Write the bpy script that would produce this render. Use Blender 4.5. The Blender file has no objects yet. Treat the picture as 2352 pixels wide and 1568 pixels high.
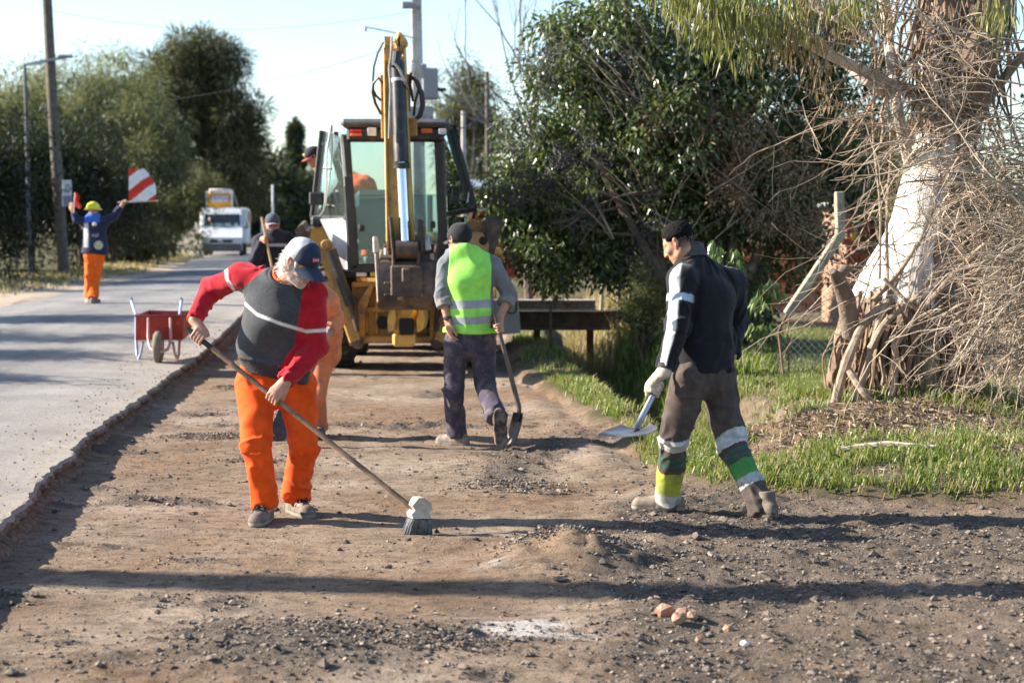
import bpy, bmesh, math, random
import numpy as np
from mathutils import Vector, Matrix, Quaternion
sc = bpy.context.scene
COL = sc.collection
R = math.radians
rng = np.random.default_rng(7)
random.seed(7)

# ------------------------------------------------------------------ camera, sky, sun, exposure
F_PX, CX, CY = 3920.0, 1176.0, 784.0
PITCH = R(3.71)
CAM = np.array([0.0, 0.0, 1.68])
cam_d = bpy.data.cameras.new('camera')
cam_d.lens = 60.0
cam_d.sensor_width = 36.0
cam_d.clip_start = 0.1
cam_d.clip_end = 4000.0
cam_d.dof.use_dof = True
cam_d.dof.focus_distance = 10.2
cam_d.dof.aperture_fstop = 3.0
cam = bpy.data.objects.new('camera', cam_d)
COL.objects.link(cam)
cam.location = CAM
cam.rotation_euler = (R(90) - PITCH, 0, 0)
sc.camera = cam

SUN_AZ = Vector((-1.0, 0.13, 0)).normalized()
SUN_EL = R(27)
world = bpy.data.worlds.new('World')
sc.world = world
world.use_nodes = True
wn = world.node_tree.nodes
wl = world.node_tree.links
wn.clear()
w_out = wn.new('ShaderNodeOutputWorld')
w_bg = wn.new('ShaderNodeBackground')
w_sky = wn.new('ShaderNodeTexSky')
w_sky.sky_type = 'NISHITA'
w_sky.sun_disc = False
w_sky.sun_elevation = SUN_EL
w_sky.sun_rotation = math.atan2(SUN_AZ.x, SUN_AZ.y)
w_sky.altitude = 30
w_sky.air_density = 1.0
w_sky.dust_density = 0.6
w_sky.ozone_density = 2.1
w_bg.inputs['Strength'].default_value = 0.092
wl.new(w_sky.outputs[0], w_bg.inputs['Color'])
wl.new(w_bg.outputs[0], w_out.inputs['Surface'])
sun_d = bpy.data.lights.new('sun', 'SUN')
sun_d.energy = 5.0
sun_d.angle = R(0.5)
sun_d.color = (1.0, 0.92, 0.80)
sun = bpy.data.objects.new('sun', sun_d)
COL.objects.link(sun)
ce = math.cos(SUN_EL)
sun.rotation_euler = Vector((-SUN_AZ.x * ce, -SUN_AZ.y * ce, -math.sin(SUN_EL))).to_track_quat('-Z', 'Y').to_euler()
sun.location = (-30, 5, 30)
sc.view_settings.view_transform = 'Standard'
sc.view_settings.look = 'None'
sc.view_settings.gamma = 1.0
sc.view_settings.use_curve_mapping = False
sc.view_settings.exposure = 1.62
sc.render.engine = 'CYCLES'
sc.cycles.use_denoising = True
sc.cycles.max_bounces = 6
sc.cycles.diffuse_bounces = 3
sc.cycles.glossy_bounces = 3
sc.cycles.transmission_bounces = 5
sc.cycles.transparent_max_bounces = 8
sc.cycles.caustics_reflective = False
sc.cycles.caustics_refractive = False

# ------------------------------------------------------------------ picture measurements -> world
_cp, _sp = math.cos(PITCH), math.sin(PITCH)
def ray(u, v):
    x, y = (u - CX) / F_PX, (CY - v) / F_PX
    return np.array([x, y * _sp + _cp, y * _cp - _sp])
def W(u, v, d):                       # the point at depth d (metres along Y) seen at u, v (2352-wide picture)
    r = ray(u, v)
    return CAM + r * (d / r[1])
def G(u, v, z=0.0):                   # the point of the level z seen at u, v
    r = ray(u, v)
    return CAM + r * ((z - CAM[2]) / r[2])
def crop(x0, y0, s):                  # measurements taken on an enlarged crop (2560-wide source)
    return lambda x, y: ((x / s + x0) * 0.91875, (y / s + y0) * 0.91875)

# ------------------------------------------------------------------ noise
def _hash(ix, iy, iz, seed):
    h = (ix.astype(np.int64) * 374761393 + iy.astype(np.int64) * 668265263 + iz.astype(np.int64) * 2147483647 + seed * 974634777) & 0xffffffff
    h = ((h ^ (h >> 13)) * 1274126177) & 0xffffffff
    h = ((h ^ (h >> 16)) * 2246822519) & 0xffffffff
    return ((h ^ (h >> 15)) & 0xffffff) / float(0xffffff)
def vn3(x, y, z, seed=0):             # value noise, -1..1
    x, y, z = np.broadcast_arrays(np.asarray(x, float), np.asarray(y, float), np.asarray(z, float))
    ix, iy, iz = np.floor(x), np.floor(y), np.floor(z)
    fx, fy, fz = x - ix, y - iy, z - iz
    fx, fy, fz = [t * t * (3 - 2 * t) for t in (fx, fy, fz)]
    r = 0
    for a in (0, 1):
        for b in (0, 1):
            for c in (0, 1):
                w = (fx if a else 1 - fx) * (fy if b else 1 - fy) * (fz if c else 1 - fz)
                r = r + w * _hash(ix + a, iy + b, iz + c, seed)
    return r * 2 - 1
def vn2(x, y, seed=0):
    x, y = np.broadcast_arrays(np.asarray(x, float), np.asarray(y, float))
    ix, iy = np.floor(x), np.floor(y)
    fx, fy = x - ix, y - iy
    fx, fy = fx * fx * (3 - 2 * fx), fy * fy * (3 - 2 * fy)
    z = np.zeros_like(ix)
    a = _hash(ix, iy, z, seed); b = _hash(ix + 1, iy, z, seed)
    c = _hash(ix, iy + 1, z, seed); d = _hash(ix + 1, iy + 1, z, seed)
    return ((a * (1 - fx) + b * fx) * (1 - fy) + (c * (1 - fx) + d * fx) * fy) * 2 - 1
def fbm2(x, y, seed=0, octs=4):
    r, a, s = 0, 1.0, 0
    for o in range(octs):
        r = r + a * vn2(x * 2.03 ** o, y * 2.03 ** o, seed + o * 17); s += a; a *= 0.5
    return r / s
def sstep(a, b, x):
    t = np.clip((np.asarray(x, float) - a) / (b - a), 0, 1)
    return t * t * (3 - 2 * t)

# ------------------------------------------------------------------ objects
def tag(o, label=None, cat=None, group=None, kind=None):
    if label: o['label'] = label
    if cat: o['category'] = cat
    if group: o['group'] = group
    if kind: o['kind'] = kind
    return o
def empty(name, loc, label=None, cat=None, group=None):
    o = bpy.data.objects.new(name, None)
    COL.objects.link(o)
    o.location = loc
    o.empty_display_size = 0.1
    return tag(o, label, cat, group)
def link(name, me, parent=None):
    o = bpy.data.objects.new(name, me)
    COL.objects.link(o)
    if parent is not None:
        o.parent = parent
        bpy_loc = parent['_w'] if '_w' in parent.keys() else None
        # the mesh is written in world metres: undo the parents' translation
        off = Vector((0, 0, 0)); p = parent
        while p is not None:
            off += p.location; p = p.parent
        o.location = -off
    return o
def mesh_np(name, V, faces, mats=(), smooth=True, mat_idx=None, cols=None):
    me = bpy.data.meshes.new(name)
    V = np.asarray(V, np.float32)
    if isinstance(faces, np.ndarray):
        n, k = faces.shape
        loops = faces.astype(np.int32).ravel()
        starts = (np.arange(n) * k).astype(np.int32)
    else:
        n = len(faces)
        ls = np.fromiter((len(f) for f in faces), np.int32, n)
        loops = np.fromiter((i for f in faces for i in f), np.int32, int(ls.sum()))
        starts = np.concatenate([[0], np.cumsum(ls)[:-1]]).astype(np.int32) if n else np.zeros(0, np.int32)
    me.vertices.add(len(V)); me.vertices.foreach_set('co', V.ravel())
    me.loops.add(len(loops)); me.loops.foreach_set('vertex_index', loops)
    me.polygons.add(n); me.polygons.foreach_set('loop_start', starts)
    for m in (mats if isinstance(mats, (list, tuple)) else [mats]):
        me.materials.append(m)
    if mat_idx is not None:
        me.polygons.foreach_set('material_index', np.asarray(mat_idx, np.int32))
    me.polygons.foreach_set('use_smooth', np.full(n, bool(smooth)))
    if cols is not None:
        for nm, arr in cols.items():
            ca = me.attributes.new(nm, 'FLOAT_COLOR', 'POINT')
            arr = np.asarray(arr, np.float32)
            if arr.shape[1] == 3:
                arr = np.concatenate([arr, np.ones((len(arr), 1), np.float32)], 1)
            ca.data.foreach_set('color', arr.ravel())
    me.update(calc_edges=True)
    me.validate(verbose=False)
    return me
def shade_auto(o, ang=35):
    me = o.data
    bm = bmesh.new(); bm.from_mesh(me)
    for e in bm.edges:
        e.smooth = (len(e.link_faces) == 2 and e.calc_face_angle(3.2) < R(ang))
    for f in bm.faces: f.smooth = True
    bm.to_mesh(me); bm.free()

def unit(v):
    v = np.asarray(v, float)
    return v / (np.linalg.norm(v) + 1e-12)
def frame(d, ref=(0, 0, 1)):
    d = unit(d)
    if abs(np.dot(d, ref)) > 0.97: ref = (1, 0, 0) if abs(d[0]) < 0.9 else (0, 1, 0)
    a = unit(np.cross(ref, d)); b = np.cross(d, a)
    return a, b, d

class MB:                              # collects primitive shapes into one mesh
    def __init__(s): s.V = []; s.F = []; s.M = []; s.mi = 0
    def add(s, V, F):
        o = len(s.V)
        s.V.extend([tuple(map(float, p)) for p in V]); s.F.extend([tuple(int(i) + o for i in f) for f in F]); s.M.extend([s.mi] * len(F))
        return s
    def box(s, c, size, rot=None, bev=0.0, taper=None):
        sx, sy, sz = [t / 2 for t in size]
        b = min(bev, min(sx, sy, sz) * 0.9)
        P, Fc = [], []
        if b <= 0:
            P = [(x, y, z) for x in (-sx, sx) for y in (-sy, sy) for z in (-sz, sz)]
            Fc = [(0, 1, 3, 2), (4, 6, 7, 5), (0, 4, 5, 1), (2, 3, 7, 6), (0, 2, 6, 4), (1, 5, 7, 3)]
        else:
            idx = {}
            for X in (-1, 1):
                for Y in (-1, 1):
                    for Z in (-1, 1):
                        for ax in range(3):
                            q = [X * (sx - (0 if ax == 0 else b)), Y * (sy - (0 if ax == 1 else b)), Z * (sz - (0 if ax == 2 else b))]
                            idx[(X, Y, Z, ax)] = len(P); P.append(tuple(q))
            def fix(f):
                a, bb, c2 = [np.array(P[i]) for i in f[:3]]
                n = np.cross(bb - a, c2 - a); m = np.mean([P[i] for i in f], axis=0)
                return f if np.dot(n, m) > 0 else tuple(reversed(f))
            for ax in range(3):
                o1, o2 = [k for k in range(3) if k != ax]
                for sg in (-1, 1):
                    q = []
                    for (p1, p2) in ((-1, -1), (1, -1), (1, 1), (-1, 1)):
                        k = [0, 0, 0]; k[ax] = sg; k[o1] = p1; k[o2] = p2
                        q.append(idx[(k[0], k[1], k[2], ax)])
                    Fc.append(fix(tuple(q)))
                for p1 in (-1, 1):
                    for p2 in (-1, 1):
                        k0 = [0, 0, 0]; k0[ax] = -1; k0[o1] = p1; k0[o2] = p2
                        k1 = list(k0); k1[ax] = 1
                        Fc.append(fix((idx[(*k0, o1)], idx[(*k1, o1)], idx[(*k1, o2)], idx[(*k0, o2)])))
            for X in (-1, 1):
                for Y in (-1, 1):
                    for Z in (-1, 1):
                        Fc.append(fix(tuple(idx[(X, Y, Z, a)] for a in range(3))))
        P = np.array(P)
        if taper is not None:          # (x, y) scale at the top
            t = (P[:, 2:3] / sz + 1) / 2
            P[:, 0:1] *= 1 + (taper[0] - 1) * t; P[:, 1:2] *= 1 + (taper[1] - 1) * t
        if rot is not None:
            P = P @ np.array(rot).T if np.ndim(rot) == 2 else P @ np.array(Matrix.Rotation(rot, 3, 'Z')).T
        return s.add(P + np.array(c), Fc)
    def beam(s, a, b, w, h, up=(0, 0, 1), bev=0.0, taper=None):   # box from a to b, w across, h along up
        a, b = np.array(a, float), np.array(b, float)
        d = unit(b - a); side = unit(np.cross(d, up)); u2 = np.cross(side, d)
        rot = np.stack([side, u2, d], 1)
        return s.box((a + b) / 2, (w, h, np.linalg.norm(b - a)), rot, bev, taper)
    def tube(s, pts, r, n=8, cap=True, ref=(0, 0, 1), flat=1.0):
        pts = np.asarray(pts, float)
        m = len(pts)
        r = np.full(m, r, float) if np.ndim(r) == 0 else np.asarray(r, float)
        V, Fc = [], []
        t = np.gradient(pts, axis=0)
        a = None
        for i in range(m):
            d = unit(t[i])
            if a is None: a, _, _ = frame(d, ref)
            else: a = unit(a - d * np.dot(a, d))
            b = np.cross(d, a)
            for k in range(n):
                an = 2 * math.pi * k / n
                V.append(pts[i] + r[i] * (math.cos(an) * a + flat * math.sin(an) * b))
        for i in range(m - 1):
            for k in range(n):
                k2 = (k + 1) % n
                Fc.append((i * n + k, i * n + k2, (i + 1) * n + k2, (i + 1) * n + k))
        if cap:
            Fc.append(tuple(range(n - 1, -1, -1))); Fc.append(tuple((m - 1) * n + k for k in range(n)))
        return s.add(V, Fc)
    def lathe(s, c, prof, axis=(0, 0, 1), n=24, arc=1.0):         # prof: (radius, height along the axis)
        a, b, d = frame(axis)
        V, Fc = [], []
        for (r, z) in prof:
            for k in range(n):
                an = 2 * math.pi * k / n
                V.append(np.array(c) + d * z + r * (math.cos(an) * a + math.sin(an) * b))
        for i in range(len(prof) - 1):
            for k in range(n):
                k2 = (k + 1) % n
                Fc.append((i * n + k, i * n + k2, (i + 1) * n + k2, (i + 1) * n + k))
        Fc.append(tuple(range(n - 1, -1, -1))); Fc.append(tuple((len(prof) - 1) * n + k for k in range(n)))
        return s.add(V, Fc)
    def prism(s, poly, o, ax, ay, az, th):     # a 2D outline in the plane ax, ay at o, thickness th along az
        ax, ay, az, o = [np.array(q, float) for q in (ax, ay, az, o)]
        n = len(poly)
        V = [o + ax * x + ay * y for x, y in poly] + [o + ax * x + ay * y + az * th for x, y in poly]
        Fc = [tuple(range(n - 1, -1, -1)), tuple(range(n, 2 * n))]
        for i in range(n):
            j = (i + 1) % n
            Fc.append((i, j, n + j, n + i))
        return s.add(V, Fc)
    def sheet(s, grid, th=0.0):                # grid of points (m, n, 3), thickened along its normal
        g = np.asarray(grid, float); m, n = g.shape[:2]
        du = np.gradient(g, axis=0); dv = np.gradient(g, axis=1)
        nn = np.cross(du, dv); nn /= (np.linalg.norm(nn, axis=2, keepdims=True) + 1e-9)
        A = (g + nn * th / 2).reshape(-1, 3); V = list(A); Fc = []
        for i in range(m - 1):
            for j in range(n - 1):
                Fc.append((i * n + j, (i + 1) * n + j, (i + 1) * n + j + 1, i * n + j + 1))
        if th > 0:
            B = (g - nn * th / 2).reshape(-1, 3); o = len(V); V += list(B)
            for i in range(m - 1):
                for j in range(n - 1):
                    Fc.append((o + i * n + j, o + i * n + j + 1, o + (i + 1) * n + j + 1, o + (i + 1) * n + j))
            rim = [i * n for i in range(m)] + [(m - 1) * n + j for j in range(1, n)] + [i * n + n - 1 for i in range(m - 2, -1, -1)] + [j for j in range(n - 2, 0, -1)]
            for q in range(len(rim)):
                p0, p1 = rim[q], rim[(q + 1) % len(rim)]
                Fc.append((p1, p0, o + p0, o + p1))
        return s.add(V, Fc)
    def build(s, name, mats, parent=None, auto=35, label=None, kind=None):
        me = mesh_np(name, s.V, s.F, mats, smooth=False, mat_idx=s.M)
        bm = bmesh.new(); bm.from_mesh(me)
        bmesh.ops.recalc_face_normals(bm, faces=bm.faces)
        if auto:
            for e in bm.edges:
                e.smooth = (len(e.link_faces) == 2 and e.calc_face_angle(3.2) < R(auto))
            for f in bm.faces: f.smooth = True
        bm.to_mesh(me); bm.free()
        o = link(name, me, parent)
        return tag(o, label, None, None, kind)

# ------------------------------------------------------------------ materials
class NT:
    def __init__(s, name):
        s.m = bpy.data.materials.new(name); s.m.use_nodes = True
        s.n = s.m.node_tree.nodes; s.l = s.m.node_tree.links
        s.n.clear()
        s.out = s.n.new('ShaderNodeOutputMaterial')
        s.p = s.n.new('ShaderNodeBsdfPrincipled')
        s.l.new(s.p.outputs[0], s.out.inputs['Surface'])
    def node(s, t, **kw):
        n = s.n.new(t)
        for k, v in kw.items():
            if k.startswith('i_'):
                key = k[2:]; n.inputs[int(key) if key.isdigit() else key].default_value = v
            else: setattr(n, k, v)
        return n
    def noise(s, scale, detail=4, rough=0.55, vec=None, dist=0.0):
        n = s.node('ShaderNodeTexNoise'); n.inputs['Scale'].default_value = scale
        n.inputs['Detail'].default_value = detail; n.inputs['Roughness'].default_value = rough; n.inputs['Distortion'].default_value = dist
        s.l.new(vec if vec is not None else s.pos(), n.inputs['Vector'])
        return n.outputs['Fac']
    def pos(s):
        if not hasattr(s, '_pos'):
            s._pos = s.node('ShaderNodeTexCoord').outputs['Object']
        return s._pos
    def mapped(s, scale):
        m = s.node('ShaderNodeMapping'); m.inputs['Scale'].default_value = scale
        s.l.new(s.pos(), m.inputs['Vector']); return m.outputs[0]
    def ramp(s, fac, stops):
        r = s.node('ShaderNodeValToRGB'); e = r.color_ramp.elements
        while len(e) < len(stops): e.new(0.5)
        for q, (p, c) in zip(e, stops):
            q.position = p; q.color = (c[0], c[1], c[2], 1) if np.ndim(c) else (c, c, c, 1)
        s.l.new(fac, r.inputs[0]); return r.outputs[0]
    def mix(s, fac, a, b, mode='MIX'):
        m = s.node('ShaderNodeMix', data_type='RGBA', blend_type=mode)
        for sock, val in ((m.inputs['Factor'], fac), (m.inputs[6], a), (m.inputs[7], b)):
            if hasattr(val, 'links') or isinstance(val, bpy.types.NodeSocket): s.l.new(val, sock)
            elif np.ndim(val): sock.default_value = (*val, 1)
            else: sock.default_value = val
        return m.outputs[2]
    def math(s, op, a, b=0.5):
        m = s.node('ShaderNodeMath', operation=op)
        for sock, val in ((m.inputs[0], a), (m.inputs[1], b)):
            if isinstance(val, bpy.types.NodeSocket): s.l.new(val, sock)
            else: sock.default_value = val
        return m.outputs[0]
    def attr(s, name):
        a = s.node('ShaderNodeAttribute'); a.attribute_name = name; return a.outputs['Color']
    def sep(s, col):
        q = s.node('ShaderNodeSeparateColor'); s.l.new(col, q.inputs[0]); return q.outputs
    def island(s):
        return s.node('ShaderNodeNewGeometry').outputs['Random Per Island']
    def set(s, **kw):
        for k, v in kw.items():
            key = {'color': 'Base Color', 'rough': 'Roughness', 'metal': 'Metallic', 'spec': 'Specular IOR Level', 'trans': 'Transmission Weight',
                   'alpha': 'Alpha', 'sheen': 'Sheen Weight', 'coat': 'Coat Weight', 'sss': 'Subsurface Weight', 'ior': 'IOR'}[k]
            sock = s.p.inputs[key]
            if isinstance(v, bpy.types.NodeSocket): s.l.new(v, sock)
            elif np.ndim(v) and len(v) == 3: sock.default_value = (*v, 1)
            else: sock.default_value = v
        return s
    def bump(s, h, dist=0.01, strength=1.0):
        b = s.node('ShaderNodeBump'); b.inputs['Distance'].default_value = dist; b.inputs['Strength'].default_value = strength
        s.l.new(h, b.inputs['Height']); s.l.new(b.outputs[0], s.p.inputs['Normal']); return s

_mats = {}
def simple(name, col, rough=0.6, metal=0.0, var=0.25, scale=8.0, bump=0.0, bscale=60.0, spec=0.5, dirt=None, dirt_amt=0.5, dscale=5.0, coat=0):
    if name in _mats: return _mats[name]
    t = NT(name)
    c = np.array(col, float)
    f = t.noise(scale, 5, 0.6)
    out = t.ramp(f, [(0.3, c * (1 - var)), (0.7, np.clip(c * (1 + var), 0, 1))])
    if dirt is not None:
        df = t.ramp(t.noise(dscale, 6, 0.65, dist=0.4), [(0.62 - 0.3 * dirt_amt, 0.0), (0.78 - 0.2 * dirt_amt, 1.0)])
        out = t.mix(df, out, dirt)
    t.set(color=out, rough=rough, metal=metal, spec=spec, coat=coat)
    if bump > 0: t.bump(t.noise(bscale, 4, 0.6), bump, 0.8)
    _mats[name] = t.m
    return t.m
def cloth_mat(name, bump=0.0012, scale=420.0, sheen=0.15, rough=0.85, dirt=None, dirt_amt=0.4, dscale=9.0):
    if name in _mats: return _mats[name]
    t = NT(name)
    c = t.attr('Col')
    v = t.ramp(t.noise(14, 5, 0.6), [(0.3, (0.8, 0.8, 0.8)), (0.7, (1.12, 1.12, 1.12))])
    c = t.mix(1.0, c, v, 'MULTIPLY')
    if dirt is not None:
        df = t.ramp(t.noise(dscale, 6, 0.7, dist=0.3), [(0.62 - 0.3 * dirt_amt, 0.0), (0.85 - 0.2 * dirt_amt, 0.8)])
        c = t.mix(df, c, dirt)
    t.set(color=c, rough=rough, sheen=sheen, spec=0.25)
    t.bump(t.noise(scale, 3, 0.7), bump, 1.0)
    _mats[name] = t.m
    return t.m
def leaf_mat(name, c0, c1, c2, rough=0.45, trans=0.35, spec=0.5):
    if name in _mats: return _mats[name]
    t = NT(name)
    col = t.ramp(t.island(), [(0.0, c0), (0.55, c1), (1.0, c2)])
    t.set(color=col, rough=rough, spec=spec)
    tr = t.node('ShaderNodeBsdfTranslucent')
    t.l.new(t.mix(1.0, col, (1.3, 1.35, 0.75), 'MULTIPLY'), tr.inputs['Color'])
    mx = t.node('ShaderNodeMixShader'); mx.inputs[0].default_value = trans
    t.l.new(t.p.outputs[0], mx.inputs[1]); t.l.new(tr.outputs[0], mx.inputs[2]); t.l.new(mx.outputs[0], t.out.inputs['Surface'])
    _mats[name] = t.m
    return t.m
# ------------------------------------------------------------------ lie of the land
def piece(xs, ys):
    return lambda y: np.interp(y, xs, ys)
EDGE = piece([-5, 5, 8.8, 12.4, 19.3, 25.5, 40, 52, 85, 150, 400, 1500], [-0.8, -2.15, -2.66, -3.15, -3.72, -4.2, -5.3, -6.3, -10.0, -19, -66, -380])
LEFT = piece([-5, 20, 34, 52, 85, 150, 400, 1500], [-7.0, -8.0, -9.2, -10.6, -15.6, -26, -75, -400])
VERGE = piece([6, 8.5, 10.0, 10.25, 10.5, 10.9, 11.8, 14, 20, 26, 32, 60], [16, 8, 3.3, 2.5, 1.8, 1.25, 0.95, 0.80, 0.07, -0.1, -0.6, -2.0])
DITCH = piece([11, 14, 18, 24, 34], [1.95, 1.62, 1.30, 0.98, 0.5])
def zroad(y): return 0.15 + 0.25 * sstep(19, 32, y)
def dig(x, y): return (1 - sstep(30, 35, y))
def verge_mask(x, y):
    w = fbm2(x * 2.1, y * 1.3, 5, 3) * 0.22
    return sstep(-0.06, 0.10, x - VERGE(y) + w)
def ditch_mask(x, y):
    c = np.abs(x - DITCH(y) + 0.08 * vn2(x * 1.1, y * 0.9, 3))
    return (1 - sstep(0.10, 0.55, c)) * sstep(12.3, 13.6, y) * (1 - sstep(33, 36, y))
def gravel_mask(x, y):                 # how much loose dark planings lie here, 0..1
    n = fbm2(x * 0.9, y * 1.1, 31, 4)
    right = sstep(-0.25, 0.35, x - (0.35 + 0.10 * (y - 7.0)) + n * 0.45) * (1 - sstep(10.6, 11.8, y))
    ridge = np.exp(-(((x + 0.85 - 0.1 * n) / 0.62) ** 2 + ((y - 6.75) / 0.55) ** 2) * 1.1) * 0.95
    ridge2 = np.exp(-(((x + 0.15) / 0.5) ** 2 + ((y - 6.95) / 0.28) ** 2)) * 0.8
    band = np.exp(-(((x - 0.15 - 0.25 * np.sin(y)) / 0.3) ** 2)) * sstep(10.5, 11.5, y) * (1 - sstep(13.2, 15, y)) * 0.8
    pat = sstep(0.22, 0.5, fbm2(x * 1.3 + 7, y * 2.2, 77, 4)) * 0.75
    return np.clip(np.maximum.reduce([right * (0.74 + .3 * fbm2(x * 1.6, y * 2.2, 33, 3)), ridge, ridge2, band, pat]) + 0.15 * n, 0, 1)
def chalk_mask(x, y):
    k = np.exp(-(((x - 0.02 - 0.55 * (7.2 - y)) / 0.42) ** 2 + ((y - 7.12) / 0.34) ** 2) * 1.3)
    k2 = np.exp(-(((x + 0.1) / 0.2) ** 2 + ((y - 8.35) / 0.1) ** 2)) * .8
    n = fbm2(x * 3.2, y * 16, 91, 4)
    n2 = fbm2(x * 2.0 - y, y * 7, 95, 4)
    return np.clip(sstep(0.30, 0.85, (k + k2) * (0.62 + 1.3 * n + .5 * n2)), 0, 1)
def bare_mask(x, y):                   # trodden bare soil by the old tree
    n = fbm2(x * 2.3, y * 2.3, 61, 3)
    return np.clip(1.5 * np.exp(-(((x - 2.05) / .50) ** 2 + ((y - 12.2) / .55) ** 2)) + 1.3 * np.exp(-(((x - 3.1) / .9) ** 2 + ((y - 12.35) / .9) ** 2)) + .9 * np.exp(-(((x - 3.3) / .5) ** 2 + ((y - 11.0) / .35) ** 2)) + .5 * n, 0, 1)
def rough_h(x, y):
    g = gravel_mask(x, y)
    h = 0.012 * fbm2(x * 2.6, y * 4.0, 11, 4) + 0.010 * fbm2(x * 9, y * 11, 12, 4)
    h = h + g * (0.034 * np.abs(fbm2(x * 5.0, y * 7.0, 13, 4)) * 1.9 + 0.018 * fbm2(x * 15, y * 17, 14, 3))
    return h
def ground_h(x, y):
    x = np.asarray(x, float); y = np.asarray(y, float)
    e, l = EDGE(y), LEFT(y)
    zr = zroad(y)
    D = dig(x, y)
    vm = verge_mask(x, y)
    h = D * rough_h(x, y) * (1 - vm) + (1 - D) * (zr - 0.03)
    # the broom's heap and the worked ridges
    h = h + 0.13 * np.exp(-(((x - 0.25 - 0.25 * (y - 8.6)) / 0.30) ** 2 + ((y - 8.62) / 0.34) ** 2)) * (1 + 0.25 * vn2(x * 7, y * 7, 4))
    h = h + 0.06 * np.abs(fbm2(x * 7, y * 8, 71, 4)) * np.exp(-(((x - 0.3 - 0.25 * (y - 8.6)) / 0.45) ** 2 + ((y - 8.6) / 0.45) ** 2))
    h = h + 0.05 * np.exp(-(((x + 0.25) / 0.35) ** 2 + ((y - 9.0) / 0.14) ** 2))
    h = h + 0.05 * np.exp(-(((x + 0.8) / 0.6) ** 2 + ((y - 6.6) / 0.4) ** 2)) + 0.06 * sstep(0.9, 2.2, x) * np.exp(-((y - 7.3) / 0.9) ** 2)
    h = h + 0.035 * np.exp(-((x - VERGE(y) + 0.28) / 0.2) ** 2) * D * sstep(9.5, 10.2, y) * (0.9 + 0.6 * vn2(x * 3, y * 2, 8))
    # crumbs fallen from the cut edge
    h = h + D * 0.035 * np.exp(-np.clip(x - e, 0, 9) / 0.10) * (0.7 + 0.6 * vn2(x * 4, y * 5, 6)) * (x > e - 0.4)
    # verge, ditch, mound at the old tree
    bank = 0.10 + 0.10 * sstep(0, 1.6, x - VERGE(y)) + 0.05 * fbm2(x * 1.2, y * 1.2, 41, 3)
    h = h + vm * D * bank
    h = h - 0.62 * ditch_mask(x, y) * D
    h = h + 0.22 * np.exp(-(((x - 3.25) / 0.95) ** 2 + ((y - 13.9) / 1.3) ** 2)) + 0.09 * np.exp(-(((x - 2.05) / 0.6) ** 2 + ((y - 12.3) / 0.6) ** 2)) * (1 + .6 * fbm2(x * 5, y * 5, 9, 4)) + 0.05 * bare_mask(x, y) * np.abs(fbm2(x * 6, y * 6, 63, 4)) * vm
    h = h + 0.05 * sstep(0.3, 0.6, x - VERGE(y)) * np.exp(-(((x - 3.0) / 0.8) ** 2 + ((y - 11.3) / 0.5) ** 2))
    # beneath the road slab, and the land beyond its far side
    under = sstep(0.02, -0.06, x - e) if False else (x < e - 0.03)
    h = np.where(under & (x > l), zr - 0.09, h)
    far = zr - 0.015 + 0.10 * sstep(0.2, 2.5, l - x) + 0.05 * fbm2(x * .3, y * .3, 2, 3)
    h = np.where(x <= l, far, h)
    return h

# ------------------------------------------------------------------ materials of the ground
def mat_ground():
    t = NT('ground_soil')
    g = t.sep(t.attr('Mask'))                    # R planings, G grassy soil, B chalk
    tan = t.ramp(t.noise(1.1, 7, 0.62, dist=0.3), [(0.28, (0.19, 0.132, 0.087)), (0.5, (0.33, 0.247, 0.178)), (0.72, (0.46, 0.37, 0.285))])
    red = t.ramp(t.noise(0.45, 4, 0.5), [(0.45, 0.0), (0.62, 0.55)])
    tan = t.mix(red, tan, (0.25, 0.14, 0.07))
    streak = t.ramp(t.noise(11, 8, 0.75, vec=t.mapped((0.7, 1.1, 1)), dist=0.3), [(0.36, (0.50, 0.48, 0.47)), (0.52, (1.0, 1.0, 1.0)), (0.7, (1.18, 1.16, 1.14))])
    tan = t.mix(1.0, tan, streak, 'MULTIPLY')
    dark = t.ramp(t.noise(26, 7, 0.7), [(0.25, (0.052, 0.039, 0.031)), (0.5, (0.15, 0.117, 0.091)), (0.78, (0.29, 0.238, 0.19))])
    edge = t.math('ADD', g[0], t.math('MULTIPLY', t.math('SUBTRACT', t.noise(13, 6, 0.75), 0.5), 1.5))
    fac = t.ramp(edge, [(0.32, 0.0), (0.78, 1.0)])
    c = t.mix(fac, tan, dark)
    speck = t.ramp(t.noise(95, 3, 0.7), [(0.28, (0.45, 0.42, 0.4)), (0.5, (1, 1, 1)), (0.72, (1.35, 1.33, 1.3))])
    c = t.mix(0.85, c, speck, 'MULTIPLY')
    grass = t.ramp(t.noise(5, 6, 0.7), [(0.3, (0.05, 0.055, 0.018)), (0.55, (0.12, 0.105, 0.055)), (0.75, (0.26, 0.215, 0.15))])
    c = t.mix(g[1], c, grass)
    c = t.mix(t.math('MULTIPLY', g[2], 0.85), c, (0.62, 0.58, 0.54))
    t.set(color=c, rough=0.96, spec=0.2)
    hh = t.math('ADD', t.noise(34, 8, 0.72), t.math('MULTIPLY', t.noise(150, 4, 0.7), 0.5))
    t.bump(hh, 0.04, 1.0)
    return t.m
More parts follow.
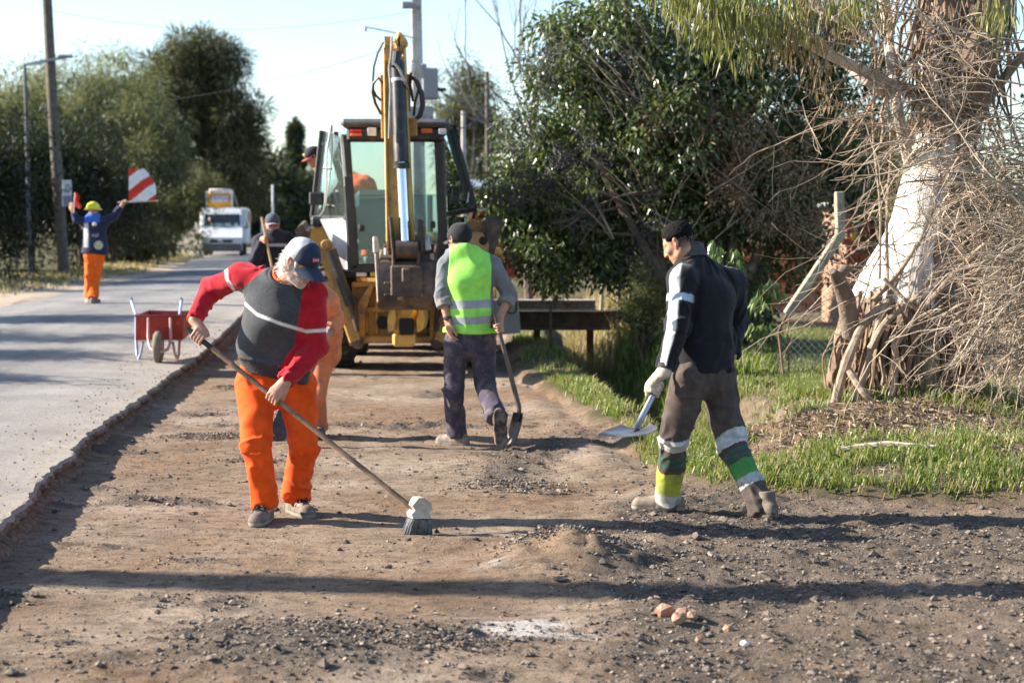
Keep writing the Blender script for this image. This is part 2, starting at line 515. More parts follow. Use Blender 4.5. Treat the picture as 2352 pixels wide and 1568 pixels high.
def mat_road():
    t = NT('old_asphalt')
    n = t.ramp(t.noise(1.3, 6, 0.6), [(0.3, (0.19, 0.188, 0.186)), (0.7, (0.28, 0.276, 0.27))])
    agg = t.ramp(t.noise(48, 5, 0.8), [(0.34, (0.42, 0.42, 0.43)), (0.5, (1, 1, 1)), (0.66, (1.5, 1.47, 1.42))])
    c = t.mix(1.0, n, agg, 'MULTIPLY')
    long = t.ramp(t.noise(1.6, 5, 0.6, vec=t.mapped((1.0, 0.05, 1))), [(0.38, (0.8, 0.8, 0.82)), (0.62, (1.1, 1.1, 1.08))])
    c = t.mix(1.0, c, long, 'MULTIPLY')
    blot = t.ramp(t.noise(0.55, 5, 0.6, dist=.5), [(0.42, (0.82, 0.82, 0.84)), (0.58, (1.06, 1.05, 1.03))])
    c = t.mix(1.0, c, blot, 'MULTIPLY')
    vo = t.node('ShaderNodeTexVoronoi', feature='DISTANCE_TO_EDGE'); vo.inputs['Scale'].default_value = .55
    wv = t.node('ShaderNodeVectorMath', operation='ADD'); nz = t.node('ShaderNodeTexNoise'); nz.inputs['Scale'].default_value = 2.2; nz.inputs['Detail'].default_value = 6
    t.l.new(t.pos(), nz.inputs['Vector']); sv = t.node('ShaderNodeVectorMath', operation='SCALE'); sv.inputs['Scale'].default_value = .7
    t.l.new(nz.outputs['Color'], sv.inputs[0]); t.l.new(t.pos(), wv.inputs[0]); t.l.new(sv.outputs[0], wv.inputs[1]); t.l.new(wv.outputs[0], vo.inputs['Vector'])
    crack = t.ramp(vo.outputs['Distance'], [(0.0, (0.35, 0.34, 0.33)), (0.012, (1, 1, 1))])
    c = t.mix(t.ramp(t.noise(.4, 3, .5), [(.45, 0.0), (.6, .8)]), c, t.mix(1.0, c, crack, 'MULTIPLY'))
    dust = t.ramp(t.sep(t.attr('Mask'))[0], [(0.0, 0.0), (1.0, 0.75)])
    c = t.mix(t.math('MULTIPLY', dust, t.ramp(t.noise(3.5, 6, 0.7), [(0.3, 0.35), (0.7, 1.0)])), c, (0.44, 0.36, 0.28))
    t.set(color=c, rough=0.9, spec=0.25)
    t.bump(t.math('ADD', t.noise(75, 5, 0.8), t.math('MULTIPLY', t.noise(9, 4, 0.6), 0.6)), 0.012, 1.0)
    return t.m
def mat_cut():
    t = NT('cut_asphalt_edge')
    z = t.node('ShaderNodeSeparateXYZ'); t.l.new(t.pos(), z.inputs[0])
    base = t.ramp(t.noise(22, 6, 0.7), [(0.3, (0.05, 0.035, 0.03)), (0.5, (0.17, 0.115, 0.085)), (0.75, (0.34, 0.25, 0.2))])
    t.set(color=base, rough=0.95, spec=0.2)
    t.bump(t.noise(40, 6, 0.7), 0.02, 1.0)
    return t.m
M_GROUND, M_ROAD, M_CUT = mat_ground(), mat_road(), mat_cut()

# ------------------------------------------------------------------ ground: one sheet to the horizon
def axis(parts):
    out = []
    for a, b, st in parts: out.append(np.arange(a, b, st))
    return np.concatenate(out)
xs = np.concatenate([-np.geomspace(1600, 16, 26), axis([(-15, -5, 0.5), (-5, -2.8, 0.12), (-2.8, 3.4, 0.028), (3.4, 6, 0.09), (6, 16, 0.4)]), np.geomspace(16, 1600, 26)])
ys = np.concatenate([axis([(-60, 4, 4), (4.0, 5.5, 0.15), (5.5, 11.5, 0.026), (11.5, 16, 0.045), (16, 24, 0.09), (24, 37, 0.25), (37, 60, 1), (60, 160, 4)]), np.geomspace(160, 3000, 22)])
X, Y = np.meshgrid(xs, ys)
Z = ground_h(X, Y)
msk = np.stack([gravel_mask(X, Y) * dig(X, Y), np.maximum(verge_mask(X, Y) * (1 - .9 * bare_mask(X, Y)) * (.45 + .55 * sstep(0.3, .6, vn2(X * 1.7, Y * 1.7, 19) * .5 + .5)), ((X < LEFT(Y) - 0.9) | (Y > 36)) * 1.0), chalk_mask(X, Y)], 2).reshape(-1, 3)
ny, nx = X.shape
ii = (np.arange(ny - 1)[:, None] * nx + np.arange(nx - 1)[None]).ravel()
quads = np.stack([ii, ii + 1, ii + nx + 1, ii + nx], 1)
me = mesh_np('ground', np.stack([X, Y, Z], 2).reshape(-1, 3), quads, M_GROUND, True, cols={'Mask': msk})
ground = tag(link('ground', me), kind='structure')

# ------------------------------------------------------------------ road slab with its broken edge
ry = np.concatenate([axis([(2, 26, 0.035), (26, 40, 0.4), (40, 160, 3)]), np.geomspace(160, 1500, 15)])
jag = 0.026 * fbm2(ry * 1.7, ry * 0, 51, 3) + 0.03 * fbm2(ry * 9, ry * 0 + 3, 52, 3) + 0.035 * np.clip(vn2(ry * 2.3, ry * 0, 53) - 0.35, 0, 1)
jag = jag * np.where(ry < 34, 1, 0.4)
edge_x = EDGE(ry) + jag + 0.07 * np.exp(-((ry - 11.6) / .2) ** 2)
left_x = LEFT(ry) + 0.25 * fbm2(ry * 0.35, ry * 0, 54, 3)
cols_t = np.array([0, .2, .4, .6, .75, .86, .93, .97, .99, 0.996, 1.0])
top = np.zeros((len(ry), len(cols_t), 3))
top[:, :, 0] = left_x[:, None] + (edge_x - left_x)[:, None] * cols_t[None]
top[:, :, 1] = ry[:, None]
top[:, :, 2] = zroad(ry)[:, None] + 0.03 * np.sin(cols_t * math.pi)[None]
top[:, -1, 2] -= 0.012 + 0.02 * np.abs(vn2(ry * 11, ry * 0, 55))
top[:, 0, 2] -= 0.02
# the cut face going down
face = []
for k, (dx, dz) in enumerate([(0.012, -0.045), (-0.02, -0.085), (0.03, -0.12), (0.05, -0.19)]):
    q = top[:, -1].copy()
    q[:, 0] += dx + 0.03 * fbm2(ry * 12, ry * 0 + k * 3.1, 56, 3)
    q[:, 2] = zroad(ry) + dz
    face.append(q)
grid = np.concatenate([top, np.stack(face, 1)], 1)
ny, nx = grid.shape[:2]
ii = (np.arange(ny - 1)[:, None] * nx + np.arange(nx - 1)[None]).ravel()
quads = np.stack([ii, ii + 1, ii + nx + 1, ii + nx], 1)
mi = np.tile((np.arange(nx - 1) >= len(cols_t) - 1).astype(np.int32), ny - 1)
dustm = np.zeros((ny, nx, 3)); dustm[:, :, 0] = np.exp(-np.abs(grid[:, :, 0] - edge_x[:, None]) / 0.9) * (ry < 36)[:, None] * 1.0
me = mesh_np('road', grid.reshape(-1, 3), quads, [M_ROAD, M_CUT], True, mi, cols={'Mask': dustm.reshape(-1, 3)})
road = tag(link('road', me), kind='structure')
bm = bmesh.new(); bm.from_mesh(me)
for e in bm.edges:
    if len(e.link_faces) == 2 and e.calc_face_angle(3.2) > R(40): e.smooth = False
bm.to_mesh(me); bm.free()

# sandy strip along the far side of the road
sy = np.concatenate([axis([(12, 70, 1.0)])])
sx0, sx1 = LEFT(sy) - 1.7 - 0.5 * fbm2(sy * .4, sy * 0, 57, 3), LEFT(sy) + 0.12
tt = np.linspace(0, 1, 8)
sg = np.zeros((len(sy), 8, 3)); sg[:, :, 0] = sx0[:, None] + (sx1 - sx0)[:, None] * tt; sg[:, :, 1] = sy[:, None]
sg[:, :, 2] = ground_h(sg[:, :, 0], sg[:, :, 1] * 1.0) + 0.015
sg[:, -1, 2] = zroad(sy) - 0.045; sg[:, 0, 2] -= 0.03
mb = MB(); mb.sheet(sg)
shoulder = mb.build('road_shoulder', simple('pale_sand', (0.36, 0.28, 0.2), 0.95, var=0.25, scale=2.5, bump=0.02, bscale=20), None, 60, kind='structure')

# ------------------------------------------------------------------ loose stones and clods
def oct_stones(P, S, seed, name, mat, squash=0.65):
    r = np.random.default_rng(seed)
    n = len(P)
    base = np.array([[1, 0, 0], [-1, 0, 0], [0, 1, 0], [0, -1, 0], [0, 0, 1], [0, 0, -1], [.6, .6, .5], [-.6, -.5, .55]], float)
    fc = np.array([[0, 6, 4], [0, 2, 6], [2, 4, 6], [2, 1, 4], [1, 7, 4], [1, 3, 7], [3, 4, 7], [3, 0, 4], [2, 0, 5], [1, 2, 5], [3, 1, 5], [0, 3, 5]])
    B = base[None] * (1 + 0.5 * (r.random((n, 8, 1)) - 0.5)) + 0.25 * (r.random((n, 8, 3)) - 0.5)
    B *= np.array([1, 1, squash]) * (0.7 + 0.6 * r.random((n, 1, 3)))
    a = r.random(n) * 6.283; ca, sa = np.cos(a), np.sin(a)
    x = B[:, :, 0] * ca[:, None] - B[:, :, 1] * sa[:, None]; y = B[:, :, 0] * sa[:, None] + B[:, :, 1] * ca[:, None]
    B = np.stack([x, y, B[:, :, 2]], 2) * S[:, None, None] + P[:, None]
    F = (fc[None] + (np.arange(n) * 8)[:, None, None]).reshape(-1, 3)
    me = mesh_np(name, B.reshape(-1, 3), F, mat, False)
    return tag(link(name, me), kind='stuff')
def stone_mat():
    t = NT('loose_stone')
    c = t.ramp(t.island(), [(0.0, (0.045, 0.038, 0.034)), (0.4, (0.13, 0.108, 0.092)), (0.8, (0.22, 0.175, 0.138)), (0.99, (0.25, 0.205, 0.165)), (1.0, (0.34, 0.30, 0.26))])
    t.set(color=c, rough=0.9, spec=0.25); return t.m
M_STONE = stone_mat()
cx = rng.uniform(-3.0, 4.2, 230000); cy = 5.6 + 10.5 * rng.random(230000) ** 1.5
keep = (cx > EDGE(cy) + 0.05) & (rng.random(len(cx)) < (0.07 + 0.72 * gravel_mask(cx, cy) ** 1.4)) & (rng.random(len(cx)) > verge_mask(cx, cy) * 0.9)
cx, cy = cx[keep][:48000], cy[keep][:48000]
ss = 0.0032 + 0.0085 * rng.random(len(cx)) ** 3.5 + 0.012 * (rng.random(len(cx)) > 0.985)
oct_stones(np.stack([cx, cy, ground_h(cx, cy) + ss * 0.25], 1), ss, 3, 'gravel', M_STONE)
cx = rng.uniform(-2.8, 4.0, 16000); cy = rng.uniform(5.7, 22, 16000)
keep = (cx > EDGE(cy) + 0.08) & (rng.random(len(cx)) < gravel_mask(cx, cy) ** 2 * 0.35 + 0.015) & (verge_mask(cx, cy) < 0.5)
cx, cy = cx[keep][:3000], cy[keep][:3000]
ss = 0.009 + 0.024 * rng.random(len(cx)) ** 4
oct_stones(np.stack([cx, cy, ground_h(cx, cy) + ss * 0.2], 1), ss, 4, 'soil_clods', simple('soil_clod', (0.13, 0.1, 0.08), 0.97, var=0.4, scale=9, bump=0.01), 0.6)
# crumbs on the road near its edge
cx = rng.uniform(0, 1, 2500) ** 1.6; cy = rng.uniform(6, 26, 2500); cx = EDGE(cy) - 0.05 - cx * 2.6
ss = 0.003 + 0.009 * rng.random(2500) ** 4
oct_stones(np.stack([cx, cy, zroad(cy) + 0.012 + ss * 0.3], 1), ss, 5, 'road_grit', M_STONE)
# small heaps of planings left on the cut
for (u, v, sx_, sy_, n) in ((480, 1003, .32, .16, 900), (540, 890, .22, .2, 500), (560, 1060, .22, .1, 300), (1190, 1120, .3, .2, 600), (1330, 1262, .16, .22, 900), (1230, 1275, .14, .16, 300), (1000, 1490, .3, .14, 380), (720, 1460, .45, .2, 420)):
    g = G(u, v)
    px_ = g[0] + sx_ * rng.normal(size=n) * .6; py_ = g[1] + sy_ * rng.normal(size=n) * .7
    ss = 0.004 + 0.011 * rng.random(n) ** 3
    oct_stones(np.stack([px_, py_, ground_h(px_, py_) + ss * .4 + 0.02 * np.exp(-((px_ - g[0]) / sx_) ** 2 - ((py_ - g[1]) / sy_) ** 2)], 1), ss, int(u), 'planings_heap', M_STONE)
# broken bricks
M_BRICKBIT = simple('broken_brick', (0.30, 0.125, 0.07), 0.9, var=0.35, scale=18, bump=0.006, bscale=70, dirt=(0.33, 0.27, 0.2), dirt_amt=0.75, dscale=14)
bits = [(1528, 1404, .055, 'largest broken brick lump, dusty, at the left of the brick debris'), (1566, 1410, .05, 'broken brick lump with an orange face lying behind the brick debris'),
        (1560, 1424, .045, 'small brick lump at the front of the brick debris'), (1590, 1416, .04, 'brick lump at the right end of the brick debris, half dusty'),
        (1674, 1442, .035, 'lone orange brick chip right of the brick debris'), (1606, 1463, .028, 'smallest round orange brick chip, nearest to the camera')]
for i, (u, v, s, lb) in enumerate(bits):
    r = np.random.default_rng(100 + i)
    bm = bmesh.new(); bmesh.ops.create_icosphere(bm, subdivisions=1, radius=1)
    for w_ in bm.verts:
        d = np.array(w_.co); q = np.sign(d) * np.abs(d) ** 0.55
        q = q / max(1e-6, np.linalg.norm(q)) * (0.75 + 0.25 * np.max(np.abs(q))) + 0.16 * (r.random(3) - .5)
        w_.co = Vector(q * np.array([1, .8, .7]) * s)
    me = bpy.data.meshes.new('brick_fragment'); bm.to_mesh(me); bm.free(); me.materials.append(M_BRICKBIT)
    g = G(u, v, 0.03); o = link('brick_fragment', me); o.location = (g[0], g[1], float(ground_h(g[0], g[1])) + s * .45); o.rotation_euler = (r.random() * .6, r.random() * .6, r.random() * 6)
    tag(o, lb, 'brick fragment', 'broken brick lumps on the dirt')
g = G(1710, 1481, .02)
bm = bmesh.new(); bmesh.ops.create_icosphere(bm, subdivisions=1, radius=.02)
me = bpy.data.meshes.new('white_shard'); bm.to_mesh(me); bm.free(); me.materials.append(simple('white_chip', (.75, .74, .72), .6))
o = link('white_shard', me); o.location = (g[0], g[1], float(ground_h(g[0], g[1])) + .012); o.scale = (1, .6, .7)
tag(o, 'small white chip lying on the dark gravel in the foreground', 'shard')
# ------------------------------------------------------------------ plants
def leaves_mesh(name, P, D, L, Wd, mat, seed=0, fold=0.25, parent=None, roll=None, kind=None):
    """one kite-shaped folded leaf at each point P, along D, length L, width Wd"""
    r = np.random.default_rng(seed); n = len(P)
    D = D / (np.linalg.norm(D, axis=1, keepdims=True) + 1e-9)
    rv = r.normal(size=(n, 3)) if roll is None else roll
    S = np.cross(D, rv); S /= (np.linalg.norm(S, axis=1, keepdims=True) + 1e-9)
    N = np.cross(S, D)
    L = np.broadcast_to(L, n)[:, None]; Wd = np.broadcast_to(Wd, n)[:, None]
    V = np.stack([P, P + D * L * .42 + S * Wd * .5 + N * Wd * fold, P + D * L + N * L * -.06, P + D * L * .42 - S * Wd * .5 + N * Wd * fold], 1).reshape(-1, 3)
    b = (np.arange(n) * 4)[:, None]
    F = np.concatenate([b + np.array([[0, 1, 2]]), b + np.array([[0, 2, 3]])], 1).reshape(-1, 3)
    me = mesh_np(name, V, F, mat, False)
    return tag(link(name, me, parent), kind=kind)
def branch(mb, p, d, L, r0, r1, rng_, bend=.25, n=6, sides=6, up=0.0, grav=0.0):
    pts = [np.array(p, float)]; d = unit(d)
    for i in range(n):
        d = unit(d + np.array([rng_.gauss(0, bend), rng_.gauss(0, bend), rng_.gauss(0, bend) + up - grav * (i / n)]) * .5)
        pts.append(pts[-1] + d * L / n)
    mb.tube(pts, np.linspace(r0, r1, n + 1), sides, False)
    return pts, d
def grow(mb, p, d, L, r, lvl, maxl, rg, tips, spread=.7, bend=.22, up=.12, ratio=.68, kids=(2, 3), grav=0, sides=(8, 6, 5, 4, 3)):
    pts, de = branch(mb, p, d, L, r, r * .62, rg, bend, 6 if lvl < 2 else 4, sides[min(lvl, 4)], up, grav)
    if lvl >= maxl:
        tips.append((pts[-1], de)); tips.append((pts[len(pts) // 2], de)); return
    for i in range(rg.randint(*kids)):
        t = rg.uniform(.45, 1) if i else 1.0
        q = pts[min(len(pts) - 1, int(round(t * (len(pts) - 1))))]
        nd = unit(de + np.array([rg.gauss(0, spread), rg.gauss(0, spread), rg.gauss(0, spread * .6)]))
        grow(mb, q, nd, L * ratio * rg.uniform(.8, 1.2), r * .60, lvl + 1, maxl, rg, tips, spread, bend, up, ratio, kids, grav, sides)
def clumps(C, Rr, per, seed, flat=.8, shell=.5):
    """points scattered in soft clumps round the centres C (radius Rr)"""
    r = np.random.default_rng(seed)
    C = np.repeat(np.asarray(C), per, 0); Rr = np.repeat(np.broadcast_to(Rr, len(C) // per), per)
    d = r.normal(size=(len(C), 3)); d /= np.linalg.norm(d, axis=1, keepdims=True)
    q = r.random(len(C)) ** shell
    return C + d * (q * Rr)[:, None] * np.array([1, 1, flat]), d
def ellipsoid_centres(c, rad, n, seed, shell=.45, cutb=-1.0, lump=.25):
    r = np.random.default_rng(seed); out = []
    while len(out) < n:
        d = r.normal(size=3); d /= np.linalg.norm(d)
        if d[2] < cutb: continue
        q = r.random() ** shell * (1 + lump * vn3(d[0] * 2.2 + seed, d[1] * 2.2, d[2] * 2.2, seed))
        out.append(np.array(c) + d * np.array(rad) * q)
    return np.array(out)
M_BARK = simple('grey_brown_bark', (.16, .12, .09), .95, var=.45, scale=6, bump=.02, bscale=30)
M_BARK_PALE = simple('pale_smooth_bark', (.42, .36, .29), .85, var=.3, scale=3, bump=.006, bscale=25, dirt=(.2, .15, .11), dirt_amt=.4, dscale=2)
M_TWIG = simple('dry_twig', (.33, .255, .185), .9, var=.35, scale=11)
def _vm():
    t = NT('dry_vine_stem'); c = t.ramp(t.island(), [(0, (.16, .11, .08)), (.5, (.34, .26, .19)), (1, (.52, .43, .32))]); c = t.mix(1.0, c, t.ramp(t.noise(16, 5, .6), [(.3, (.7, .7, .7)), (.7, (1.15, 1.15, 1.15))]), 'MULTIPLY'); t.set(color=c, rough=.9); return t.m
M_VINE = _vm()
M_TWIG_D = simple('dark_twig', (.12, .09, .07), .9, var=.35, scale=9)
L_CAS = leaf_mat('casuarina_needles', (.048, .054, .032), (.10, .105, .058), (.19, .18, .10), .6, .3)
L_EUC = leaf_mat('eucalypt_leaf', (.085, .10, .055), (.18, .19, .105), (.32, .30, .18), .5, .35)
L_DARK = leaf_mat('dark_hedge_leaf', (.012, .020, .010), (.028, .040, .018), (.055, .062, .028), .5, .2)
L_OLIVE = leaf_mat('olive_shrub_leaf', (.06, .065, .026), (.13, .13, .055), (.24, .215, .10), .55, .3)
L_FAR = leaf_mat('far_tree_leaf', (.035, .048, .028), (.06, .075, .042), (.10, .11, .06), .7, .2)
L_PRIVET = leaf_mat('glossy_privet_leaf', (.030, .050, .018), (.075, .112, .038), (.21, .235, .09), .33, .32, .6)
L_BERRY = leaf_mat('privet_berry', (.025, .018, .028), (.055, .045, .058), (.13, .11, .115), .5, 0.0)
L_DRY = leaf_mat('dead_leaf', (.16, .11, .065), (.27, .19, .115), (.40, .30, .20), .8, .25)
L_HANG = leaf_mat('hanging_eucalypt_leaf', (.09, .105, .03), (.20, .21, .065), (.34, .31, .12), .4, .4)

def tree(name, base, label, cat, spec, group=None):
    """spec: trunk height, radius, crown clusters [(centre offset, radii, n)], leaf kind"""
    b = np.array(base, float); t = empty(name, b, label, cat, group)
    rg = random.Random(spec['seed']); mb = MB(); tips = []
    H = spec['h']
    for k in range(spec.get('stems', 1)):
        d0 = unit([rg.gauss(0, .10) + spec.get('lean', (0, 0))[0], rg.gauss(0, .10), 1])
        grow(mb, b + np.array([rg.uniform(-.3, .3) * (k > 0), rg.uniform(-.3, .3) * (k > 0), 0]) * min(1, H * .04) + np.array([0, 0, -.1]), d0, H * spec.get('tr', .42) * .72, spec['r'], 0, spec.get('lv', 3), rg, tips, spec.get('spread', .5), .16, spec.get('up', .2))
    mb.V = [(x, y, min(z, b[2] + H * (.93 + .0 * x))) for x, y, z in mb.V]
    mb.build('trunk', spec.get('bark', M_BARK), t, None)
    tips = [q for q in tips if q[0][2] < b[2] + H * .93]
    C = []
    for (off, rad, n) in spec['crown']:
        C.append(ellipsoid_centres(b + np.array(off), rad, n, spec['seed'] + len(C), spec.get('shell', .45)))
    C = np.concatenate(C)
    if spec.get('tips', True) and len(tips):
        T = np.array([p for p, d in tips]); C = np.concatenate([C, T[:: max(1, len(T) // 60)]])
    P, d = clumps(C, spec['cr'], spec['per'], spec['seed'], spec.get('flat', .8))
    r = np.random.default_rng(spec['seed'])
    D = d * spec.get('out', .6) + r.normal(size=d.shape) * .5 + np.array([0, 0, spec.get('droop', -.2)])
    leaves_mesh('crown', P, D, spec['L'] * (.6 + .8 * r.random(len(P))), spec['w'] * (.7 + .6 * r.random(len(P))), spec['leaf'], spec['seed'], .2, t)
    return t
def gz(x, y): return float(ground_h(x, y))
def at(u, d): return (u - CX) / F_PX * d
# --- left side, near to far
def hedge_tree(u, d, top_v, wid, seed, label, group=None, leaf=None, cr=.5, per=150, L=.16, w=.06, name='shrub_tree', cat='tree', dens=26, droop=-.1, bark=None, low=.25, stems=3, out=.6, flat=.8):
    x = at(u, d); z0 = gz(x, d); top = CAM[2] + (530 - top_v) * d / F_PX; H = top - z0
    c0 = H * (low + (1 - low) * .5); rz = H * (1 - low) * .5
    return tree(name, (x, d, z0), label, cat, dict(seed=seed, h=H, r=.03 * H * .6, stems=stems, crown=[((0, 0, c0), (wid / 2, wid / 2 * .8, rz), dens)], cr=cr, per=per, L=L, w=w, leaf=leaf or L_DARK, droop=droop, bark=bark or M_BARK, tips=True, out=out, flat=flat), group)
GH = 'dark trees along the far side of the road'
for i, (u, d, tv, w, lb) in enumerate([
    (-45, 43, 205, 4.6, 'dark bushy tree at the far left edge beside the thin lamp mast'),
    (75, 50, 235, 4.4, 'dark dense tree standing between the lamp mast and the wooden pole'),
    (190, 54, 265, 4.2, 'dark leafy tree behind the flagman, right of the wooden pole'),
    (262, 60, 330, 3.8, 'dark lower tree behind the striped flag')]):
    hedge_tree(u, d, tv, w, 200 + i, lb, GH, dens=64, per=150, cr=.72, low=.02)
for i, (u, d, tv, w, lb, lf) in enumerate([
    (345, 70, 420, 3.6, 'olive green shrub beside the road, below the striped flag', L_OLIVE),
    (400, 80, 400, 4.0, 'olive shrub in front of the tall casuarina, left of the white truck', L_OLIVE),
    (452, 96, 360, 4.6, 'grey green shrub at the foot of the tall casuarina behind the truck', L_CAS),
    (300, 64, 520, 2.6, 'low scrubby bush with bare stems by the road verge behind the flagman', L_OLIVE)]):
    hedge_tree(u, d, tv, w, 220 + i, lb, 'shrubs along the far verge', leaf=lf, dens=40, per=130, cr=.6, L=.2, w=.06, name='roadside_shrub', cat='shrub', low=0.0, stems=5)
for i, (x, d, h_) in enumerate([(-17.5, 37.5, 5.0), (-18, 42, 5.6), (-17.5, 47, 5.8), (-17, 52, 5.6)]):  # unseen trees, added to shade the far verge and the hedge in view
    hedge_tree(CX + x / d * F_PX, d, 530 - (h_ - 1.3) * F_PX / d, 5.0, 210 + i, ['dark tree left of the view, the first one beyond the flagman', 'dark tree left of the view, second one beyond the flagman', 'dark tree left of the view, level with the wooden pole', 'dark tree left of the view, farthest one of the hedge row'][i], GH, dens=44, per=110, cr=.8, low=.02)
# pale eucalypts behind the hedge
for i, (u, d, tv, w, lb) in enumerate([
    (30, 66, 168, 4.5, 'leftmost eucalypt, only its dark crown showing above the hedge'),
    (150, 74, 128, 4.6, 'pale green eucalypt rising behind the wooden pole'),
    (232, 80, 112, 4.4, 'airy eucalypt with pale trunks between the pole and the tall casuarina'),
    (300, 84, 108, 4.2, 'pale eucalypt crown touching the left side of the tall casuarina'),
    (335, 78, 220, 3.6, 'lower eucalypt with thin white stems left of the casuarina')]):
    x = at(u, d); z0 = gz(x, d); H = CAM[2] + (530 - tv) * d / F_PX - z0
    tree('eucalypt_tree', (x, d, z0), lb, 'tree', dict(seed=240 + i, h=H, r=.16, stems=3, tr=.45, lv=3, spread=.38, up=.3, bark=M_BARK_PALE, crown=[((0, 0, H * .80), (w / 2, w / 2.4, H * .22), 22), ((.3, 0, H * .52), (w / 2.2, w / 2.6, H * .24), 16)], cr=.75, per=130, L=.30, w=.05, leaf=L_EUC, droop=-.7, out=.4), 'eucalypts behind the hedge')
# the tall casuarina: dark feathery masses in tiers
d = 112; x = at(455, d); z0 = gz(x, d); H = CAM[2] + (530 - 62) * d / F_PX - z0
k = d / F_PX
tree('casuarina_tree', (x, d, z0), 'tallest tree, a dark feathery casuarina with uneven crown above the white truck', 'tree',
     dict(seed=261, h=H, r=.35, stems=2, tr=.5, lv=3, spread=.32, up=.35, bark=M_BARK,
          crown=[((25 * k, 0, H * .86), (80 * k, 1.9, H * .11), 36), ((-60 * k, 0, H * .74), (85 * k, 2.2, H * .14), 42), ((55 * k, 0, H * .66), (92 * k, 2.4, H * .15), 50), ((-90 * k, 0, H * .60), (70 * k, 2.2, H * .12), 30), ((-105 * k, 0, H * .42), (70 * k, 2.2, H * .14), 34), ((105 * k, 0, H * .54), (60 * k, 2.2, H * .12), 26),
                 ((-40 * k, 0, H * .5), (105 * k, 2.8, H * .16), 50), ((75 * k, 0, H * .42), (80 * k, 2.6, H * .13), 40), ((-60 * k, 0, H * .26), (110 * k, 2.6, H * .16), 40), ((90 * k, 0, H * .26), (75 * k, 2.4, H * .12), 30)],
          cr=.95, per=120, L=.55, w=.085, leaf=L_CAS, droop=-.35, out=.7, shell=.35))
for i, (u, d, tv, w, lb) in enumerate([(610, 150, 378, 10, 'dark rounded tree beyond the truck, touching the casuarina'), (660, 185, 408, 11, 'hazy round tree closing the end of the road'), (712, 215, 400, 10, 'hazy tree at the end of the road, beside the digger cab'), (560, 130, 450, 6, 'low dark tree directly behind the truck box')]):
    hedge_tree(u, d, tv, w, 270 + i, lb, 'trees closing the end of the road', leaf=L_FAR, dens=80, per=110, cr=1.5, L=.8, w=.32, name='far_tree', low=0, stems=2)
d = 205; x = at(682, d); H = CAM[2] + (530 - 288) * d / F_PX
tree('pine_tree', (x, d, .2), 'tall narrow conifer standing above the far trees left of the digger', 'tree', dict(seed=281, h=H, r=.25, stems=1, tr=1.1, lv=0, spread=.2, up=.6, crown=[((0, 0, H * q), (2.3 * (1.06 - q), 2.3 * (1.06 - q), .8), 10) for q in (.3, .42, .54, .66, .77, .87, .95)], cr=.62, per=130, L=.7, w=.2, leaf=L_FAR, droop=-.3, tips=False))
# --- behind the digger on the right
d = 62
for i, (u, tv, w, lb) in enumerate([(1062, 128, 1.9, 'grey green eucalypt with airy crown behind the digger cab'), (1108, 150, 1.5, 'thin eucalypt beside it, against the dark privet tree')]):
    dd = d + i * 5; x = at(u, dd); H = CAM[2] + (530 - tv) * dd / F_PX - .3
    tree('eucalypt_tree', (x, dd, .3), lb, 'tree', dict(seed=300 + i, h=H, r=.13, stems=2, tr=.5, lv=3, spread=.3, up=.4, bark=M_BARK_PALE, crown=[((0, 0, H * .9), (.55, .55, H * .08), 10), ((.1, 0, H * .72), (w * .5, w * .5, H * .12), 16), ((-.2, 0, H * .5), (w * .55, w * .5, H * .14), 14), ((.1, 0, H * .3), (w * .5, w * .4, H * .14), 12)], cr=.45, per=70, L=.26, w=.05, leaf=L_CAS, droop=-.6, out=.4), 'eucalypts behind the digger')
# bare tree
x0, d = at(1215, 34), 34
t = empty('bare_tree', (x0, d, gz(x0, d)), 'leafless tree whose thin grey twigs reach into the sky right of the concrete pole', 'tree')
mb = MB(); rg = random.Random(31); tips = []
pts, de = branch(mb, (x0, d, gz(x0, d) - .1), (-.05, 0, 1), 4.2, .09, .06, rg, .08, 6, 7)
mb.build('trunk', M_TWIG_D, t, None)
mb = MB()
for k in range(9):
    grow(mb, pts[-1 - (k % 3)], unit([rg.uniform(-.85, .25), rg.uniform(-.4, .4), rg.uniform(.5, 1)]), rg.uniform(1.3, 2.2), .022, 1, 3, rg, tips, .32, .14, .10, .66, (2, 3))
mb.build('twigs', simple('grey_twig', (.17, .155, .15), .9), t, None)

# --- the big dark privet
d = 21.5; x = at(1640, d); z0 = gz(x, d); kk = d / F_PX
def pv(u, v, dd=0.0): return W(u, v, d + dd)
t = empty('privet_tree', (x, d, z0), 'big dark glossy leaved privet tree with drooping dark fruit filling the middle right', 'tree')
mb = MB(); rg = random.Random(41); tips = []
for k, (u1, v1) in enumerate([(1560, 330), (1700, 260), (1440, 420), (1800, 420), (1620, 120), (1350, 330), (1880, 300)]):
    e_ = pv(u1, v1, rg.uniform(-.5, .8)); st = np.array([x + rg.uniform(-.25, .25), d + rg.uniform(-.2, .2), z0 - .1])
    mid = (st + e_) / 2 + np.array([rg.uniform(-.2, .2), 0, rg.uniform(-.1, .4)])
    cv = [(1 - s) ** 2 * st + 2 * s * (1 - s) * mid + s * s * e_ for s in np.linspace(0, 1, 8)]
    mb.tube(cv, np.linspace(.10, .03, 8), 7, False)
    for q in range(5):
        p = cv[3 + q % 5]; grow(mb, p, unit([rg.gauss(0, .7), rg.gauss(0, .5), rg.gauss(.1, .5)]), rg.uniform(.5, 1.0), .02, 2, 4, rg, tips, .5, .2, .02)
mb.build('trunk', M_BARK, t, None)
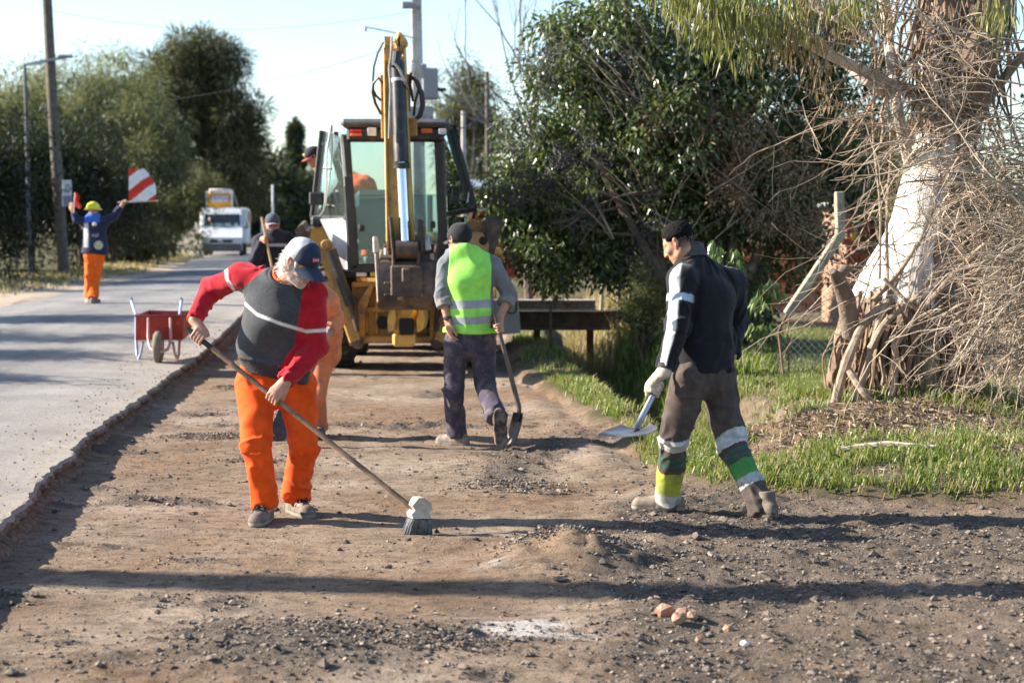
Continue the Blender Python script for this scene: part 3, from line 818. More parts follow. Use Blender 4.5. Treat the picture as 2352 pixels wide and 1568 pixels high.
lumps = [(1240, 330, .62, 30), (1200, 460, .55, 26), (1255, 560, .52, 26), (1380, 560, .50, 26), (1330, 430, .75, 34), (1330, 230, .75, 34), (1310, 110, .70, 28), (1440, 60, .8, 30), (1430, 180, .85, 36), (1480, 320, .85, 34), (1460, 480, .62, 26), (1560, 480, .45, 14), (1590, 130, .85, 34), (1600, 280, .85, 32), (1720, 200, .85, 34), (1720, 360, .75, 24), (1820, 250, .7, 24), (1850, 120, .7, 22), (1760, 60, .8, 28), (1790, 460, .55, 16), (1710, 520, .40, 12), (1860, 560, .5, 12), (1280, 620, .28, 8), (1420, 610, .25, 6), (1620, 20, .8, 24), (1880, 420, .45, 10), (1700, 640, .40, 14), (1725, 740, .35, 12), (1920, 320, .5, 18), (1960, 180, .55, 18), (1950, 60, .5, 14), (1960, 430, .35, 10), (1640, 400, .5, 20), (1560, 390, .5, 18), (1690, 470, .4, 14), (1600, 530, .35, 10), (1500, 400, .5, 16)]
C = np.concatenate([ellipsoid_centres(pv(u, v, rg.uniform(-.3, .9)), (r_, r_ * 1.1, r_ * .95), n, 500 + i, .4) for i, (u, v, r_, n) in enumerate(lumps)])
P, dv = clumps(C, .28, 88, 42, .9, .55)
r = np.random.default_rng(43)
D = dv * .45 + r.normal(size=dv.shape) * .35 + np.array([0, 0, -.55])
leaves_mesh('crown', P, D, .070 + .055 * r.random(len(P)), .030 + .020 * r.random(len(P)), L_PRIVET, 44, .18, t)
# fruit panicles hang on the outer left and top
fc = np.concatenate([ellipsoid_centres(pv(u, v, -.5), (r_, .3, r_), n, 700 + i, .3) for i, (u, v, r_, n) in enumerate([(1190, 300, .35, 22), (1230, 160, .45, 26), (1180, 420, .35, 20), (1340, 350, .4, 18), (1280, 400, .4, 16), (1330, 500, .3, 10), (1480, 420, .3, 10), (1500, 200, .4, 14), (1400, 120, .4, 16), (1560, 90, .4, 14), (1600, 330, .4, 14), (1480, 560, .3, 10), (1440, 250, .3, 10)])])
P, dv = clumps(fc, .13, 70, 45, 1.3, .5)
leaves_mesh('fruit_panicles', P, dv + np.array([0, 0, -.3]), .022, .016, L_BERRY, 46, .3, t)
# dead twigs and leaves caught in it
mb = MB()
for k in range(130):
    p = pv(rg.uniform(1400, 1880), rg.uniform(120, 560), rg.uniform(-.9, -.3))
    dd = unit([rg.uniform(-.7, -.2) if rg.random() < .7 else rg.uniform(.1, .6), rg.uniform(-.3, .3), rg.uniform(.2, 1)])
    branch(mb, p, dd, rg.uniform(.5, 1.3), .008, .003, rg, .16, 6, 3)
mb.build('dead_twigs', M_TWIG, t, None)
dc = np.concatenate([ellipsoid_centres(pv(u, v, -.6), (r_, .35, r_ * .8), n, 720 + i, .5) for i, (u, v, r_, n) in enumerate([(1690, 290, .5, 44), (1600, 250, .4, 24), (1780, 480, .5, 34), (1700, 420, .45, 34), (1840, 380, .5, 24), (1500, 290, .3, 12), (1880, 520, .4, 24)])])
P, dv = clumps(dc, .16, 26, 47, 1.2, .6)
leaves_mesh('dead_leaves', P, dv + np.array([0, 0, -.7]), .06, .026, L_DRY, 48, .4, t)
# bright sprig low on its right side
for i, sp_ in enumerate([[(1748, 690), (1770, 660), (1745, 755)], [(1640, 590), (1690, 600)]]):
  sp = np.concatenate([ellipsoid_centres(W(u, v, 15.5), (.10, .08, .12), 5, 740 + i * 9 + j, .5) for j, (u, v) in enumerate(sp_)])
  P, dv = clumps(sp, .07, 10, 49 + i)
  leaves_mesh('low_sprig', P, dv * .3 + np.array([-.1, -.1, -.8]), .11, .05, leaf_mat('young_privet_leaf', (.06, .10, .03), (.13, .19, .06), (.22, .28, .10), .3, .3), 50, .2, t)

# olive scrub and dry stalks by the fence
hedge_tree(1485, 20.5, 585, .55, 750, 'olive green scrub between the steel beam and the man in black', None, leaf=L_OLIVE, dens=34, per=90, cr=.16, L=.05, w=.016, name='scrub_bush', cat='shrub', low=0, stems=6)
hedge_tree(1560, 22.5, 560, .8, 751, 'dull olive bush under the privet tree, left of the man in black', None, leaf=L_OLIVE, dens=30, per=80, cr=.2, L=.05, w=.02, name='scrub_bush', cat='shrub', low=0, stems=5)
# rough brush behind the old tree and the fence
for i, (u, d, tv, w, lb, lf) in enumerate([(2010, 26, 60, 2.2, 'brown green thicket behind the bent concrete post', L_OLIVE), (2190, 24, 180, 2.2, 'twiggy thicket behind the old eucalypt trunk', L_OLIVE), (2380, 22, 160, 2.2, 'thicket at the right edge behind the dry vine', L_OLIVE), (1940, 30, 160, 2.4, 'dark tree behind the brick house corner', L_DARK)]):
    hedge_tree(u, d, tv, w, 760 + i, lb, 'thicket behind the old eucalypt', leaf=lf, dens=22, per=60, cr=.38, L=.09, w=.035, name='thicket', cat='shrub', low=.1, stems=5)

for i, (u, d, tv, w, lb) in enumerate([(1210, 40, 330, 2.6, 'dark shrub behind the privet tree, at its left side'), (1360, 38, 250, 3.2, 'dark shrub behind the left half of the privet tree'), (1520, 40, 200, 3.4, 'dark shrub directly behind the privet trunk'), (1690, 38, 160, 2.8, 'dark tree behind the privet, beside the brick house'), (1590, 27, 470, 1.2, 'low dark bush under the privet, behind the man in black')]):
    hedge_tree(u, d, tv, w, 780 + i, lb, 'undergrowth behind the privet tree', leaf=L_DARK, dens=34, per=90, cr=.5, L=.14, w=.06, name='undergrowth_shrub', cat='shrub', low=.0, stems=4)

# --- the old eucalypt with peeling bark
t = empty('old_eucalypt', (3.15, 13.9, gz(3.15, 13.9)), 'old eucalypt with a white peeled trunk and shaggy dark base on the right', 'tree')
def wobble_tube(axis_pts, radii, n, lob, seed, rough):
    axp = np.array(axis_pts); m = len(axp); V = np.zeros((m, n, 3))
    tt = np.gradient(axp, axis=0)
    for i in range(m):
        a, b, _ = frame(tt[i], (0, 1, 0)); an = np.linspace(0, 2 * math.pi, n, endpoint=False)
        z = axp[i, 2]
        rr = radii[i] * (1 + lob[i] * (.5 * np.sin(an * 3 + 1) + .3 * np.sin(an * 5 + 2.2) + .25 * np.sin(an * 8)) + rough[i] * vn3(np.cos(an) * 9, np.sin(an) * 9, z * 1.4, seed) + rough[i] * .7 * vn3(np.cos(an) * 24, np.sin(an) * 24, z * 2.5, seed + 1))
        V[i] = axp[i] + rr[:, None] * (np.cos(an)[:, None] * a + np.sin(an)[:, None] * b)
    ii = np.arange(m - 1)[:, None] * n; jj = np.arange(n)[None]; j2 = (jj + 1) % n
    F = np.stack([ii + jj, ii + j2, ii + n + j2, ii + n + jj], 2).reshape(-1, 4)
    return V.reshape(-1, 3), F
hts = np.linspace(0, 1, 60)
base_c = W(2080, 1010, 13.9); base_c[2] = gz(3.15, 13.9) - .12
cl = []
for h_ in hts:
    z = base_c[2] + h_ * 5.2
    v_ = 530 - (z - 1.68) * F_PX / 13.9
    u_ = np.interp(v_, [-400, 0, 200, 340, 640, 760, 1010, 1200], [2215, 2185, 2178, 2160, 2088, 2078, 2080, 2080])
    cl.append([at(u_, 13.9), 13.9 + .05 * math.sin(h_ * 4), z])
cl = np.array(cl)
rad = np.interp(cl[:, 2], [0, .25, .9, 1.3, 1.7, 2.4, 3.6, 5.5], [.64, .55, .47, .34, .255, .235, .23, .23])
rgh = np.interp(cl[:, 2], [0, 1.2, 1.5, 5], [.22, .16, .04, .03])
V, F = wobble_tube(cl, rad, 72, np.interp(cl[:, 2], [0, 1, 1.5], [.18, .12, .02]), 3, rgh)
def euc_bark():
    m = NT('peeling_eucalypt_bark')
    zz = m.node('ShaderNodeSeparateXYZ'); m.l.new(m.pos(), zz.inputs[0])
    n1 = m.noise(3.0, 6, .65, vec=m.mapped((1.6, 1.6, .35)))
    white = m.ramp(m.noise(2.2, 5, .6), [(.3, (.62, .585, .53)), (.7, (.80, .775, .73))])
    brown = m.ramp(m.noise(9, 7, .7, vec=m.mapped((2.2, 2.2, .3))), [(.3, (.07, .05, .038)), (.5, (.19, .14, .10)), (.72, (.36, .28, .21))])
    s = m.math('ADD', zz.outputs[2], m.math('MULTIPLY', m.math('SUBTRACT', n1, .5), 1.1))
    pk = m.math('ADD', m.sep(m.attr('Mask'))[0], m.math('MULTIPLY', m.math('SUBTRACT', n1, .5), 2.0))
    f = m.ramp(pk, [(.47, 0.0), (.55, 1.0)])
    m.set(color=m.mix(f, brown, white), rough=.85, spec=.3)
    m.bump(m.math('ADD', m.noise(14, 7, .7, vec=m.mapped((2.5, 2.5, .25))), m.math('MULTIPLY', m.noise(60, 4, .7), .3)), .03, .8)
    return m.m
M_EUCB = euc_bark()
ax_ = np.stack([np.interp(V[:, 2], cl[:, 2], cl[:, k]) for k in range(2)], 1); an_ = np.arctan2(V[:, 1] - ax_[:, 1], V[:, 0] - ax_[:, 0])
peel = sstep(.95, 1.3, V[:, 2]) * (1 - sstep(2.3, 2.6, V[:, 2])) * sstep(1.30, .70, np.abs((an_ + 2.2 + math.pi) % (2 * math.pi) - math.pi))
peel = np.maximum(peel, .42 * sstep(2.4, 2.7, V[:, 2]))
link('trunk', mesh_np('trunk', V, F, M_EUCB, True, cols={'Mask': np.stack([peel] * 3, 1)}), t)
mb = MB(); mb_big = MB(); rg = random.Random(77)
# upper limbs (two of them reach far to the left)
for pts_, r0, r1 in [([(2110, 215), (2040, 195), (1960, 150), (1880, 115), (1780, 60), (1700, 0), (1640, -60)], .055, .03), ([(2060, 230), (1990, 190), (1920, 130), (1850, 70), (1790, 0), (1750, -60)], .035, .02), ([(2140, 330), (2160, 150), (2130, 20), (2090, -120)], .09, .07),
                     ([(2190, 330), (2240, 150), (2280, 0), (2320, -120)], .19, .15), ([(2160, 420), (2260, 240), (2352, 120), (2420, 60)], .05, .03), ([(2000, 90), (1900, 30), (1800, -10), (1700, -60)], .035, .02), ([(2100, 420), (2060, 250), (2040, 80), (2020, -80)], .05, .04)]:
    pp = [W(u, v, 13.8 + rg.uniform(-.25, .35)) for u, v in pts_]
    P3 = np.array(pp); q = np.linspace(0, 1, len(pp)); qq = np.linspace(0, 1, 16)
    P3 = np.stack([np.interp(qq, q, P3[:, k]) for k in range(3)], 1)
    P3[1:-1] = (P3[:-2] + 2 * P3[1:-1] + P3[2:]) / 4
    (mb if r0 < .08 else mb_big).tube(P3, np.linspace(r0, r1, 16), 9, False)
mb.build('limb', M_BARK_PALE, t, None); mb_big.build('limb', simple('brown_limb_bark', (.20, .14, .10), .95, var=.45, scale=5, bump=.01, bscale=25), t, None)
# hanging strips of bark and shaggy base
mb = MB()
def strip(p0, p1, w, sag=.1, twist=.8, n=9):
    p0, p1 = np.array(p0), np.array(p1); g = np.zeros((n, 3, 3)); a0 = rg.uniform(0, 6); off = np.array([rg.gauss(0, 1), rg.gauss(0, 1), rg.gauss(0, .3)]) * sag
    for i, s in enumerate(np.linspace(0, 1, n)):
        c = p0 * (1 - s) + p1 * s + off * math.sin(math.pi * s) + np.array([rg.gauss(0, .008), rg.gauss(0, .008), 0])
        an = a0 + twist * s; wv = np.array([math.cos(an), math.sin(an) * .6, 0]) * w * .5 * (1 - .6 * s) ; nv = np.array([-wv[1], wv[0], 0]) * .8
        g[i, 0] = c - wv; g[i, 1] = c + nv; g[i, 2] = c + wv
    mb.sheet(g, .006)
def on_trunk(z, an, off=0.0):
    i = int(np.clip(np.searchsorted(cl[:, 2], z), 0, len(cl) - 1)); return cl[i] + np.array([math.cos(an), math.sin(an), 0]) * (rad[i] + off)
for k in range(260):                                       # shaggy base
    an = rg.uniform(math.pi * .85, math.pi * 2.1); z1 = rg.uniform(.45, 1.15); z0 = max(.15, z1 - rg.uniform(.3, 1.1))
    strip(on_trunk(z1, an, .02), on_trunk(z0, an + rg.gauss(0, .12), rg.uniform(.0, .09)), rg.uniform(.02, .075), .05)
for k in range(230):                                       # torn strips higher up
    an = rg.uniform(math.pi * .8, math.pi * 2.2); z1 = rg.uniform(2.7, 4.9)
    p = on_trunk(z1, an, .02); L = min(rg.uniform(.4, 1.9), z1 - 2.3)
    strip(p, p + np.array([rg.gauss(-.12, .22), rg.gauss(-.05, .1), -L]), rg.uniform(.012, .05), .12, 1.5)
mb.build('bark_strips', simple('dry_bark_strip', (.24, .165, .11), .9, var=.45, scale=6, bump=.004, bscale=40), t, None)
# thick pale vines and broken stems round the base
mb = MB()
for pts_, r0, r1, dd in [([(1900, 1018), (1922, 900), (1955, 800), (1985, 740), (2030, 700)], .05, .045, 13.3), ([(1945, 1010), (1960, 930), (1990, 850), (2010, 760), (2060, 640)], .035, .03, 13.3), ([(1950, 850), (1985, 905), (2030, 950)], .038, .03, 13.2), ([(2052, 770), (2060, 840), (2050, 900), (2030, 970)], .032, .028, 13.2),
                         ([(2005, 690), (2070, 620), (2120, 540)], .03, .02, 13.4), ([(2190, 760), (2230, 860), (2250, 920), (2240, 1000)], .03, .02, 13.2), ([(2030, 640), (2090, 700), (2150, 740), (2200, 700)], .02, .014, 13.1), ([(2050, 800), (2110, 720), (2180, 640), (2260, 560)], .03, .02, 13.2), ([(2000, 800), (2030, 740), (2100, 690), (2170, 600)], .035, .02, 13.25),
                         ([(2040, 700), (2035, 500), (2050, 330), (2030, 160)], .018, .014, 13.5), ([(2020, 640), (2025, 470), (2000, 300), (2015, 120), (1990, 0)], .014, .01, 13.5)]:
    P3 = np.array([W(u, v, dd + rg.uniform(-.1, .15)) for u, v in pts_]); q = np.linspace(0, 1, len(P3)); qq = np.linspace(0, 1, 12)
    P3 = np.stack([np.interp(qq, q, P3[:, k]) for k in range(3)], 1); P3[1:-1] = (P3[:-2] + 2 * P3[1:-1] + P3[2:]) / 4
    r0, r1 = r0 * .8, r1 * .8
    mb.tube(P3, np.linspace(r0, r1, 12) * np.array([1 + .15 * rg.uniform(-1, 1) for _ in range(12)]), 8)
mb.build('climbing_stem', simple('brown_vine_bark', (.30, .225, .165), .9, var=.4, scale=7, bump=.006, bscale=40), t, None)
# the sawn stump on its left side
mb = MB(); mb.tube([W(1955, 770, 13.5), W(1945, 690, 13.4), W(1925, 640, 13.3), W(1912, 622, 13.2)], [.075, .075, .058, .026], 10); mb.tube([W(1925, 640, 13.3), W(1940, 618, 13.3), W(1960, 612, 13.3)], [.05, .04, .015], 8)
mb.build('sawn_limb', M_BARK, t, 50)
# drooping leaves at the top
hc_ = np.concatenate([ellipsoid_centres(W(u, v, 13.2), (r_, .5, r_ * .9), n, 800 + i, .5) for i, (u, v, r_, n) in enumerate([(1600, -10, .26, 24), (1700, 15, .26, 24), (1650, 60, .18, 10), (1780, 20, .22, 12), (1570, -60, .2, 8), (1715, 95, .10, 5), (1830, 60, .16, 7), (1960, -20, .3, 16), (2300, 20, .2, 10)])])
P, dv = clumps(hc_, .12, 15, 51, 1.6, .6)
r = np.random.default_rng(52)
leaves_mesh('crown', P, dv * .2 + r.normal(size=dv.shape) * .12 + np.array([0, 0, -1.0]), .11 + .06 * r.random(len(P)), .016, L_HANG, 53, .1, t)
dc = np.concatenate([ellipsoid_centres(W(u, v, 13.4), (r_, .5, r_), n, 820 + i, .6) for i, (u, v, r_, n) in enumerate([(1850, 20, .4, 14), (1950, 60, .35, 12), (1800, 110, .3, 8), (1870, 180, .4, 8)])])
P, dv = clumps(dc, .14, 18, 54, 1.3, .6)
leaves_mesh('dead_leaves', P, dv * .3 + np.array([0, 0, -.8]), .10, .016, L_DRY, 55, .1, t)

# --- the tangle of dry vine over the right edge
t = empty('dry_vine', (4.3, 12.9, gz(4.3, 12.9)), 'tangle of pale leafless vine stems arching in from the right edge before the old trunk', 'vine')
rg = random.Random(99); mb = MB(); nst = 0
def vine(p, d, L, r, lvl, curve):
    n = 9 if lvl == 0 else 6
    pts = [np.array(p, float)]; d = unit(d)
    for i in range(n):
        d = unit(d + np.array([rg.gauss(0, .15), rg.gauss(0, .12), rg.gauss(0, .15) + curve]))
        pts.append(pts[-1] + d * L / n)
    mb.tube(pts, np.linspace(r, r * .45, n + 1), 4 if lvl == 0 else 3, False)
    if lvl < 2:
        for k in range(rg.randint(2, 4)):
            q = pts[rg.randint(2, n)]
            vine(q, unit(d + np.array([rg.gauss(0, .6), rg.gauss(0, .5), rg.gauss(0, .6)])), L * rg.uniform(.3, .55), r * .6, lvl + 1, curve + rg.gauss(0, .03))
for k in range(190):
    zone = rg.random()
    if zone < .50:      # stems arching from the right to the left and down
        p = W(rg.uniform(2350, 2540), rg.uniform(330, 730), rg.uniform(12.1, 13.3)); d = (-1, rg.uniform(-.2, .2), rg.uniform(-.25, .65)); c = rg.uniform(-.10, .0); L = rg.uniform(.4, 1.25)
    elif zone < .80:    # high whips
        p = W(rg.uniform(2150, 2450), rg.uniform(60, 420), rg.uniform(12.4, 13.6)); d = (-1, rg.uniform(-.3, .3), rg.uniform(-.3, .35)); c = rg.uniform(-.08, .03); L = rg.uniform(.4, 1.2)
    else:               # hanging to the ground
        p = W(rg.uniform(2260, 2420), rg.uniform(620, 800), rg.uniform(12.3, 13.2)); d = (rg.uniform(-.5, .4), rg.uniform(-.2, .2), -1); c = rg.uniform(-.05, .05); L = rg.uniform(.4, 1.0)
    vine(p, d, L, rg.uniform(.004, .0085), 0, c)
for k in range(110):
    p = W(rg.uniform(2300, 2520), rg.uniform(420, 860), rg.uniform(12.1, 13.2)); vine(p, (-1, rg.uniform(-.3, .3), rg.uniform(-.5, .4)), rg.uniform(.3, .75), rg.uniform(.004, .008), 0, rg.uniform(-.1, .03))
mb.build('stems', M_VINE, t, None)
# whip like twigs on the trunk itself
mb = MB()
for k in range(75):
    p = W(rg.uniform(1960, 2200), rg.uniform(60, 700), rg.uniform(13.2, 13.7)); L = rg.uniform(.4, 1.1)
    vine(p, (rg.uniform(-1, .4), rg.uniform(-.4, .1), rg.uniform(-.7, .4)), L, rg.uniform(.004, .008), 1, rg.uniform(-.12, .04))
mb.build('whips', M_VINE, t, None)
# fallen stick
e = empty('fallen_stick', G(2030, 1046, .22), 'pale stick lying on the bare soil at the foot of the old trunk', 'stick')
p0, p1 = G(1925, 1053, .17), G(2150, 1040, .24)
for p in (p0, p1): p[2] = gz(p[0], p[1]) + .03
mb = MB(); mb.tube([p0, (p0 + p1) / 2 + np.array([0, 0, .03]), p1], [.022, .02, .014], 7); mb.build('stick', M_BARK_PALE, e)

# --- grass
def grass(name, n, region, seed, Lr=(.07, .17), w=.0065, mat=None, dens=None, lean=.5, zf=None):
    r = np.random.default_rng(seed)
    x = r.uniform(region[0], region[1], n * 4); y = r.uniform(region[2], region[3], n * 4)
    k = r.random(n * 4) < dens(x, y); x, y = x[k][:n], y[k][:n]; n = len(x)
    z = ground_h(x, y) if zf is None else zf(x, y)
    a = r.random(n) * 6.283; L = Lr[0] + (Lr[1] - Lr[0]) * r.random(n) ** 1.5 * (0.6 + .55 * (vn2(x * 3, y * 3, 3) * .5 + .5))
    ln = lean * (.25 + r.random(n)); dx, dy = np.cos(a) * ln, np.sin(a) * ln
    px, py = -np.sin(a), np.cos(a)
    P0 = np.stack([x, y, z - .01], 1); up = np.array([0, 0, 1.0])
    D = np.stack([dx, dy, np.zeros(n)], 1); S = np.stack([px, py, np.zeros(n)], 1) * w * (0.6 + .8 * r.random(n))[:, None]
    P1 = P0 + up * (L * .6)[:, None] + D * (L * .35)[:, None]; P2 = P0 + up * (L * (.95 - .35 * ln))[:, None] + D * L[:, None]
    V = np.stack([P0 - S, P0 + S, P1 - S * .8, P1 + S * .8, P2], 1).reshape(-1, 3)
    b = (np.arange(n) * 5)[:, None]
    F = np.concatenate([b + np.array([[0, 1, 3]]), b + np.array([[0, 3, 2]]), b + np.array([[2, 3, 4]])], 1).reshape(-1, 3)
    return tag(link(name, mesh_np(name, V, F, mat, False)), kind='stuff')
M_GRASS = leaf_mat('grass_blade', (.075, .125, .022), (.16, .225, .045), (.36, .33, .13), .5, .4)
M_LITTER = leaf_mat('ground_litter', (.10, .07, .045), (.22, .16, .11), (.42, .34, .25), .9, .0)
M_GRASS_DRY = leaf_mat('dry_grass_blade', (.19, .15, .075), (.32, .26, .15), (.46, .38, .24), .7, .35)
def dens_verge(x, y):
    v_ = sstep(.0, .18, x - VERGE(y)) * (1 - .0 * x)
    patch = sstep(.20, .50, vn2(x * 1.7, y * 1.7, 19) * .5 + .5 + .22 * vn2(x * 6, y * 6, 20))
    bare = 1 - bare_mask(x, y)
    return np.clip(v_ * (.06 + .94 * patch) * np.clip(bare, 0, 1) * (1 - .55 * ditch_mask(x, y)) * np.exp(-np.clip(y - 14, 0, 99) / 11), 0, 1)
grass('verge_grass', 95000, (-.4, 4.6, 9.8, 26), 61, (.035, .165), .0042, M_GRASS, dens_verge, .95)
grass('dry_grass', 30000, (-.4, 5, 9.9, 27), 62, (.04, .16), .004, M_GRASS_DRY, lambda x, y: dens_verge(x, y) * .6 + .15 * sstep(.1, .3, x - VERGE(y)), .9)
grass('tall_dry_grass', 5000, (.9, 2.2, 22.5, 30), 63, (.25, .75), .009, M_GRASS_DRY, lambda x, y: .4 + .6 * (vn2(x * 2, y * 2, 5) > 0), .35)
grass('bank_grass', 9000, (1.15, 2.6, 17, 23), 64, (.12, .34), .010, M_GRASS, lambda x, y: sstep(.15, .45, x - DITCH(y)) * .9, .5)
grass('far_verge_grass', 16000, (-24, -9.5, 30, 100), 65, (.06, .20), .02, M_GRASS_DRY, lambda x, y: sstep(.4, 1.2, LEFT(y) - x) * (1 - sstep(2.0, 3.5, LEFT(y) - x)) * .9, .5)

# fallen leaves and bark bits round the old tree
r = np.random.default_rng(71); n = 9000
lx = r.normal(2.9, .85, n); ly = r.normal(12.3, 1.0, n); kp = (lx > VERGE(ly) + .1) & (lx < 5.5) & (ly > 10.3) & (r.random(n) < .25 + .75 * bare_mask(lx, ly)); lx, ly = lx[kp], ly[kp]; n = len(lx)
D = r.normal(size=(n, 3)); D[:, 2] *= .25
leaves_mesh('leaf_litter', np.stack([lx, ly, ground_h(lx, ly) + .008], 1), D, .03 + .09 * r.random(n) ** 2, .008 + .014 * r.random(n), M_LITTER, 72, .3, None, np.tile([0, 0, 1.0], (n, 1)) + .3 * r.normal(size=(n, 3)), kind='stuff')
# ------------------------------------------------------------------ poles, wires, fences, houses
M_CONC = simple('weathered_concrete', (.42, .40, .37), .9, var=.2, scale=3, bump=.004, bscale=40, dirt=(.24, .22, .2), dirt_amt=.4)
M_POLE = simple('weathered_pole_wood', (.115, .098, .078), .9, var=.35, scale=7, bump=.008, bscale=40)
M_GALV = simple('galvanised_steel', (.30, .31, .33), .55, .5, var=.2, scale=5)
M_GREYBOX = simple('transformer_grey', (.22, .24, .27), .6, .1, var=.12, scale=2)
M_RUST = simple('rusty_steel', (.16, .085, .055), .85, .2, var=.45, scale=8, bump=.003, bscale=50)
M_WIRE = simple('black_wire', (.03, .03, .032), .6)
# wooden pole on the left with its road sign
b = W(148, 640, 48); b[2] = gz_ = float(ground_h(b[0], b[1]))
top_ = W(100, -160, 48)
t = empty('utility_pole', b, 'thick leaning wooden utility pole on the left behind the flagman', 'pole')
mb = MB(); mb.tube([b - np.array([0, 0, .3]), (b + top_) / 2 + np.array([-.04, 0, 0]), top_], [.175, .15, .125], 12); mb.build('pole', M_POLE, t, 60)
mb = MB(); q = W(128, 135, 47.85); mb.beam(q + np.array([-.9, 0, -.18]), q + np.array([.42, -.05, .06]), .07, .07); mb.build('lamp_arm', M_GALV, t)
mb = MB(); mb.box(q + np.array([.28, -.06, .06]), (.42, .16, .10), None, .03); mb.build('lamp_head', simple('lamp_head_grey', (.3, .31, .33), .5), t)
s0 = W(154, 444, 47.7)
t2 = empty('road_sign', s0, 'white road sign plate with a round symbol on the wooden pole', 'sign')
mb = MB(); mb.box(s0, (.26, .012, .72), None, .004); mb.build('plate', simple('white_sign_plate', (.72, .73, .76), .5), t2)
mb = MB(); mb.box(s0 + np.array([0, -.009, -.20]), (.24, .006, .28), None); mb.build('lower_panel', simple('grey_sign_band', (.26, .28, .33), .5), t2)
mb = MB(); an = np.linspace(0, 2 * math.pi, 20); mb.tube([s0 + np.array([.095 * math.cos(a), -.012, .14 + .095 * math.sin(a)]) for a in an], .014, 5, False); mb.build('ring', simple('dark_grey_sign_print', (.11, .11, .14), .6), t2)
mb = MB(); mb.beam(s0 + np.array([-.05, -.012, .19]), s0 + np.array([.05, -.012, .09]), .02, .006); mb.beam(s0 + np.array([.02, -.013, .2]), s0 + np.array([-.02, -.013, .08]), .016, .006); mb.build('symbol', simple('dark_grey_sign_print', (.11, .11, .14), .6), t2)
# thin lamp mast further left
b = W(70, 634, 47); b[2] = float(ground_h(b[0], b[1])); tp = W(57, 150, 47)
t = empty('lamp_mast', b, 'thin grey lamp mast at the far left with a sprig of shoots at its top', 'pole')
mb = MB(); mb.tube([b - np.array([0, 0, .2]), b * .45 + tp * .55, tp], [.06, .05, .042], 8); mb.build('mast', simple('dull_dark_mast', (.11, .115, .125), .7, .2), t, 60)
mb = MB(); mb.tube([tp, tp + np.array([.5, 0, .05])], .03, 6); mb.build('arm', M_GALV, t)
# concrete pole with the transformer
b = np.array([(966 - CX) / F_PX * 40, 40, 0.]); b[2] = float(ground_h(b[0], 40.0)) - .1
tp = np.array([(957 - CX) / F_PX * 40, 40, 8.8])
t = empty('concrete_pole', b, 'tall pale concrete pole behind the digger boom with a grey transformer box', 'pole')
mb = MB(); mb.beam(b, tp, .33, .26, (0, 1, 0), .03, (.62, .62)); mb.build('pole', M_CONC, t)
mb = MB(); c = W(988, 193, 39.8); mb.box(c, (.36, .35, .72), None, .03); mb.box(c + np.array([-.14, 0, .40]), (.12, .2, .12), None, .02); mb.build('transformer', M_GREYBOX, t)
mb = MB(); c2 = W(965, 275, 39.9); mb.box(c2, (.62, .1, .62), None, .02); mb.build('meter_panel', simple('grey_panel', (.26, .27, .29), .7), t)
mb = MB(); c3_ = W(1006, 205, 39.8)
for k in range(2): mb.lathe(c3_ + np.array([-.06 + .12 * k, 0, -.02]), [(.02, 0), (.055, .02), (.055, .05), (.03, .06), (.055, .08), (.04, .12)], (1, 0, .1), 10)
mb.build('insulator', simple('dark_insulator', (.03, .03, .035), .3), t)
mb = MB(); c4_ = W(939, 12, 39.7); mb.box(c4_, (.34, .14, .16), None, .03); mb.beam(c4_, c4_ + np.array([.22, .2, -.02]), .06, .06); mb.build('lamp_head', M_GREYBOX, t)
mb = MB(); q0 = W(950, 88, 39.8); q1 = W(838, 62, 39.6); mb.tube([q0, (q0 * .5 + q1 * .5) + np.array([0, 0, .02]), q1], .018, 6); mb.tube([q1, q1 + np.array([0, 0, -.1])], [.03, .06], 8); mb.build('lamp_bracket', simple('pale_blue_steel', (.42, .47, .5), .6), t)
mb = MB(); q = W(947, 152, 39.7); mb.lathe(q + np.array([0, 0, -.15]), [(.05, 0), (.07, .02), (.07, .2), (.04, .22), (.06, .26), (.02, .30)], (0, 0, 1), 10); mb.build('fuse', simple('pale_fuse', (.5, .5, .5), .5), t)
# further poles
for (u, v, d, r_, m, lb) in ((1066, 255, 58, .10, M_CONC, 'slim pale concrete post rising just right of the digger cab'), (1121, 165, 55, .09, M_POLE, 'slim wooden pole in front of the privet, right of the digger'), (628, 425, 95, .07, simple('white_paint', (.75, .75, .75), .6), 'thin white post on the road verge above the navy cap'), (603, 500, 88, .07, simple('white_paint', (.75, .75, .75), .6), 'short white post beside the truck')):
    b = np.array([(u - CX) / F_PX * d, d, 0.]); b[2] = float(ground_h(b[0], b[1])) - .1; tp = W(u - 2, v, d)
    t = empty('post' if d > 80 else 'utility_pole', b, lb, 'post' if d > 80 else 'pole')
    mb = MB(); mb.tube([b, tp], [r_, r_ * .7], 8); mb.build('pole', m, t, 60)
# power lines
def wire(a, b, sag, label, r_=.012):
    a, b = np.array(a), np.array(b); s = np.linspace(0, 1, 24)[:, None]
    P = a * (1 - s) + b * s; P[:, 2] -= (4 * s * (1 - s))[:, 0] * sag
    e = empty('power_line', a, label, 'wire', 'wires strung between the poles'); mb = MB(); mb.tube(P, r_, 4, False); mb.build('wire', M_WIRE, e, None)
wire(W(957, 25, 39.8), W(100, 20, 48.2), .5, 'faint power line between the concrete and wooden poles, the upper one', .0045)
wire(W(957, 90, 39.8), W(108, 250, 48.2), .4, 'faint power line between the concrete and wooden poles, the lower one', .0045)
wire(W(1010, 208, 39.8), W(1121, 200, 55), .35, 'dark cable sagging from the transformer towards the slim wooden pole', .02)
wire(W(990, 272, 39.8), W(1121, 235, 55), .5, 'dark cable sagging from the meter panel, below the transformer cable', .02)
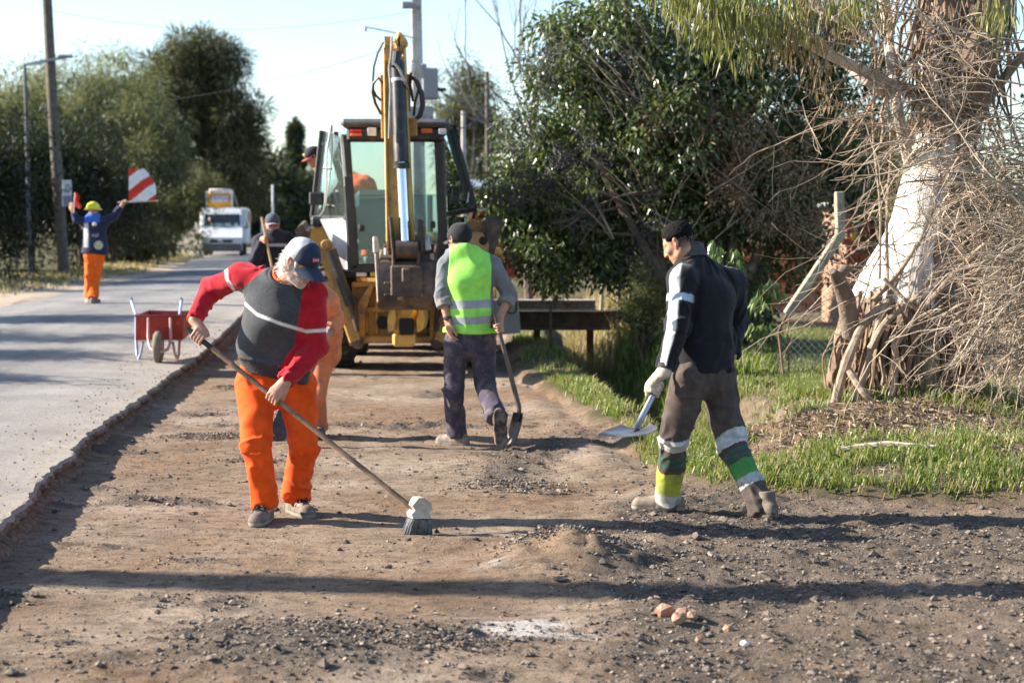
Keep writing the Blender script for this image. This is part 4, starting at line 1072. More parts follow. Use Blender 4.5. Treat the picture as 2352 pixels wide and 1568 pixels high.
# steel beams of the culvert
bx0, bd = -0.6, 24.0
t = empty('steel_barrier', (.3, bd, float(ground_h(.3, bd))), 'rusty steel beam barrier across the ditch, right of the man in the green vest', 'barrier')
def hbeam(x0, x1, y, z, h, w, tf):
    mb = MB(); L = x1 - x0; cx_ = (x0 + x1) / 2
    mb.box((cx_, y, z - tf / 2), (L, w, tf), None, .004); mb.box((cx_, y, z - h + tf / 2), (L, w, tf), None, .004); mb.box((cx_, y + .02, z - h / 2), (L, .018, h - 2 * tf - .004), None)
    return mb
hbeam(-1.2, .0 + (1368 - CX) / F_PX * bd, bd, W(0, 688, bd)[2], .15, .26, .025).build('top_beam', simple('dusty_steel_beam', (.42, .39, .36), .85, .1, var=.3, scale=5, dirt=(.16, .09, .06), dirt_amt=.4), t)
hbeam(-1.2, (1428 - CX) / F_PX * bd, bd - .12, W(0, 712, bd)[2], .27, .22, .03).build('lower_beam', simple('dark_weathered_beam', (.12, .095, .08), .9, .1, var=.4, scale=6, dirt=(.2, .17, .14), dirt_amt=.35), t)
for x_ in (-.9, .35, 1.1): mb = MB(); mb.box((x_, bd, (W(0, 700, bd)[2] - .15 - .6) / 2 - .05), (.10, .10, .9), None, .005); mb.build('beam_post', M_RUST, t)
s0 = W(1163, 727, 23.3)
t = empty('white_board', s0, 'white leaning sign board with dark lettering, half hidden by the man in the green vest', 'sign')
mb = MB(); mb.beam(s0 + np.array([.02, 0, -.24]), s0 + np.array([-.02, .04, .24]), .36, .02, (0, 1, 0), .003); mb.build('board', simple('white_painted_board', (.66, .68, .70), .7, var=.1), t)
s0 = np.array(W(1265, 700, 21.6)); b = np.array([s0[0], s0[1], float(ground_h(s0[0], s0[1])) - .1])
t = empty('iron_stake', b, 'rusty iron stake standing upright in the ditch in front of the steel beam', 'stake')
mb = MB(); mb.beam(b, s0, .035, .035, (0, 1, 0), .003); mb.build('stake', M_RUST, t)
# pale fence posts with wire by the dry grass
FP = [(1423, 600, 715, 25.0, 'tallest pale fence post at the end of the steel beam'), (1383, 625, 705, 25.6, 'pale fence post at the beam end, left of the tallest one'), (1448, 620, 730, 24.6, 'thin grey fence post beside the olive scrub')]
for u, v0, v1, d, lb in FP:
    a, b = W(u - 4, v1, d), W(u + 2, v0, d); a[2] = float(ground_h(a[0], a[1])) - .1
    t = empty('fence_post', a, lb, 'post', 'posts of the ditch fence'); mb = MB(); mb.beam(a, b, .055, .06, (0, 1, 0), .006); mb.build('post', simple('pale_fence_wood', (.48, .42, .32), .85, var=.25, scale=7), t)
# bent concrete post and chain link
t = empty('bent_concrete_post', W(1810, 730, 17), 'crooked concrete fence post bent over at its middle, left of the old trunk', 'post')
pA, pB, pC, pD = W(1927, 440, 17), W(1930, 545, 17), W(1808, 722, 17), W(1795, 800, 16.8)
mb = MB(); mb.beam(pA, pB + np.array([0, 0, -.02]), .085, .11, (0, 1, 0), .012); mb.beam(pB + np.array([.015, 0, .045]), pC, .087, .108, (0, 1, 0), .012); mb.build('post', simple('mossy_tan_concrete', (.33, .295, .225), .95, var=.3, scale=6, bump=.006, bscale=40, dirt=(.16, .14, .11), dirt_amt=.5), t)
mb = MB(); mb.tube([pC, (pC + pD) / 2 + np.array([-.06, 0, 0]), pD + np.array([.02, 0, -.25])], .012, 5); mb.tube([pC + np.array([.03, 0, 0]), (pC + pD) / 2 + np.array([.03, 0, 0]), pD + np.array([.08, 0, -.3])], .010, 5); mb.build('reinforcing_bar', M_RUST, t)
t = empty('chain_link_fence', W(1880, 800, 17.2), 'sagging chain link fence behind the bent concrete post', 'fence')
mb = MB(); x0, x1 = W(1790, 0, 17.3)[0], W(2120, 0, 17.3)[0]; z0, z1 = .15, 1.5; st = .075
n = int((x1 - x0) / st); m = int((z1 - z0) / st)
for i in range(-m, n):
    for sg in (1, -1):
        pts = []
        for j in range(m + 1):
            x = x0 + (i + (j if sg > 0 else m - j)) * st
            if x0 <= x <= x1:
                zz = z0 + j * st; zl = z1 - .55 * max(0, 1 - (x - x0) / .7) - .15 * math.sin((x - x0) * 2.2)
                if zz < zl: pts.append((x, 17.3 + .06 * math.sin(x * 4 + zz * 3), zz))
        if len(pts) > 1: mb.tube(pts[::2] if len(pts) > 4 else pts, .0032, 3, False)
mb.build('wire_mesh', M_GALV, t, None, kind='stuff')
# brick house seen through the leaves
def brick_wall(parent, o, ax, L, Hh, bw, bh, th, mats, seed, gap=.015, hole=None):
    r = random.Random(seed); ax = unit(ax); n = np.array([ax[1], -ax[0], 0.])      # n points to the camera side
    mb = MB(); mb.box((0, 0, 0), (bw - gap, th, bh - gap), None, .008)
    mes = []
    for m in mats:
        me = mesh_np('brick', mb.V, mb.F, m, False); mes.append(me)
    k = 0
    for j in range(int(Hh / bh)):
        for i in range(int(L / bw) + 1):
            x = (i + (.5 if j % 2 else 0)) * bw
            if x > L: continue
            c = np.array(o) + ax * x + np.array([0, 0, (j + .5) * bh]) + n * (.02 + r.uniform(0, .012))
            if hole and hole[0] < x < hole[1] and hole[2] < (j + .5) * bh < hole[3]: continue
            if k >= 290: continue
            b_ = bpy.data.objects.new('brick', mes[r.randrange(len(mes))]); COL.objects.link(b_); b_.parent = parent
            b_.location = Vector(c) - parent.location; b_.rotation_euler = (0, 0, math.atan2(ax[1], ax[0])); k += 1
M_BR = [simple('hollow_brick_%s' % q, c, .9, var=.2, scale=12, bump=.003) for q, c in (('orange', (.50, .19, .09)), ('pale', (.56, .25, .13)), ('dark', (.38, .13, .07)))]
M_MORTAR = simple('brick_mortar', (.30, .17, .11), .95, var=.2)
hd = 31.0
hx0, hx1 = (1650 - CX) / F_PX * hd, (2040 - CX) / F_PX * hd
t = empty('brick_house', ((hx0 + hx1) / 2, hd, .2), 'orange hollow brick house glimpsed through the privet leaves on the right', 'house')
mb = MB(); mb.box(((hx0 + hx1) / 2, hd + 2.0, 1.7), (hx1 - hx0, 4.0, 3.4), None, .01); mb.build('wall', M_MORTAR, t)
brick_wall(t, (hx0 + .05, hd - .05, .15), (1, 0, 0), hx1 - hx0 - .2, 3.2, .34, .20, .06, M_BR, 5)
mb = MB(); mb.box(((hx0 + hx1) / 2, hd + 1.9, 3.47), (hx1 - hx0 + .6, 4.8, .10), None, .01); mb.build('roof', simple('zinc_roof', (.32, .33, .35), .5, .3), t)
mb = MB(); wx = (1895 - CX) / F_PX * hd; mb.box((wx, hd - .09, W(0, 385, hd)[2]), (.10, .07, .75), None, .008); mb.box((wx + .6, hd - .09, W(0, 385, hd)[2] + .41), (1.3, .07, .07), None, .008); mb.box((wx + .6, hd - .09, W(0, 385, hd)[2] - .41), (1.3, .07, .07), None, .008)
wf = mb.build('window_frame', simple('pale_blue_paint', (.45, .5, .56), .6), t)
mb = MB(); mb.box((wx + .66, hd - .07, W(0, 385, hd)[2]), (1.2, .02, .75), None); mb.build('window_pane', simple('dark_window_glass', (.03, .035, .04), .1), wf)
# low red brick outbuilding to its right and rubble of roof tiles
t = empty('brick_shed', ((2000 - CX) / F_PX * 26, 26, .2), 'low dark red brick shed behind the old eucalypt, right of the bent post', 'shed')
sx0, sx1 = (1945 - CX) / F_PX * 26, (2260 - CX) / F_PX * 26
mb = MB(); mb.box(((sx0 + sx1) / 2, 27.1, 1.0), (sx1 - sx0, 2.0, 2.1), None, .01); mb.build('wall', M_MORTAR, t)
brick_wall(t, (sx0 + .05, 26.05, .08), (1, 0, 0), sx1 - sx0 - .15, 1.95, .26, .115, .06, [simple('red_brick_a', (.26, .075, .05), .9, var=.25, scale=14), simple('red_brick_b', (.33, .10, .06), .9, var=.25, scale=14)], 6)
mb = MB(); mb.box(((sx0 + sx1) / 2, 27.1, 2.09), (sx1 - sx0 + .3, 2.4, .07), None, .01); mb.build('roof', simple('zinc_roof', (.32, .33, .35), .5, .3), t)
e = empty('yellow_strip', W(1965, 533, 22), 'short yellow strip hanging beside the bent concrete post', 'strip'); mb = MB(); mb.beam(W(1958, 552, 22), W(1970, 512, 22), .035, .012, (0, 1, 0)); mb.build('strip', simple('yellow_paint', (.65, .45, .03), .6), e)
# red shed with a blue grey roof, behind the digger on the right
d = 48; X_ = lambda u: (u - CX) / F_PX * d
t = empty('red_kiosk', (X_(1150), d, .3), 'red painted kiosk with blue grey roof showing between the digger and the privet tree', 'kiosk')
zt = W(0, 437, d)[2]
mb = MB(); mb.box((X_(1160), d + 1.5, (zt + .3) / 2), (X_(1240) - X_(1080), 3.0, zt - .3), None, .01); mb.build('wall', simple('red_paint', (.48, .03, .03), .6, var=.12), t)
mb = MB(); mb.box((X_(1160), d - .02, W(0, 480, d)[2]), (X_(1240) - X_(1080) - .04, .06, .14), None); mb.build('white_band', simple('white_paint', (.75, .75, .75), .6), t)
mb = MB(); mb.box((X_(1100), d - .12, W(0, 450, d)[2]), (.5, .2, .30), None, .01); mb.build('awning', simple('pinkish_white_awning', (.72, .42, .38), .6), t)
mb = MB(); mb.box((X_(1210), d - .03, W(0, 470, d)[2]), (.45, .05, .55), None, .01); mb.build('window', simple('cream_panel', (.6, .56, .48), .6), t)
mb = MB(); mb.beam((X_(1160), d - .5, zt + .05), (X_(1160), d + 3.2, zt + .35), X_(1240) - X_(1080) + .5, .08, (0, 0, 1), .01); mb.build('roof', simple('blue_grey_roof', (.22, .25, .31), .5), t)
# pale house far down the road
d = 150; X_ = lambda u: (u - CX) / F_PX * d
t = empty('far_house', (X_(730), d + 3, .4), 'small pale house at the far end of the road, left of the digger', 'house')
mb = MB(); mb.box((X_(735), d + 3, 1.5), (X_(790) - X_(660), 5, 2.4), None, .02); mb.build('wall', simple('pale_plaster', (.5, .46, .4), .9, var=.1), t)
mb = MB(); w2 = (X_(790) - X_(660)) / 2 + .4; mb.prism([(-w2, 0), (w2, 0), (w2 * .7, 1.0), (-w2 * .7, 1.0)], (X_(735), d + .2, 2.7), (1, 0, 0), (0, 0, 1), (0, 1, 0), 5.6); mb.build('roof', simple('tile_roof', (.28, .15, .1), .9), t)
for u in (685, 712): mb = MB(); mb.box((X_(u), d + .47, 1.55), (.9, .06, 1.1), None, .01); mb.build('window', simple('dark_window_glass', (.03, .035, .04), .1), t)
# the pole and slender trees left of the frame whose shadows cross the picture
b = np.array([-12.6, 9.55, 0.]); b[2] = float(ground_h(b[0], b[1])) - .2
t = empty('utility_pole', b, 'wooden utility pole left of the view whose long shadow crosses the foreground', 'pole'); mb = MB(); mb.tube([b, b + np.array([0, 0, 9.4])], [.21, .17], 12); mb.build('pole', M_POLE, t, 60)
SLB = ['slender tree left of the view whose crown shadow falls behind the wheelbarrow', 'slender tree left of the view, the middle one, shading the road', 'slender tree left of the view nearest to the flagman, shading the road', 'smallest slender tree left of the view, level with the wheelbarrow']
for i, (x, y, h, w) in enumerate([(-12.5, 21.4, 4.3, .9), (-14.5, 24.4, 5.2, 1.2), (-16.0, 27.4, 5.9, 1.5), (-12.0, 18.2, 3.9, .5)]):
    tree('slender_tree', (x, y, gz(x, y)), SLB[i], 'tree', dict(seed=900 + i, h=h, r=.09, stems=2, tr=.5, lv=3, spread=.35, up=.35, bark=M_BARK_PALE, crown=[((0, 0, h * .78), (w, w * .7, h * .15), 14)], cr=.4, per=60, L=.2, w=.05, leaf=L_EUC, droop=-.5), 'slender trees outside the left edge')
# ------------------------------------------------------------------ smooth bodies: signed distances on a grid, turned into one surface
class Vox:
    def __init__(s, lo, hi, h):
        s.h = h; s.lo = np.array(lo, float) - 3 * h
        s.n = np.ceil((np.array(hi, float) + 3 * h - s.lo) / h).astype(int) + 1
        s.f = np.full(tuple(s.n), 0.5, np.float32)
    def reg(s, lo, hi):
        a = np.clip(np.floor((np.array(lo) - s.lo) / s.h).astype(int), 0, s.n)
        b = np.clip(np.ceil((np.array(hi) - s.lo) / s.h).astype(int) + 1, 0, s.n)
        sl = tuple(slice(i, j) for i, j in zip(a, b))
        g = [(s.lo[k] + s.h * np.arange(a[k], b[k])).astype(np.float32) for k in range(3)]
        return sl, g[0][:, None, None], g[1][None, :, None], g[2][None, None, :]
    def comb(s, sl, d, k, mode):
        f = s.f[sl]
        if f.size == 0: return
        if mode == 'u':
            hh = np.maximum(k - np.abs(f - d), 0) / k if k > 0 else 0
            s.f[sl] = np.minimum(f, d) - hh * hh * k * 0.25
        else:
            d = -d
            hh = np.maximum(k - np.abs(f - d), 0) / k if k > 0 else 0
            s.f[sl] = np.maximum(f, d) + hh * hh * k * 0.25
    def cone(s, a, b, ra, rb, k=0.02, q=None, side=None, flat0=False, flat1=False, mode='u'):
        a, b = np.array(a, float), np.array(b, float)
        ab = b - a; L = np.linalg.norm(ab)
        if L < 1e-5: b = a + np.array([0, 0, 1e-4]); ab = b - a; L = 1e-4
        m = max(ra, rb) * max(1, q or 1) + k + 2 * s.h
        sl, x, y, z = s.reg(np.minimum(a, b) - m, np.maximum(a, b) + m)
        px, py, pz = x - a[0], y - a[1], z - a[2]
        n = ab / L
        pr = px * n[0] + py * n[1] + pz * n[2]
        t = np.clip(pr / L, 0, 1)
        dx, dy, dz = px - t * ab[0], py - t * ab[1], pz - t * ab[2]
        if q is not None:
            sv = np.array(side, float); sv = unit(sv - n * np.dot(sv, n))
            c = (dx * sv[0] + dy * sv[1] + dz * sv[2]) * (1 - 1 / q)
            dx, dy, dz = dx - c * sv[0], dy - c * sv[1], dz - c * sv[2]
        d = np.sqrt(dx * dx + dy * dy + dz * dz) - (ra + (rb - ra) * t)
        if flat0: d = np.maximum(d, -pr)
        if flat1: d = np.maximum(d, pr - L)
        s.comb(sl, d, k, mode)
    def ell(s, c, axes, r, k=0.02, mode='u'):
        c = np.array(c, float); m = max(r) + k + 2 * s.h
        sl, x, y, z = s.reg(c - m, c + m)
        px, py, pz = x - c[0], y - c[1], z - c[2]
        w = 0
        for ax, rr in zip(axes, r):
            e = (px * ax[0] + py * ax[1] + pz * ax[2]) / rr
            w = w + e * e
        w = np.sqrt(w)
        s.comb(sl, (w - 1) * min(r) * (0.5 + 0.5 * np.minimum(1, 1)), k, mode)
    def chain(s, pts, rs, k=0.01, **kw):
        for i in range(len(pts) - 1): s.cone(pts[i], pts[i + 1], rs[i], rs[i + 1], k, **kw)
    def cut(s, p, n, c=None, rad=None):          # remove what lies beyond the plane (within rad of c)
        n = unit(n); p = np.array(p, float)
        if c is None: c, rad = p, 9.0
        sl, x, y, z = s.reg(np.array(c) - rad, np.array(c) + rad)
        d = (x - p[0]) * n[0] + (y - p[1]) * n[1] + (z - p[2]) * n[2]
        if s.f[sl].size: s.f[sl] = np.maximum(s.f[sl], d)
    def nets(s):
        f, h = s.f, s.h
        i8 = (f < 0)
        nx, ny, nz = f.shape
        cnt = np.zeros((nx - 1, ny - 1, nz - 1), np.uint8)
        offs = [(a, b, c) for a in (0, 1) for b in (0, 1) for c in (0, 1)]
        for a, b, c in offs: cnt += i8[a:nx - 1 + a, b:ny - 1 + b, c:nz - 1 + c]
        mx = (cnt > 0) & (cnt < 8)
        ijk = np.argwhere(mx)
        idx = np.full(mx.shape, -1, np.int32); idx[mx] = np.arange(len(ijk))
        I, J, K = ijk.T
        pos = np.zeros((len(ijk), 3)); num = np.zeros(len(ijk))
        val = {o: f[I + o[0], J + o[1], K + o[2]].astype(float) for o in offs}
        for o in offs:
            for ax in range(3):
                if o[ax] == 0:
                    o2 = list(o); o2[ax] = 1; o2 = tuple(o2)
                    f1, f2 = val[o], val[o2]
                    m = (f1 < 0) != (f2 < 0)
                    t = np.where(m, f1 / np.where(m, f1 - f2, 1), 0)
                    p = np.array(o, float)[None].repeat(len(ijk), 0); p[:, ax] += t
                    pos += p * m[:, None]; num += m
        V = s.lo + h * (ijk + pos / num[:, None])
        Fs = []
        for ax in range(3):
            sl1 = [slice(1, None)] * 3; sl1[ax] = slice(0, -1)
            o1, o2 = [q for q in range(3) if q != ax]
            a = i8[tuple(slice(0, -1) if q == ax else slice(1, -1) for q in range(3))]
            b = i8[tuple(slice(1, None) if q == ax else slice(1, -1) for q in range(3))]
            e = np.argwhere(a != b)
            if not len(e): continue
            sg = a[tuple(e.T)]
            base = e.copy(); base[:, o1] += 1; base[:, o2] += 1
            def cell(d1, d2):
                q = base.copy(); q[:, o1] += d1; q[:, o2] += d2
                return idx[tuple(q.T)]
            qd = np.stack([cell(-1, -1), cell(0, -1), cell(0, 0), cell(-1, 0)], 1)
            flip = sg if ax != 1 else ~sg
            qd[~flip] = qd[~flip][:, ::-1]
            Fs.append(qd)
        return V, np.concatenate(Fs)
def vnormals(V, F):
    n = np.zeros_like(V)
    fn = np.cross(V[F[:, 2]] - V[F[:, 0]], V[F[:, 3]] - V[F[:, 1]])
    for k in range(4): np.add.at(n, F[:, k], fn)
    return n / (np.linalg.norm(n, axis=1, keepdims=True) + 1e-12)
def smooth(V, F, it=1):
    for _ in range(it):
        acc = np.zeros_like(V); c = np.zeros(len(V))
        for a, b in ((0, 1), (1, 2), (2, 3), (3, 0)):
            np.add.at(acc, F[:, a], V[F[:, b]]); np.add.at(c, F[:, a], 1)
            np.add.at(acc, F[:, b], V[F[:, a]]); np.add.at(c, F[:, b], 1)
        V = 0.5 * V + 0.5 * acc / c[:, None]
    return V
def bone_coords(V, bones, rad=None):             # nearest bone of each vertex: index, place along it 0..1, metres along, unit direction away from it
    best = np.full(len(V), 1e9); bi = np.zeros(len(V), int); bt = np.zeros(len(V)); bl = np.zeros(len(V)); bd = np.zeros((len(V), 3))
    for i, (a, b) in enumerate(bones):
        a, b = np.array(a), np.array(b); ab = b - a; L = np.linalg.norm(ab)
        t = np.clip((V - a) @ ab / L ** 2, 0, 1)
        r = V - a - t[:, None] * ab; d = np.linalg.norm(r, axis=1)
        dd = d - (rad[i] if rad is not None else 0)
        m = dd < best
        best[m] = dd[m]; bi[m] = i; bt[m] = t[m]; bl[m] = (t * L)[m]; bd[m] = (r / (d[:, None] + 1e-9))[m]
    return bi, bt, bl, bd
def folds(V, N, bones, amp, freq, seed, ends=(1.0, 1.0), base=0.35, rad=None):
    """cloth creases running round each limb, deeper towards its ends (joints and hems)"""
    bi, bt, bl, bd = bone_coords(V, bones, rad)
    d = np.zeros(len(V))
    for i, (a, b) in enumerate(bones):
        m = bi == i
        if not m.any(): continue
        A, B, _ = frame(np.array(b) - np.array(a))
        ph = np.arctan2(bd[m] @ B, bd[m] @ A)
        P = V[m]
        cx_, sx_ = np.cos(ph), np.sin(ph); y = bl[m]
        wob = vn3(P[:, 0] * 6, P[:, 1] * 6, P[:, 2] * 6, seed + i)
        s1 = vn3(y * freq * 1.25 + .55 * np.sin(ph + seed) + wob * .7, cx_ * 1.15 + seed, sx_ * 1.15, seed + i) * 1.7
        s2 = vn3(y * freq * .62 - .9 * np.sin(ph + seed * 2 + i) + wob * .5, cx_ * .9, sx_ * .9 + 5, seed + i + 9) * 1.3
        prof = base + ends[0] * np.exp(-bt[m] / 0.22) + ends[1] * np.exp(-(1 - bt[m]) / 0.22)
        msk = sstep(-0.35, 0.5, vn3(P[:, 0] * 9, P[:, 1] * 9, P[:, 2] * 6, seed + 40 + i))
        ridge = (1 - np.minimum(1, np.abs(s1))) ** 1.4 * 1.7 - 0.6 + 0.7 * s2
        d[m] = amp * prof * ridge * (0.35 + 0.65 * msk)
    big = vn3(V[:, 0] * 11, V[:, 1] * 11, V[:, 2] * 8, seed + 90) * amp * 0.55
    return V + N * (d + big)[:, None]

# ------------------------------------------------------------------ anatomy
def head_axes(f, u):
    f = unit(f); u = unit(np.array(u, float) - f * np.dot(u, f)); r = np.cross(f, u)      # r: the person's right
    return f, u, r
def add_head(v, c, f, u, s=1.0, k=0.012):
    f, u, r = head_axes(f, u); c = np.array(c, float)
    P = lambda a, b, d: c + s * (f * a + u * b + r * d)
    E = lambda p, rr, kk=k, mode='u': v.ell(p, (f, u, r), [s * q for q in rr], kk, mode)
    E(P(-.012, .035, 0), (.096, .090, .076), .01)
    E(P(.022, -.035, 0), (.070, .085, .062), .03)
    E(P(.03, -.075, 0), (.055, .045, .050), .02)
    E(P(.066, -.108, 0), (.022, .02, .024), .025)
    for q in (-1, 1):
        E(P(.062, -.022, .042 * q), (.022, .022, .024), .02)
        v.cone(P(.082, .024, .010 * q), P(.066, .024, .050 * q), s * .013, s * .009, .012)
        E(P(.094, .002, .031 * q), (.014, .012, .018), .012, 's')
        E(P(.079, .002, .031 * q), (.012, .0105, .014), .004)
        v.cone(P(.004, -.030, .074 * q), P(-.012, .020, .086 * q), s * .010, s * .014, .005); E(P(-.010, .004, .084 * q), (.020, .029, .009), .004)
        E(P(.002, .002, .093 * q), (.011, .018, .007), .004, 's')
        v.cone(P(.02, -.07, .048 * q), P(-.02, -.05, .062 * q), s * .018, s * .018, .02)
    v.cone(P(.090, .018, 0), P(.110, -.032, 0), s * .009, s * .014, .010)
    for q in (-1, 1): E(P(.100, -.034, .013 * q), (.011, .009, .009), .006)
    v.cone(P(.088, -.064, -.018), P(.088, -.064, .018), s * .009, s * .009, .008)
    v.cone(P(.083, -.078, -.014), P(.083, -.078, .014), s * .0095, s * .0095, .008)
    E(P(.101, -.0705, 0), (.008, .0022, .024), .003, 's')
def add_grip(v, c, ax, back, wrist, rh=0.016, s=1.0, flip=1, thumb=True):
    """a fist round a handle: c on the handle's axis, ax along it, back = from the axis to the back of the hand"""
    ax = unit(ax); back = unit(np.array(back) - ax * np.dot(back, ax)); tan = np.cross(ax, back) * flip
    c = np.array(c); wrist = np.array(wrist)
    fr = 0.0088 * s
    kn = []
    for i in range(4):
        o = c + ax * (i - 1.5) * 0.0205 * s
        ln = (0.96, 1.05, 1.0, 0.85)[i]
        R_ = rh + fr * 0.85
        pts = []
        for an, rr in ((-42, 1.75), (8, 1.45), (75, 1.12), (140, 1.02), (200 * ln, 1.0)):
            q = R(an)
            pts.append(o + R_ * rr * (math.cos(q) * back + math.sin(q) * tan))
        kn.append(pts[0])
        v.chain(pts, [fr * 1.22, fr * 1.12, fr * 1.02, fr * 0.95, fr * 0.82], 0.0035)
    palm = (kn[1] + kn[2]) / 2
    for i in range(4):
        v.cone(kn[i], wrist * .62 + palm * .38 + (kn[i] - palm) * .55, 0.0135 * s, 0.016 * s, 0.012)
    v.cone(palm, wrist, 0.021 * s, 0.026 * s, 0.02, q=1.35, side=ax)
    if thumb:
        b = wrist * .5 + palm * .5 - ax * 0.03 * s - tan * .012
        p1 = c - ax * 0.047 * s + (back * .012 - tan * 0.022) * s * (rh / .016)
        p2 = c - ax * 0.036 * s - tan * (rh + fr) - back * 0.018
        p3 = c - ax * 0.018 * s - back * (rh + fr * 1.1) - tan * .004
        v.chain([b, p1, p2, p3], [0.017 * s, 0.0125 * s, 0.0105 * s, 0.009 * s], 0.006)
def add_open_hand(v, wrist, d, palm_n, s=1.0, curl=0.5, side=1, spread=0.10):
    """a relaxed hand: d from the wrist to the fingers, palm_n out of the palm; side +1/-1 puts the thumb"""
    d = unit(d); n = unit(np.array(palm_n) - d * np.dot(palm_n, d)); t = np.cross(d, n) * side
    w = np.array(wrist)
    v.cone(w, w + d * .05 * s, .023 * s, .027 * s, .015, q=1.25, side=t)
    lens = (.068, .076, .071, .056)
    for i in range(4):
        o = w + d * .088 * s + t * (1.5 - i) * .0195 * s
        v.cone(w + d * .03 * s + t * (1.5 - i) * .012 * s, o, .015 * s, .0125 * s, .01)
        di = unit(d + t * (1.5 - i) * spread)
        p = o; an = 0; r = .0098 * s; pts = [p]; rs = [r * 1.1]
        for j, fr in enumerate((.45, .32, .23)):
            an += curl * (0.55, .8, .6)[j]
            p = p + (math.cos(an) * di + math.sin(an) * n) * lens[i] * s * fr * 1.15
            pts.append(p); rs.append(r * (1.0, .92, .8)[j])
        v.chain(pts, rs, .003)
    b = w + d * .025 * s + t * .026 * s
    p1 = b + (d * .035 + t * .025 + n * .012) * s; p2 = p1 + (d * .032 + t * .006 + n * .012) * s; p3 = p2 + (d * .022 + n * .006) * s
    v.chain([b, p1, p2, p3], [.017 * s, .0125 * s, .0108 * s, .009 * s], .007)
def bounds(*pts, m=0.2):
    P = np.array(pts); return P.min(0) - m, P.max(0) + m
def head_local(V, c, f, u, s):
    f, u, r = head_axes(f, u); d = (V - np.array(c)) / s
    return d @ f, d @ u, d @ r
def skin_cols(V, J, base, stubble=0.0, grey=(.55, .53, .5), s=1.0, fade=False):
    a, b, d = head_local(V, J['head'], J['face'], J['up'], s)
    C = np.tile(np.array(base, float), (len(V), 1))
    n = vn3(V[:, 0] * 40, V[:, 1] * 40, V[:, 2] * 40, 2)[:, None]
    C *= 1 + 0.10 * n
    inh = (np.abs(a) < .14) & (np.abs(b) < .15) & (np.abs(d) < .11)
    red = np.exp(-(((a - .1) / .03) ** 2 + ((b + .025) / .03) ** 2 + (d / .03) ** 2)) + .7 * np.exp(-(((np.abs(d) - .08) / .014) ** 2)) * (np.abs(b) < .05)
    C = C * (1 - 0.35 * (red * inh)[:, None] * np.array([0, .6, .6]))
    lip = inh * np.exp(-(((b + .0705) / .010) ** 2 + (d / .024) ** 2)) * (a > .07)
    C = C * (1 - lip[:, None] * np.array([.25, .5, .45]))
    brow = inh * np.exp(-(((b - .026) / .007) ** 2 + ((np.abs(d) - .032) / .02) ** 2)) * (a > .05)
    C = C * (1 - .75 * brow[:, None])
    eye = inh * np.exp(-(((b - .002) / .0065) ** 2 + ((np.abs(d) - .031) / .011) ** 2)) * (a > .06)
    C = C * (1 - .8 * eye[:, None])
    if stubble > 0:
        st = inh * sstep(-.035, -.06, b) * (1 - .8 * np.exp(-((b + .0705) / .01) ** 2) * (np.abs(d) < .025)) * (a > -.01)
        st = np.maximum(st, inh * (np.abs(d) > .05) * (b < .03) * (a > .0) * (a < .04))
        st = (st * stubble * (0.7 + .6 * vn3(V[:, 0] * 150, V[:, 1] * 150, V[:, 2] * 150, 5)))[:, None]
        C = C * (1 - st) + np.array(grey) * st
    if fade:                           # closely shaved sides and nape
        ear = np.exp(-(((a + .008) / .026) ** 2 + ((b + .008) / .036) ** 2)) * (np.abs(d) > .0825)
        m = (inh * sstep(-.085, .01, b) * sstep(.045, .0, a - .35 * (b - .02)) * (1 - np.clip(ear * 1.6, 0, 1)))[:, None]
        C = C * (1 - .95 * m) + np.array([.016, .015, .015]) * .95 * m
    return np.clip(C, 0, 1)
def skin_mat():
    t = NT('skin')
    c = t.attr('Col')
    v = t.ramp(t.noise(55, 5, 0.65), [(0.3, (0.86, 0.8, 0.78)), (0.7, (1.1, 1.08, 1.06))])
    c = t.mix(1.0, c, v, 'MULTIPLY')
    t.set(color=c, rough=0.55, spec=0.35, sss=0.08)
    t.p.inputs['Subsurface Radius'].default_value = (0.012, 0.005, 0.003)
    t.bump(t.noise(160, 4, 0.7), 0.0018, 0.7)
    return t.m
M_SKIN = skin_mat()
def part_sdf(name, v, mat, parent, cols=None, wr=None, sm=1, label=None):
    V, F = v.nets()
    if sm: V = smooth(V, F, sm)
    if wr is not None: V = wr(V, vnormals(V, F))
    Cc = cols(V) if callable(cols) else np.tile(np.array(cols, float), (len(V), 1))
    me = mesh_np(name, V, F, mat, True, cols={'Col': Cc})
    o = link(name, me, parent)
    return tag(o, label)
def torso_side(J): return unit(np.array(J['shL']) - np.array(J['shR']))

